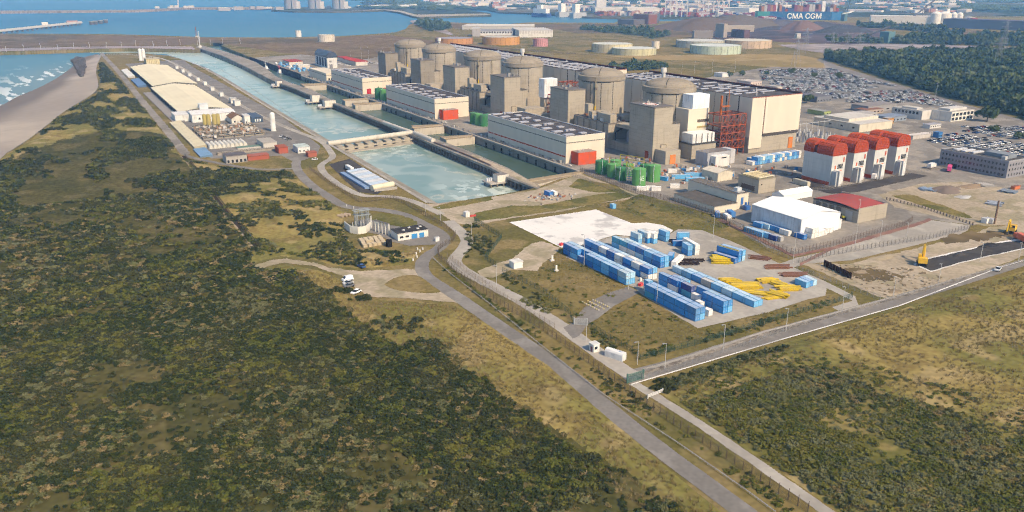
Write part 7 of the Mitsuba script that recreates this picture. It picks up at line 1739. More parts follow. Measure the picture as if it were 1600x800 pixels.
flat(Polygon([(-358.9,2545.3),(-87.2,2421.1),(132.5,2282.2),(235.9,2166.4),(332.4,2043.8),(482.4,1932.9),(612.5,1912.2),(740.2,1953.5),(762.6,1629.7),(795.3,1407.2),(866.1,1169.1),(715.3,1529.1),(452.5,1318.5),(381.3,1536.7),(361.2,1652.6),(338.6,1782.7),(328.5,1830.9),(303.5,1889.2),(241,1797.2),(150.7,1848.2),(59.6,1880),(-73,1898),(-275.3,1907.8)]), .2, 'brown_land', 'brown_dunes', 'brown dune land between the canal mouth and the harbour')
flat(Polygon([(1079.3,2603.9),(1140.1,2681.4),(1110.8,2559.3),(949.7,2027.8),(889.1,1869.3),(872.6,1849.2),(981.6,2320.1)]), .4, 'grey_gravel', 'pier_road', 'pale pier road on the harbour shore')
flat(Polygon([(1221.8,3651),(1423.8,3741.8),(1375.3,3422.2),(1258.1,3001.5),(1243.3,2905),(1429.9,2933.3),(1567.2,2937.7),(1613.9,3069.9),(1460.9,3115.5),(1320.1,3115.9),(1445.8,3573.9),(1476.3,3878.9)]), .4, 'sand', 'harbour_beach', 'pale beach edging the far peninsula')
flat(Polygon([(2113.1,2251.2),(2194.7,1973.5),(2249.2,1788.2),(2299.9,1664.4),(2214.8,1459.2),(2173.2,1204.5),(1972.2,1090.9),(1933.3,1221),(2036.5,1413.4),(2013.3,1534.9),(2196.1,1818.2)]), .6, 'brown_land', 'far_heath', 'brown strip of far open land')
flat(Polygon([(-172.7,1849.8),(-70.8,1817.3),(56.5,1806.5),(144.9,1784.1),(229.7,1717.7),(254.1,1685.9),(260.8,1766.3),(150.7,1848.2),(59.2,1870.5),(-73,1898),(-178.5,1921.4)]), .35, 'grey_gravel', 'breakwater_road', 'pale road along the channel bank')
# container ship
bsdf('ship_hull', {'type': 'principled', 'base_color': proc(own_dirty), 'roughness': .5, 'specular': .3})
a, b = (2161.1,2104.3), (2399.9,1940.7)
L = math.hypot(b[0] - a[0], b[1] - a[1]); ux, uy = (b[0] - a[0]) / L, (b[1] - a[1]) / L; W = 46
S = lambda s, u, z: (a[0] + ux * s - uy * u, a[1] + uy * s + ux * u, z)
t = thing('container_ship', 'long blue and green container ship stacked with containers at the far quay', 'ship')
hh = 28
for (s0, s1, c, nm) in ((L * .14, L * .86, (.008, .085, .24), 'hull'), (0, L * .14, (.03, .24, .22), 'green_stern'), (L * .86, L, (.02, .13, .32), 'bow')):
    m = M(); e0, e1 = (0, W) if nm != 'green_stern' else (3, W - 3), None
    q = [S(s0, 0, 0), S(s1, 0 if nm != 'bow' else W * .42, 0), S(s1, W if nm != 'bow' else W * .58, 0), S(s0, W, 0)]; m.prism([p[:2] for p in q], -5, hh, c, top=(.2, .16, .15)); put(nm, m, 'ship_hull', t)
m = M(); q = [S(L * .74, 4, 0), S(L * .78, 4, 0), S(L * .78, W - 4, 0), S(L * .74, W - 4, 0)]; m.prism([p[:2] for p in q], hh, hh + 34, (.72, .71, .7)); q = [S(L * .2, 8, 0), S(L * .23, 8, 0), S(L * .23, W - 8, 0), S(L * .2, W - 8, 0)]; m.prism([p[:2] for p in q], hh, hh + 30, (.7, .69, .68)); put('bridge_house', m, 'matte', t)
for k in range(26):
    s = L * (.04 + .9 * k / 26)
    if abs(s / L - .76) < .03 or abs(s / L - .215) < .02:
        continue
    m = M(); top = hh + rnd.uniform(8, 24); q = [S(s, 2, 0), S(s + L * .031, 2, 0), S(s + L * .031, W - 2, 0), S(s, W - 2, 0)]
    m.prism([p[:2] for p in q], hh, top, rnd.choice([(.30, .05, .04), (.28, .12, .08), (.06, .08, .20), (.45, .43, .42), (.22, .07, .10), (.35, .16, .08)])); put('container_stack', m, 'matte', t)
tx = meshkit.text_mesh('CMA CGM', 17, .3, bold=True); v = np.array(tx.vertices); v[:, 0] *= L * .40 / v[:, 0].max()
m = M(); m.add([S(L * .34 + p[0], -.8 - p[2], 5 + p[1]) for p in v], np.array(tx.faces)[:, ::-1], (.78, .78, .78)); put('lettering', m, 'plain', t, label='big white capital letters along the hull')
t = thing('ferry', 'white ferry with a dark blue hull in the port channel', 'ship'); p = (1714.6,2780.8); m = M(); m.rbox(p[0], p[1] + 20, 26, 80, -7, 9, .3, (.02, .06, .22)); put('hull', m, 'matte', t); m = M(); m.rbox(p[0], p[1] + 20, 23, 66, 9, 26, .3, (.72, .71, .7)); m.rbox(p[0], p[1] + 30, 14, 22, 26, 40, .3, (.7, .7, .7)); put('superstructure', m, 'matte', t)
for k, (px_, nm) in enumerate((((1798.7,2769.2), 'white ship at the quay, left of two'), ((1793.7,2663.1), 'white ship with a high bow at the quay, right of two'))):
    t = thing('moored_ship', nm, 'ship'); p = px_; m = M(); m.rbox(p[0], p[1], 70, 22, -6, 14, .2, (.4, .42, .45)); put('hull', m, 'matte', t); m = M(); m.rbox(p[0] - 10, p[1], 24, 18, 14, 45, .2, (.74, .73, .72)); put('superstructure', m, 'matte', t)


def crane(p, H, label, boom_up=True, c=(.66, .64, .64)):
    t = thing('port_crane', label, 'crane', 'container cranes of the port'); w = 13; D = 30
    for sx in (-w, w):
        for sy in (0, D):
            m = M(); m.tube((p[0] + sx, p[1] + sy, 0), (p[0] + sx, p[1] + sy, H * .55), 1.6, 4, c); put('leg', m, 'matte', t)
    m = M()
    for sy in (0, D):
        for z in (H * .2, H * .55):
            m.tube((p[0] - w, p[1] + sy, z), (p[0] + w, p[1] + sy, z), 1.3, 4, c)
        m.tube((p[0] - w, p[1] + sy, H * .2), (p[0] + w, p[1] + sy, H * .55), .9, 4, c)
    m.tube((p[0], p[1] - 5, H * .6), (p[0], p[1] + D + 20, H * .6), 2.2, 4, c); put('portal', m, 'matte', t)
    m = M()
    if boom_up:
        m.tube((p[0], p[1], H * .6), (p[0] + 8, p[1] - 16, H * 1.05), 2.0, 4, (.42, .05, .08)); m.tube((p[0], p[1] + D * .5, H * .6), (p[0], p[1] + D * .5, H), 1.6, 4, c); m.tube((p[0], p[1] + D * .5, H), (p[0] + 8, p[1] - 16, H * 1.05), .6, 4, c)
    else:
        m.tube((p[0], p[1], H * .62), (p[0], p[1] - 50, H * .62), 2.0, 4, (.42, .05, .08)); m.tube((p[0], p[1] + D * .5, H * .6), (p[0], p[1] + 8, H), 1.6, 4, c)
    put('boom', m, 'matte', t)


for p, H, nm, up in (((2068.4,2438.7), 105, 'white crane with a raised red boom, left of a close pair', True), ((2105.9,2417.5), 105, 'white crane with a raised red boom, right of a close pair', True), ((2281.6,2496.2), 100, 'white crane in the row of five, leftmost', True), ((2299.1,2486.4), 95, 'white crane in the row of five, second', True), ((2294,2452.2), 92, 'white crane in the row of five, middle', True), ((2311.3,2442.5), 95, 'white crane in the row of five, fourth', True), ((2306.2,2409.1), 98, 'white crane in the row of five, rightmost', True),
                     ((2451.8,2256.3), 90, 'white crane reaching over the container ship, left of two', False), ((2517,2219.4), 90, 'white crane reaching over the container ship, right of two', False)):
    crane(p, H, nm, up)
t = thing('mobile_crane', 'dark harbour crane right of the container ship', 'crane'); p = (2345.3,1888.4); m = M(); m.box(p[0] - 7, p[0] + 7, p[1], p[1] + 14, 0, 26, (.09, .17, .20)); put('tower', m, 'matte', t); m = M(); m.tube((p[0], p[1], 24), (p[0] + 6, p[1] - 10, 92), 1.8, 4, (.08, .12, .15)); m.tube((p[0] - 20, p[1], 24), (p[0] + 24, p[1], 28), 2.4, 4, (.6, .6, .6)); put('jib', m, 'matte', t)
# stacked boxes and small port buildings: too small to pick apart singly
m = M()
for b0, b1, far_off, n in ((0.615, 0.664, 3365, 90), (0.66, 0.717, 3495, 60), (0.713, 0.831, 3300, 190), (0.8, 0.827, 2910, 60), (0.933, 1.02, 3105, 130), (0.573, 0.619, 3885, 60), (0.689, 0.823, 3885, 120)):   # bearings and distances along the quays
    for k in range(n):
        an, d_ = b0 + (b1 - b0) * rnd.random(), far_off + rnd.uniform(-70, 70)
        x, y = d_ * math.sin(an), d_ * math.cos(an)
        m.rbox(x, y, rnd.uniform(12, 34), rnd.uniform(8, 16), 0, rnd.uniform(4, 16), rnd.uniform(0, 3), rnd.choice([(.30, .05, .05), (.20, .07, .11), (.05, .08, .22), (.5, .48, .46), (.6, .58, .56), (.3, .14, .08), (.12, .1, .15), (.62, .6, .6)]))
put('port_stacks', m, 'matte', label='mass of small container stacks and sheds along the far quays', kind='stuff', cat='container stacks')
m = M()
for k in range(1100):
    d_ = rnd.uniform(3900, 9500); an = rnd.uniform(.12, 1.02) if rnd.random() < .8 else rnd.uniform(.25, .6)
    x, y = d_ * math.sin(an), d_ * math.cos(an)
    if port_land.contains(Point(x, y)):
        m.rbox(x, y, rnd.uniform(20, 120), rnd.uniform(15, 50), 0, rnd.uniform(6, 16), rnd.uniform(0, 3), rnd.choice([(.62, .6, .58), (.5, .46, .42), (.7, .68, .66), (.4, .2, .14)]), top=rnd.choice([(.6, .58, .56), (.35, .2, .15), (.45, .44, .44), (.66, .65, .65)]))
put('far_town', m, 'matte', label='scattered pale roofs of a far town and works in the haze', kind='stuff', cat='town')
# gas tanks on the far peninsula
for k, (px0, px1) in enumerate((((1068.8,4167.5), (1125.1,4135.7)), ((1170.4,4110), (1226.8,4078.2)), ((1273.5,4051.8), (1329.8,4020)))):
    t = thing('gas_tank', 'huge grey domed gas tank on the far peninsula, %s of three' % ('left', 'middle', 'right')[k], 'tank', 'three huge gas tanks')
    l, r = px0, px1; R = math.hypot(r[0] - l[0], r[1] - l[1]) / 2; cx, cy = (l[0] + r[0]) / 2, (l[1] + r[1]) / 2
    m = M(); m.lathe(cx, cy, [(R, 0), (R, 52)], 28, (.33, .33, .34)); put('shell', m, 'matte', t, smooth=30); m = M(); m.lathe(cx, cy, [(R + 1, 52), (R * .8, 62), (R * .4, 68), (.1, 70)], 28, (.42, .43, .45)); put('dome', m, 'matte', t, smooth=30)
    m = M(); m.box(cx - R * .2, cx + R * .3, cy - R - 10, cy - R, 0, 66, (.3, .3, .32)); m.box(cx + R * .4, cx + R * 1.2, cy - R * .8, cy - R * .3, 0, 34, (.5, .5, .5)); put('pipe_tower', m, 'matte', t)
m = M()
for k in range(40):
    p = (1402.1,4038.8); m.rbox(p[0] + rnd.uniform(-700, 600), p[1] + rnd.uniform(-60, 200), rnd.uniform(15, 60), rnd.uniform(10, 30), 0, rnd.uniform(5, 16), 0, rnd.choice([(.66, .65, .63), (.5, .5, .5), (.35, .34, .34)]))
put('terminal_sheds', m, 'matte', label='small pale sheds around the far gas tanks', kind='stuff', cat='sheds')
# unloading jetty in the harbour
t = thing('harbour_pier', 'long thin pier on piles standing in the harbour at the far left', 'pier')
a, b = (-142.4,2452.3), (118.7,2992.4)
m = M(); m.tube((a[0], a[1], 2), (b[0], b[1], 2), 4.5, 4, (.5, .48, .46)); put('deck', m, 'matte', t)
for k in range(22):
    u = (k + .5) / 22; x, y = a[0] + (b[0] - a[0]) * u, a[1] + (b[1] - a[1]) * u; m = M(); m.cyl(x, y, -9, 0, 3, 8, (.14, .13, .13)); put('pile', m, 'matte', t)
p, q = (16,2781.5), (97.3,2956.1); m = M(); m.box(p[0] - 8, p[0] + 8, p[1], p[1] + 14, 4, 13, (.68, .66, .64)); m.box(q[0] - 20, q[0] + 10, q[1], q[1] + 14, 4, 9, (.42, .26, .22)); put('pier_house', m, 'matte', t)
for k, p in enumerate([(148.3,3000.3),(160.5,3018.6),(178.1,3060.1),(196.2,3103)]):
    t = thing('mooring_dolphin', 'small dark mooring post in the harbour beyond the pier, %s' % (ORD[k] if k else 'first'), 'mooring', 'mooring posts beyond the pier'); m = M(); m.cyl(p[0], p[1], -9, 3, 7, 8, (.1, .1, .11)); put('pile', m, 'matte', t); m = M(); m.cyl(p[0], p[1], 3.02, 5, 8, 8, (.3, .29, .28)); put('cap', m, 'matte', t)
t = thing('lighthouse_works', 'pale jumble of works and a mast on the far breakwater', 'works'); p = (609,4548.4); m = M()
for k in range(12):
    u = rnd.uniform(-90, 90); m.box(p[0] + u, p[0] + u + rnd.uniform(8, 22), p[1] - 10, p[1] + 10, 0, rnd.uniform(4, 14), (.55, .53, .5))
put('block', m, 'matte', t, kind='stuff', label='pale blocks'); m = M(); m.tube((p[0] + 20, p[1], 0), (p[0] + 26, p[1], 62), 3, 4, (.6, .6, .6)); put('mast', m, 'matte', t)
for p, H, nm in (((271.9,1740.6), 30.7, 'white mast standing on the tip of the canal jetty'), ((319.4,2077.9), 23.3, 'thin dark crane jib on the far canal bank')):
    t = thing('mast', nm, 'mast'); m = M(); m.tube((p[0], p[1], 0), (p[0], p[1], H), .9, 5, (.68, .67, .66) if 'white' in nm else (.25, .1, .08)); put('pole', m, 'matte', t); m = M(); m.box(p[0] - 3, p[0] + 3, p[1] - 3, p[1] + 3, 0, 3, (.6, .58, .55)); put('base', m, 'matte', t)
# wind masts on the north strip and lamps along the far works
for k in range(16):
    px_ = 300 + 6; d_ = 1850; x, y = -60 + 28 * k, 1790 + 2 * (k % 3) * 10
    t = thing('strip_lamp', 'thin pale lamp post on the far bank of the channel, %s from left' % (('first', ) + tuple(ORD[1:]) + ('twelfth', 'thirteenth', 'fourteenth', 'fifteenth', 'last'))[k], 'lamp post', 'thin lamp posts on the far bank'); m = M(); m.tube((x, y, 0), (x, y, 12), .35, 4, (.55, .53, .5)); put('pole', m, 'plain', t)
for k, (px_, w) in enumerate(zip([(426.6,1281.3),(449.4,1293.9),(463.3,1299.1),(477.1,1265.4),(499.7,1252.6),(528.5,1249.2),(563,1229.7)], range(7))):
    lamp(px_, 22, 'tall thin lamp mast behind the third pump house, %s from left' % (('first', ) + tuple(ORD[1:]))[k])
for k, p in enumerate([(764.1,874.5),(790.7,878.4),(830.4,885.3),(858.4,869.4),(938.8,834.1),(954.8,795.3)]):
    lamp(p, 18, 'tall thin lamp mast at the back of the car park, %s from left' % (('first', ) + tuple(ORD[1:]))[k])


def pylon(p, H, label):
    t = thing('pylon', label, 'pylon', 'lattice pylons carrying the power lines'); c = (.30, .30, .31); w = H * .11
    pr = [(w, 0), (w * .45, H * .55), (w * .22, H)]
    f = lambda k, u: (p[0] + (-1, 1, 1, -1)[k % 4] * u, p[1] + (-1, -1, 1, 1)[k % 4] * u)
    m = M()
    for k in range(4):
        for (r0, z0), (r1, z1) in zip(pr[:-1], pr[1:]):
            m.tube((*f(k, r0), z0), (*f(k, r1), z1), .17, 4, c)
    put('leg', m, 'plain', t, kind='stuff', label='four lattice legs'); m = M()
    for j in range(8):
        z0, z1 = H * j / 8, H * (j + 1) / 8; r0, r1 = np.interp(z0, [q[1] for q in pr], [q[0] for q in pr]), np.interp(z1, [q[1] for q in pr], [q[0] for q in pr])
        for k in range(4):
            m.tube((*f(k, r0), z0), (*f(k + 1, r1), z1), .09, 4, c)
    put('bracing', m, 'plain', t); m = M()
    for z in (.62, .78, .93):
        m.tube((p[0] - H * .2, p[1] + H * .1, H * z), (p[0] + H * .2, p[1] - H * .1, H * z), .25, 4, c)
    put('cross_arm', m, 'plain', t)


for p, H, nm in (((1239.2,716.9), 46, 'lattice pylon standing in the wood, nearer of two'), ((1695.4,975.2), 50, 'lattice pylon beyond the gravel ground at the right'), ((999.8,885.6), 45, 'lattice pylon on the golden bank, leftmost'), ((1209.2,1052.5), 45, 'lattice pylon behind the golden bank'), ((1174.1,965.9), 42, 'lattice pylon at the left edge of the wood'), ((1206.5,962), 42, 'lattice pylon at the left part of the wood'), ((1214.2,943.2), 42, 'lattice pylon third along the edge of the wood')):
    pylon(p, H, nm)

# ------------------------------------------------------------------ vegetation
def leaf_fn(a, b, c):
    def fn(p, n, uv):
        t = noise(p.x * .11, p.y * .11, 3)
        u = noise(p.x * .9, p.y * .9, p.z * .9)
        w = noise(p.x * 3.1 + 5, p.y * 3.1, p.z * 3.1)
        return mix(mix(a, b, smoothstep(.3, .7, t)), c, smoothstep(.62, .9, u) * .7) * (.65 + .7 * w)
    return fn


bsdf('scrub_dark', diffuse(leaf_fn((.036, .048, .018), (.056, .062, .026), (.105, .10, .036))))  # dark foliage; the shade over the left dunes is put into its colour
bsdf('scrub_grey', diffuse(leaf_fn((.115, .122, .052), (.145, .148, .07), (.19, .18, .08))))
bsdf('scrub_green', diffuse(leaf_fn((.085, .098, .024), (.125, .125, .032), (.19, .165, .05))))
bsdf('scrub_straw', diffuse(leaf_fn((.23, .18, .085), (.18, .145, .06), (.30, .235, .125))))
bsdf('wood_leaf', diffuse(leaf_fn((.045, .075, .034), (.075, .10, .04), (.13, .14, .06))))
bsdf('bark', diffuse((.10, .08, .06)))


def leaf_ball(n, size, seed, squash=.75, lumps=5):
    """Leaf clumps spread over a lumpy dome: the crown of a bush of radius 1, standing on the ground."""
    r = np.random.default_rng(seed)
    cs = r.normal(0, .38, (lumps, 3)); cs[:, 2] = np.abs(cs[:, 2]) * .8 + .25; rs = r.uniform(.38, .62, lumps)
    V, F = [], []
    for i in range(n):
        k = r.integers(lumps); d = r.normal(size=3); d /= np.linalg.norm(d); d[2] = abs(d[2]) if r.random() < .75 else d[2]
        c = cs[k] + d * rs[k] * r.uniform(.75, 1.05)
        if c[2] < .02: c[2] = .05
        nrm = d * .8 + r.normal(0, .45, 3); nrm /= np.linalg.norm(nrm)
        u = np.cross(nrm, [0, 0, 1.0] if abs(nrm[2]) < .9 else [1.0, 0, 0]); u /= np.linalg.norm(u); w = np.cross(nrm, u); s = size * r.uniform(.6, 1.35); an = r.uniform(0, math.pi); u, w = u * math.cos(an) + w * math.sin(an), w * math.cos(an) - u * math.sin(an)
        j = len(V); V += [c - u * s, c + w * s * .6, c + u * s, c - w * s * .6]; F += [[j, j + 1, j + 2], [j, j + 2, j + 3]]
    V = np.array(V); V[:, 2] *= squash
    m = M(); m.add(V, F)
    return m


def tuft(seed, n=16):
    r = np.random.default_rng(seed); m = M()
    for i in range(n):
        a, q = r.uniform(0, math.tau), r.uniform(.05, .5); x, y = q * math.cos(a), q * math.sin(a); l = r.uniform(.35, .8); dx, dy = r.normal(0, .28), r.normal(0, .28); w = .07
        b = a + 1.57
        m.add([[x - w * math.cos(b), y - w * math.sin(b), 0], [x + w * math.cos(b), y + w * math.sin(b), 0], [x + dx, y + dy, l]], [[0, 1, 2]])
    return m


KINDS = {}
for nm, mat, n, s in (('dark', 'scrub_dark', 110, .26), ('grey', 'scrub_grey', 110, .24), ('green', 'scrub_green', 90, .26), ('straw', 'scrub_straw', 80, .22)):
    for k in range(3):
        gk = 'bush_shape_%s_%d' % (nm, k); scene[gk] = {'type': 'shapegroup', 'leaves': leaf_ball(n, s, 31 * k + len(nm) * 7, .62 if nm != 'straw' else .5).ply(mat)}; KINDS[nm, k] = gk
for nm, mat, n, s in (('dark', 'scrub_dark', 46, .40), ('grey', 'scrub_grey', 46, .40), ('green', 'scrub_green', 40, .4), ('straw', 'scrub_straw', 36, .36)):
    for k in range(2):
        gk = 'far_bush_shape_%s_%d' % (nm, k); scene[gk] = {'type': 'shapegroup', 'leaves': leaf_ball(n, s, 77 + 31 * k + len(nm) * 7, .5).ply(mat)}; KINDS['far ' + nm, k] = gk
for k in range(3):
    scene['tuft_shape_%d' % k] = {'type': 'shapegroup', 'blades': tuft(5 + k).ply('scrub_straw')}


# dune field and meadow: gently rolling sheets that rise out of the flat ground
def h_dune(x, y):
    p = np.stack([x * .018, y * .011, x * 0 + 4.0], -1)
    q = np.stack([x * .07, y * .05, x * 0 + 9.0], -1)
    r = np.stack([x * .4, y * .4, x * 0 + 2.0], -1)
    return 3.2 * meshkit.fbm(p, 3) ** 1.5 + 1.3 * meshkit.fbm(q, 2) + .10 * meshkit.noise(r)


def rolling(poly, step, name, mat, label, amp=1.0, inner=None):
    x0, y0, x1, y1 = poly.bounds
    xs, ys = np.arange(x0, x1 + step, step), np.arange(y0, y1 + step, step)
    X, Y = np.meshgrid(xs, ys, indexing='ij')
    pts = shapely.points(X.ravel(), Y.ravel())
    ins = shapely.contains(poly, pts) if not hasattr(shapely, 'contains_xy') else shapely.contains_xy(poly, X.ravel(), Y.ravel())
    d = np.where(ins, shapely.distance(poly.boundary, pts), 0).reshape(X.shape)
    Z = -.12 + amp * h_dune(X, Y) * np.clip(d / 9, 0, 1) ** 1.5 * .9 + .16 * np.clip(d / 2, 0, 1)
    idx = np.arange(X.size).reshape(X.shape)
    q = np.stack([idx[:-1, :-1], idx[1:, :-1], idx[1:, 1:], idx[:-1, 1:]], -1).reshape(-1, 4)
    keep = ins[q].sum(1) > 0
    m = M(); m.add(np.c_[X.ravel(), Y.ravel(), Z.ravel()], q[keep])
    v, f = np.c_[X.ravel(), Y.ravel(), Z.ravel()], np.vstack([q[keep][:, [0, 1, 2]], q[keep][:, [0, 2, 3]]])
    fn = np.cross(v[f[:, 1]] - v[f[:, 0]], v[f[:, 2]] - v[f[:, 0]]); n = np.zeros_like(v)
    for k in range(3):
        np.add.at(n, f[:, k], fn)
    n /= np.maximum(np.linalg.norm(n, axis=1, keepdims=True), 1e-9)
    uv = np.tile([[128.5, .5]], (len(v), 1))
    which = np.zeros(len(f), bool)
    if inner is not None:
        c = v[f].mean(1)
        wob = (meshkit.fbm(np.stack([c[:, 0] * .12, c[:, 1] * .12, c[:, 0] * 0 + 6], -1), 3) - .5) * 16
        which = shapely.contains_xy(inner[0], c[:, 0] + wob, c[:, 1] - wob)
    for key, mt, lb, sel in ((name, mat, label, ~which),) + (((inner[1], inner[2], inner[3], which),) if inner is not None else ()):
        u_, inv = np.unique(f[sel], return_inverse=True)
        scene[key] = {'type': 'ply', 'filename': meshkit.write_ply((v[u_], inv.reshape(-1, 3)), False, uv[u_], None, normals=n[u_]), 'face_normals': False, 'bsdf': {'type': 'ref', 'id': 'mat_' + mt}}
        tag(key, lb, kind='structure')
    from scipy.interpolate import RegularGridInterpolator
    return RegularGridInterpolator((xs, ys), Z, bounds_error=False, fill_value=0.0)


def dune_fn(p, n, uv):
    t = fbm(p.x * .03, p.y * .022, 1, octaves=3)
    u = noise(p.x * .11, p.y * .11, 5)
    g = noise(p.x * .8, p.y * .8, 3)
    s = noise(p.x * .25 + 3, p.y * .25, 8)
    col = mix((.29, .225, .08), (.185, .168, .052), smoothstep(.38, .62, t))
    col = mix(col, (.35, .27, .13), smoothstep(.6, .85, u) * .8)
    col = mix(col, (.155, .11, .045), smoothstep(.62, .9, s) * .5)
    return col * (.78 + .42 * g)


bsdf('dune_grass', diffuse(dune_fn))
bsdf('heath', diffuse(ground_mix([(.066, .066, .023), (.09, .082, .03), (.13, .108, .045)], (.03, .09), .7, .6)))  # olive heath floor, deepened by shade put into the colour
bsdf('scrub_moss', diffuse(ground_mix([(.13, .125, .036), (.17, .15, .05), (.24, .19, .075)], (.04, .12), .8, .5)))
dune_poly = Polygon([(-170, 60), (-85, 120), (-58, 450)] + [(-40.2,692.4),(-28.4,733.2),(-14.9,793.5),(7.9,911),(26.7,976.6),(45.8,1048.8),(55.5,1148.3),(62.4,1319.4),(71.8,1445.1),(81,1502.1),(81.8,1173),(80.5,957.3),(78.5,747.8),(76.6,634.4),(81,613.6),(100.7,573.2),(116.8,548.2),(133.5,541),(131.7,496.2),(133.2,448.6),(133,424.8),(124.5,403.5),(119.1,377.9),(117.1,357.8),(137.8,343.8),(140.7,338.8),(131.9,325.8),(118.5,327.3),(107.9,331.3),(99.2,341.2),(91.6,355.8),(81.4,365.8),(69.6,362),(68.8,353.4),(79.4,354.5),(86.3,347.5),(92.3,338.2),(98.1,319.9),(97.4,307.9),(97,295.6),(113,284.2),(129.1,268.9),(130.2,249.2),(132.3,206.5),(128.1,154.4),(126.3,114.7)] + [(125, 90), (122, 60)]).buffer(0)
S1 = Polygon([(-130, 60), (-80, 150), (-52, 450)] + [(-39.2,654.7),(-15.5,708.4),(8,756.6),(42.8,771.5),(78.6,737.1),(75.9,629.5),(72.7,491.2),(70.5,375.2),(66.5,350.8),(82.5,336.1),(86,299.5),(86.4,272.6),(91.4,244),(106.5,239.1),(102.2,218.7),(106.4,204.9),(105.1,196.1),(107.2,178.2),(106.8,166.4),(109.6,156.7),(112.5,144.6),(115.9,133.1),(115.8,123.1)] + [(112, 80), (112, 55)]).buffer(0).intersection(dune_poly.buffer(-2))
dz = rolling(dune_poly, 1.8, 'dune_field', 'dune_grass', 'rolling dune grassland between the beach and the coast road', 1.0, (S1, 'heath_floor', 'heath', 'dark olive ground under the dune scrub, shade put into its colour'))
meadow_poly = Polygon([(150.3,178.2),(164.9,180.6),(215.1,182),(278.9,181.9),(368.6,184),(433.2,183.7)] + [(640, 40), (420, -40), (160, 60)] + [(144.7,94.9),(149.3,105.9),(150.3,145.7),(150.2,166.9)]).buffer(-.6)
S4 = Polygon([(146,166.1),(156.4,162.9),(187.9,163),(197.8,164.1),(206.9,159),(210.4,147.7),(208.1,137),(213.5,127.1),(217.3,120.1),(215.1,110.6),(214.6,103.5),(228.5,97.6),(214.9,80.9),(179.4,63.2),(148.6,98),(150.2,105.4),(152.1,115.8),(152.8,127.6),(151.2,150),(153.5,159.7)]).intersection(meadow_poly.buffer(-2))
mz = rolling(meadow_poly, 1.8, 'meadow', 'dune_grass', 'golden meadow to the right of the fence and below the perimeter road', .75, (S4, 'scrub_floor', 'scrub_moss', 'olive ground under the meadow scrub'))


def poly_of(*qs):
    return unary_union([Polygon(q).buffer(0) for q in qs])


def scatter(name, label, poly, step, dens, kinds, size, z, far=False, cat='scrub', seed=1, grow=None):
    r = np.random.default_rng(seed)
    x0, y0, x1, y1 = poly.bounds
    X, Y = np.meshgrid(np.arange(x0, x1, step), np.arange(y0, y1, step), indexing='ij')
    X, Y = X.ravel() + r.uniform(-.5, .5, X.size) * step, Y.ravel() + r.uniform(-.5, .5, Y.size) * step
    ok = shapely.contains_xy(poly, X, Y)
    X, Y = X[ok], Y[ok]
    D = dens(X, Y)
    ok = r.random(len(X)) < D
    X, Y = X[ok], Y[ok]
    Z = z(np.c_[X, Y]) if z is not None else np.zeros(len(X))
    K = meshkit.noise(np.stack([X * .055, Y * .04, X * 0 + seed], -1)) * .32 + meshkit.noise(np.stack([X * .5, Y * .5, X * 0 + 3 + seed], -1)) * .45 + r.random(len(X)) * .18
    names, w = list(kinds), np.cumsum(list(kinds.values()))
    rank = np.argsort(np.argsort(K)) / max(len(K) - 1, 1)
    which = np.searchsorted(w / w[-1], rank, side='left').clip(0, len(names) - 1)
    for x, y, zz, k in zip(X, Y, Z, which):
        s = size * r.uniform(.6, 1.4); a = r.uniform(0, math.tau); nm = names[k]
        sx, sz = s * r.uniform(.85, 1.25), s * r.uniform(.75, 1.3)
        c_, s_ = math.cos(a), math.sin(a)
        mt = np.array([[sx * c_, -s * s_, 0, x], [sx * s_, s * c_, 0, y], [0, 0, sz, zz - .08], [0, 0, 0, 1]])
        gk = 'tuft_shape_%d' % r.integers(3) if nm == 'tuft' else KINDS[('far ' if far else '') + nm, int(r.integers(2 if far else 3))]
        counts[name] = counts.get(name, 0) + 1
        scene['%s__%03d' % (name, counts[name])] = {'type': 'instance', 'shape': {'type': 'ref', 'id': gk}, 'to_world': T(mt)}
    tag(name, label, cat, kind='stuff')


def patchy(sx, sy, lo, hi, seed=0, top=1.0, base=0.0):
    def f(x, y):
        v = meshkit.fbm(np.stack([x * sx, y * sy, x * 0 + seed], -1), 3)
        return base + (top - base) * np.clip((v - lo) / (hi - lo), 0, 1)
    return f


near, mid = shapely.box(-300, 40, 300, 330), shapely.box(-300, 330, 300, 520)
scatter('dune_scrub', 'dense dark dune scrub at the left and bottom, shade put into its colour', S1.intersection(near), 1.28, patchy(.035, .03, .32, .46, 1, 1.0, .12), {'green': .20, 'dark': .65, 'straw': .08, 'grey': .07}, 1.08, dz, seed=1)
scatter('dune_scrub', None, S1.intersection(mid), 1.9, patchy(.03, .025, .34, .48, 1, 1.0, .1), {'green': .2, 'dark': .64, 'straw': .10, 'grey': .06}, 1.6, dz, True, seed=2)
S2 = dune_poly.buffer(-2).intersection(shapely.box(-300, 520, 170, 1600)).union(S1.intersection(shapely.box(-300, 500, 170, 640)))
scatter('far_dune_scrub', 'dark scrub patches on the far dunes beside the beach', S2, 2.6, patchy(.05, .020, .40, .60, 8, .95, .0), {'dark': .8, 'green': .2}, 2.2, dz, True, seed=3)
rest = dune_poly.buffer(-2).difference(S1).intersection(shapely.box(-300, 230, 300, 640))
scatter('grass_scrub', 'scattered dark bushes in the grassland left of the coast road', rest.intersection(Polygon([(75.3,619.4),(100.7,573.2),(133,539.1),(131.9,444.4),(131.8,421),(118,374.8),(131.4,344.1),(131.3,328.1),(108.5,333),(70.2,364.8),(71.7,377.9)]).buffer(0)), 2.0, patchy(.085, .05, .47, .62, 5, .85), {'dark': .6, 'green': .3, 'grey': .1}, 1.5, dz, True, seed=4)
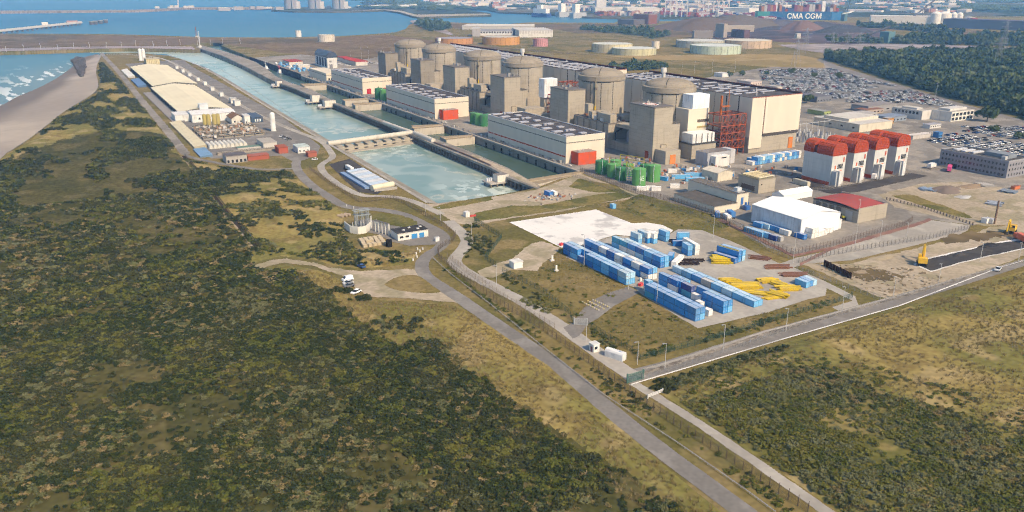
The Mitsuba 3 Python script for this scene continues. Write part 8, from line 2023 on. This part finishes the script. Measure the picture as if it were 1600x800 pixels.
scatter('meadow_scrub', 'grey green scrub covering the lower part of the right hand meadow', S4, 1.3, patchy(.06, .06, .26, .48, 12, .95, .2), {'green': .50, 'grey': .40, 'dark': .05, 'straw': .05}, 1.02, mz, seed=5)
S5 = Polygon([(151.3,180.1),(160.7,181.4),(185.8,181.9),(211.8,178.9),(211.7,176),(193.9,175.1),(166.4,173),(152,171.5),(148.7,174.3)]).intersection(meadow_poly.buffer(-.5))
fringe = S4.buffer(16).difference(S4.buffer(-2)).intersection(meadow_poly.buffer(-2))
scatter('fringe_scrub', 'sparse low green bushes around the edge of the meadow scrub', fringe, 1.6, patchy(.07, .07, .42, .62, 15, .75, .05), {'green': .7, 'grey': .3}, .85, mz, seed=15)
banks = Polygon([(198,241.8),(181.1,237.9),(162.2,228.3),(160,218.9),(162.6,197.9),(170.3,193.5),(219.1,193.4),(269.8,197.2),(266.5,203.9),(254,204.5),(227.1,204.4),(194.6,204.6)]).union(Polygon([(212,308.6),(198.2,298.8),(199.9,249.9),(194.6,249.5),(175.3,242.8),(160.7,234.7),(164.1,263.5),(163.1,288.6),(175.8,289),(196.2,305.2)])).union(Polygon([(300.8,374.5),(307.3,320.3),(305.3,298.6),(285.4,296.5),(278.7,313.6),(272.5,338.5),(268.2,359.3),(264.3,369.6)]))
scatter('bank_tufts', 'dry and green grass tufts on the banks around the container yard', banks, 1.35, patchy(.08, .08, .30, .5, 21, .9, .25), {'tuft': .9, 'green': .1}, .75, None, cat='grass', seed=16)
scatter('bank_scrub', 'dark grey green hedge of scrub below the perimeter road', S5, 1.3, lambda x, y: x * 0 + .8, {'grey': .55, 'dark': .45}, 1.1, mz, seed=6)
strip = Polygon([(140.5,312.9),(139.9,289.1),(138.2,249.6),(137.4,215),(136.3,180.3),(137.8,148.9),(138.7,124),(139.1,111.6),(142,108.3),(143.9,123.6),(144.3,152.3),(143.7,181.9),(143.4,227.6),(141.8,258.6),(142.7,292.8),(144.1,313.8)])
scatter('verge_scrub', 'low green scrub on the verge between the coast road and the fence', strip, 1.3, patchy(.08, .05, .36, .58, 3, .8, .15), {'green': .7, 'dark': .3}, .8, None, seed=7)
inner = poly_of([(161.3,293.4),(163.7,262.8),(160,238),(155.8,236.1),(151.7,253),(153.9,277.7)], [(161.9,225.8),(161.4,211.1),(161.2,198.6),(158.8,196.6),(156,207.5),(157.6,219.6)], [(179.7,369.6),(185.8,368.9),(185.1,340.6),(173.9,327.9),(164.2,318),(155.1,319.9),(166.7,341.3)], [(162.3,195.7),(189,194.9),(235,195.6),(240,200.1),(193.5,199.9),(167.1,200)])
scatter('bank_bushes', 'dark bushes on the grass banks inside the fence', inner, 1.5, patchy(.07, .07, .40, .55, 4, .85, .1), {'dark': .45, 'grey': .3, 'green': .25}, 1.0, None, seed=8)
grass_a = dune_poly.buffer(-2).intersection(shapely.box(-80, 90, 300, 340)).difference(S1.buffer(-8))
scatter('dune_tufts', 'dry golden grass tufts on the open dunes', grass_a, 1.5, patchy(.06, .06, .30, .5, 9, .9, .2), {'tuft': 1}, 1.15, dz, cat='grass', seed=9)
scatter('meadow_tufts', 'dry golden grass tufts in the right hand meadow', meadow_poly.buffer(-2).intersection(shapely.box(100, 60, 420, 260)).difference(S4.buffer(-6)), 1.6, patchy(.06, .06, .30, .5, 10, .9, .2), {'tuft': 1}, 1.15, mz, cat='grass', seed=10)
# bushes one can tell apart
for k, (p, n, sp, nm) in enumerate((((97.2,259.7), 26, 8.5, 'dark oval thicket alone in the golden grass below the lay-by'), ((89.6,261.3), 12, 6, 'greyer thicket at the left end of the dark oval one'), ((90.2,306.1), 12, 4.2, 'dark thicket left of the lay-by cars'), ((94.8,296.1), 10, 3.6, 'dark thicket below the lone white car'), ((102.2,400.1), 16, 5, 'round dark thicket beside a bare curved track'), ((102.5,384.8), 8, 3.2, 'small dark thicket below the round one'), ((156.1,176.4), 16, 4, 'dark round thicket at the corner of the track and the perimeter road'), ((121.1,402.7), 8, 3, 'dark thicket beside the curved white wall'), ((98.5,240.6), 10, 4, 'dark patch of scrub in the golden strip by the coast road'))):
    t = thing('thicket', nm, 'bushes'); zf = mz if p[1] < 190 and p[0] > 150 else dz
    r = np.random.default_rng(50 + k); m = M()
    for i in range(n):
        a, q = r.uniform(0, math.tau), math.sqrt(r.random()) * sp; x, y = p[0] + 1.5 * q * math.cos(a), p[1] + q * math.sin(a); b = leaf_ball(110, .26, 900 + 40 * k + i, .7); s = r.uniform(1.1, 1.9)
        m.add(np.vstack(b.v) * s + [x, y, float(zf([[x, y]])[0]) - .1], np.vstack(b.f))
    put('foliage', m, 'scrub_dark' if k != 1 else 'scrub_grey', t, kind='stuff', label='leafy foliage'); m = M()
    for i in range(4):
        x, y = p[0] + r.uniform(-1, 1) * sp * .7, p[1] + r.uniform(-1, 1) * sp * .5; zz = float(zf([[x, y]])[0]); m.tube((x, y, zz - .1), (x + .3, y + .2, zz + 1.2), .09, 5, (.1, .08, .06))
    put('stem', m, 'matte', t)


# ditch across the dunes
ln = LineString([(77.8,633.7),(75.6,529.8),(73.5,439.4),(74.1,375.4)])
v_, L_ = [], 60
dm, sm_ = M(), M()
for k in range(L_):
    a, b = ln.interpolate(ln.length * k / L_), ln.interpolate(ln.length * (k + 1) / L_)
    za, zb = float(dz([[a.x, a.y]])[0]), float(dz([[b.x, b.y]])[0])
    dm.quad((a.x - 1.0, a.y, za + .28), (a.x + 1.0, a.y, za + .28), (b.x + 1.0, b.y, zb + .28), (b.x - 1.0, b.y, zb + .28), (.05, .04, .03))
    sm_.quad((a.x - 2.2, a.y, za + .24), (a.x - 1.0, a.y, za + .26), (b.x - 1.0, b.y, zb + .26), (b.x - 2.2, b.y, zb + .24), (.34, .27, .18))
put('dune_ditch', dm, 'plain', label='dark straight ditch across the dunes', kind='structure')
put('ditch_edge', sm_, 'plain', label='pale sandy edge of the dune ditch', kind='structure')
t = thing('dune_fence', 'dark old fence of posts along the dune ditch', 'fence')
post = M(); post.box(-.09, .09, -.09, .09, 0, 1.8, (.06, .05, .04)); d = post.ply('plain')
for k in range(int(ln.length / 3)):
    p = ln.interpolate(3 * k); put('post', d, None, t, to=T().translate([p.x + 1.3, p.y, float(dz([[p.x, p.y]])[0])]))
m = M()
for k in range(int(ln.length / 3) - 1):
    a, b = ln.interpolate(3 * k), ln.interpolate(3 * k + 3); za, zb = float(dz([[a.x, a.y]])[0]), float(dz([[b.x, b.y]])[0])
    for z in (.5, 1.0, 1.5):
        m.tube((a.x + 1.3, a.y, za + z), (b.x + 1.3, b.y, zb + z), .05, 4, (.07, .06, .05))
put('wire', m, 'plain', t, kind='stuff', label='fence wires')


# trees
def crown(seed, n=260, lumps=9, size=.2):
    r = np.random.default_rng(seed); m = leaf_ball(n, size, seed, 1.0, lumps)
    return m


bsdf('pale_leaf', diffuse(leaf_fn((.095, .125, .05), (.12, .14, .07), (.17, .175, .08))))
for k in range(5):
    c = crown(300 + k, 150, 8, .30); v = np.vstack(c.v); v[:, 2] = v[:, 2] * 1.15 + .35
    tr = M(); tr.add(v, np.vstack(c.f)); scene['tree_shape_%d' % k] = {'type': 'shapegroup', 'leaves': tr.ply('wood_leaf' if k < 4 else 'pale_leaf')}
r = np.random.default_rng(77)


def wood(name, label, poly, step, size, seed):
    r = np.random.default_rng(seed); x0, y0, x1, y1 = poly.bounds
    X, Y = np.meshgrid(np.arange(x0, x1, step), np.arange(y0, y1, step), indexing='ij'); X, Y = X.ravel() + r.uniform(-.5, .5, X.size) * step, Y.ravel() + r.uniform(-.5, .5, Y.size) * step
    ok = shapely.contains_xy(poly, X, Y); X, Y = X[ok], Y[ok]
    for x, y in zip(X, Y):
        s = size * r.uniform(.5, 1.5); hgt = s * r.uniform(.75, 1.35); a = r.uniform(0, math.tau); c_, s_ = math.cos(a), math.sin(a)
        counts[name] = counts.get(name, 0) + 1
        scene['%s__%03d' % (name, counts[name])] = {'type': 'instance', 'shape': {'type': 'ref', 'id': 'tree_shape_%d' % r.integers(5)}, 'to_world': T(np.array([[s * c_, -s * s_, 0, x], [s * s_, s * c_, 0, y], [0, 0, hgt, -.3 * hgt], [0, 0, 0, 1]]))}
    tag(name, label, 'wood', kind='stuff')


wood('woodland', 'dark green wood filling the right edge beyond the car parks', wood_poly.buffer(-3), 6.2, 6.0, 1)
for nm, q, st, sz, lab in (('tree_belt', [(1563.8,1132.6),(1766.8,1207),(1802.1,1136.6),(1796.1,1045.6),(1934.1,1013.8),(1758.8,919.6),(1686.3,980.3),(1629.2,1053.2),(1576.5,1104)], 12, 7, 'dark belt of trees beyond the gravel ground'), ('shelter_belt', [(2099.5,1645.4),(2150.4,1554.8),(2081.2,1388.2),(2013.2,1264),(1961.1,1234),(1997.9,1367.8),(2044.3,1517.4),(2039.2,1597.6)], 16, 7, 'long dark line of trees across the far heath'), ('heath_thicket', [(1289.7,1906.8),(1393.1,1885.5),(1411.2,1766.9),(1320.9,1567.2),(1199.4,1477.2),(1260.3,1601.4),(1256.2,1754.5)], 15, 5, 'dark thickets on the heath behind the tank farm'),
                           ('bank_thicket', [(732.3,1003.3),(789.9,1015.8),(832.9,991.5),(811.7,958.5),(743,954.9),(709.4,963.8)], 7, 4, 'green bushes along the foot of the golden bank'), ('shore_thicket', [(1012.3,2392.2),(1098.1,2390.5),(983.8,2079.7),(881.1,1999)], 20, 8, 'dark thickets by the harbour pier road'), ('plant_thicket', [(1538.4,1285.6),(1591.8,1161.1),(1535.7,1127.1),(1452.1,1195.8)], 18, 6, 'dark bushes at the edge of the stockyard'), ('far_shelter', [(1913.8,1176.7),(2121.7,1114.5),(2023.6,1061.8),(1852.3,1108.2)], 20, 7, 'line of trees at the right edge of the heath')):
    wood(nm, lab, Polygon(q).buffer(0), st, sz, len(lab))
# far woods in the haze: large flat clumps, one mass
for nm, n, d0, d1, lab in (('far_woods', 2600, 4300, 9500, 'far woods and hedges fading blue in the haze'),):
    c = crown(400, 60, 9, .42); tr = M(); tr.add(np.vstack(c.v), np.vstack(c.f)); scene['far_tree_shape'] = {'type': 'shapegroup', 'leaves': tr.ply('wood_leaf')}
    r = np.random.default_rng(5)
    for k in range(n):
        d_ = d0 + (d1 - d0) * r.random() ** 1.2; an = r.uniform(.15, 1.10); x, y = d_ * math.sin(an), d_ * math.cos(an)
        v = meshkit.fbm(np.array([[x * .0012, y * .0025, 3.0]]), 3)[0]
        if v < .5 or not port_land.contains(Point(x, y)): continue
        s, hgt = r.uniform(30, 95), r.uniform(6, 11)
        counts[nm] = counts.get(nm, 0) + 1
        scene['%s__%03d' % (nm, counts[nm])] = {'type': 'instance', 'shape': {'type': 'ref', 'id': 'far_tree_shape'}, 'to_world': T(np.array([[s, 0, 0, x], [0, s * .6, 0, y], [0, 0, hgt, 0], [0, 0, 0, 1]]))}
    tag(nm, lab, 'wood', kind='stuff')
r = np.random.default_rng(9)
for k in range(420):
    p0 = np.array((1696.7,4264.4)); x, y = p0[0] + r.uniform(-250, 900), p0[1] + r.uniform(-700, 1600)
    if peninsula.contains(Point(x, y)) and meshkit.noise(np.array([x * .003, y * .002, 1.0])) > .35:
        s, hgt = r.uniform(20, 60), r.uniform(6, 12); counts['peninsula_woods'] = counts.get('peninsula_woods', 0) + 1
        scene['peninsula_woods__%03d' % counts['peninsula_woods']] = {'type': 'instance', 'shape': {'type': 'ref', 'id': 'far_tree_shape'}, 'to_world': T(np.array([[s, 0, 0, x], [0, s * .8, 0, y], [0, 0, hgt, 0], [0, 0, 0, 1]]))}
tag('peninsula_woods', 'dark woods on the far peninsula', 'wood', kind='stuff')
# single trees
for k, (p, hgt, nm) in enumerate((((750.4,433.7), 13, 'round dark green tree standing alone right of the white office'), ((902.4,805.7), 9, 'round tree at the back edge of the car park'), ((913.9,736.2), 8, 'tree inside the car park rows'), ((898.6,762.2), 7, 'low tree left in the car park rows'), ((701.1,601), 9, 'tree beside the end of the turbine hall'), ((810.6,829.9), 7, 'tree by the white low shed, left of two'), ((831.6,827.1), 8, 'tree by the white low shed, right of two'), ((700.2,396.4), 6, 'small tree at the lower car park, left'), ((685.3,367.2), 6, 'small tree at the lower car park, right'), ((866.8,816.5), 6, 'small tree at the back of the car park'))):
    t = thing('tree', nm, 'tree'); R = hgt * .5
    c = crown(600 + k, 900, 12, .2); v = np.vstack(c.v) * [R * 1.15, R * 1.15, R * 1.15] + [p[0], p[1], hgt * .28]
    m = M(); m.add(v, np.vstack(c.f)); put('crown', m, 'wood_leaf', t)
    m = M(); m.cyl(p[0], p[1], 0, hgt * .55, R * .09, 8, (.1, .08, .06), R * .05)
    for j in range(4):
        a = j * 1.6 + k; m.tube((p[0], p[1], hgt * .35), (p[0] + R * .6 * math.cos(a), p[1] + R * .6 * math.sin(a), hgt * .7), R * .03, 5, (.1, .08, .06))
    put('trunk', m, 'matte', t)

scene['haze'] = {'type': 'cube', 'to_world': T().translate([-2500, 7700, 58]).scale([18000, 8600, 68]), 'bsdf': {'type': 'null'},
                 'interior': {'type': 'ref', 'id': 'air'}}
tag('haze', 'thin blue sea haze over the whole scene', 'haze', kind='stuff')
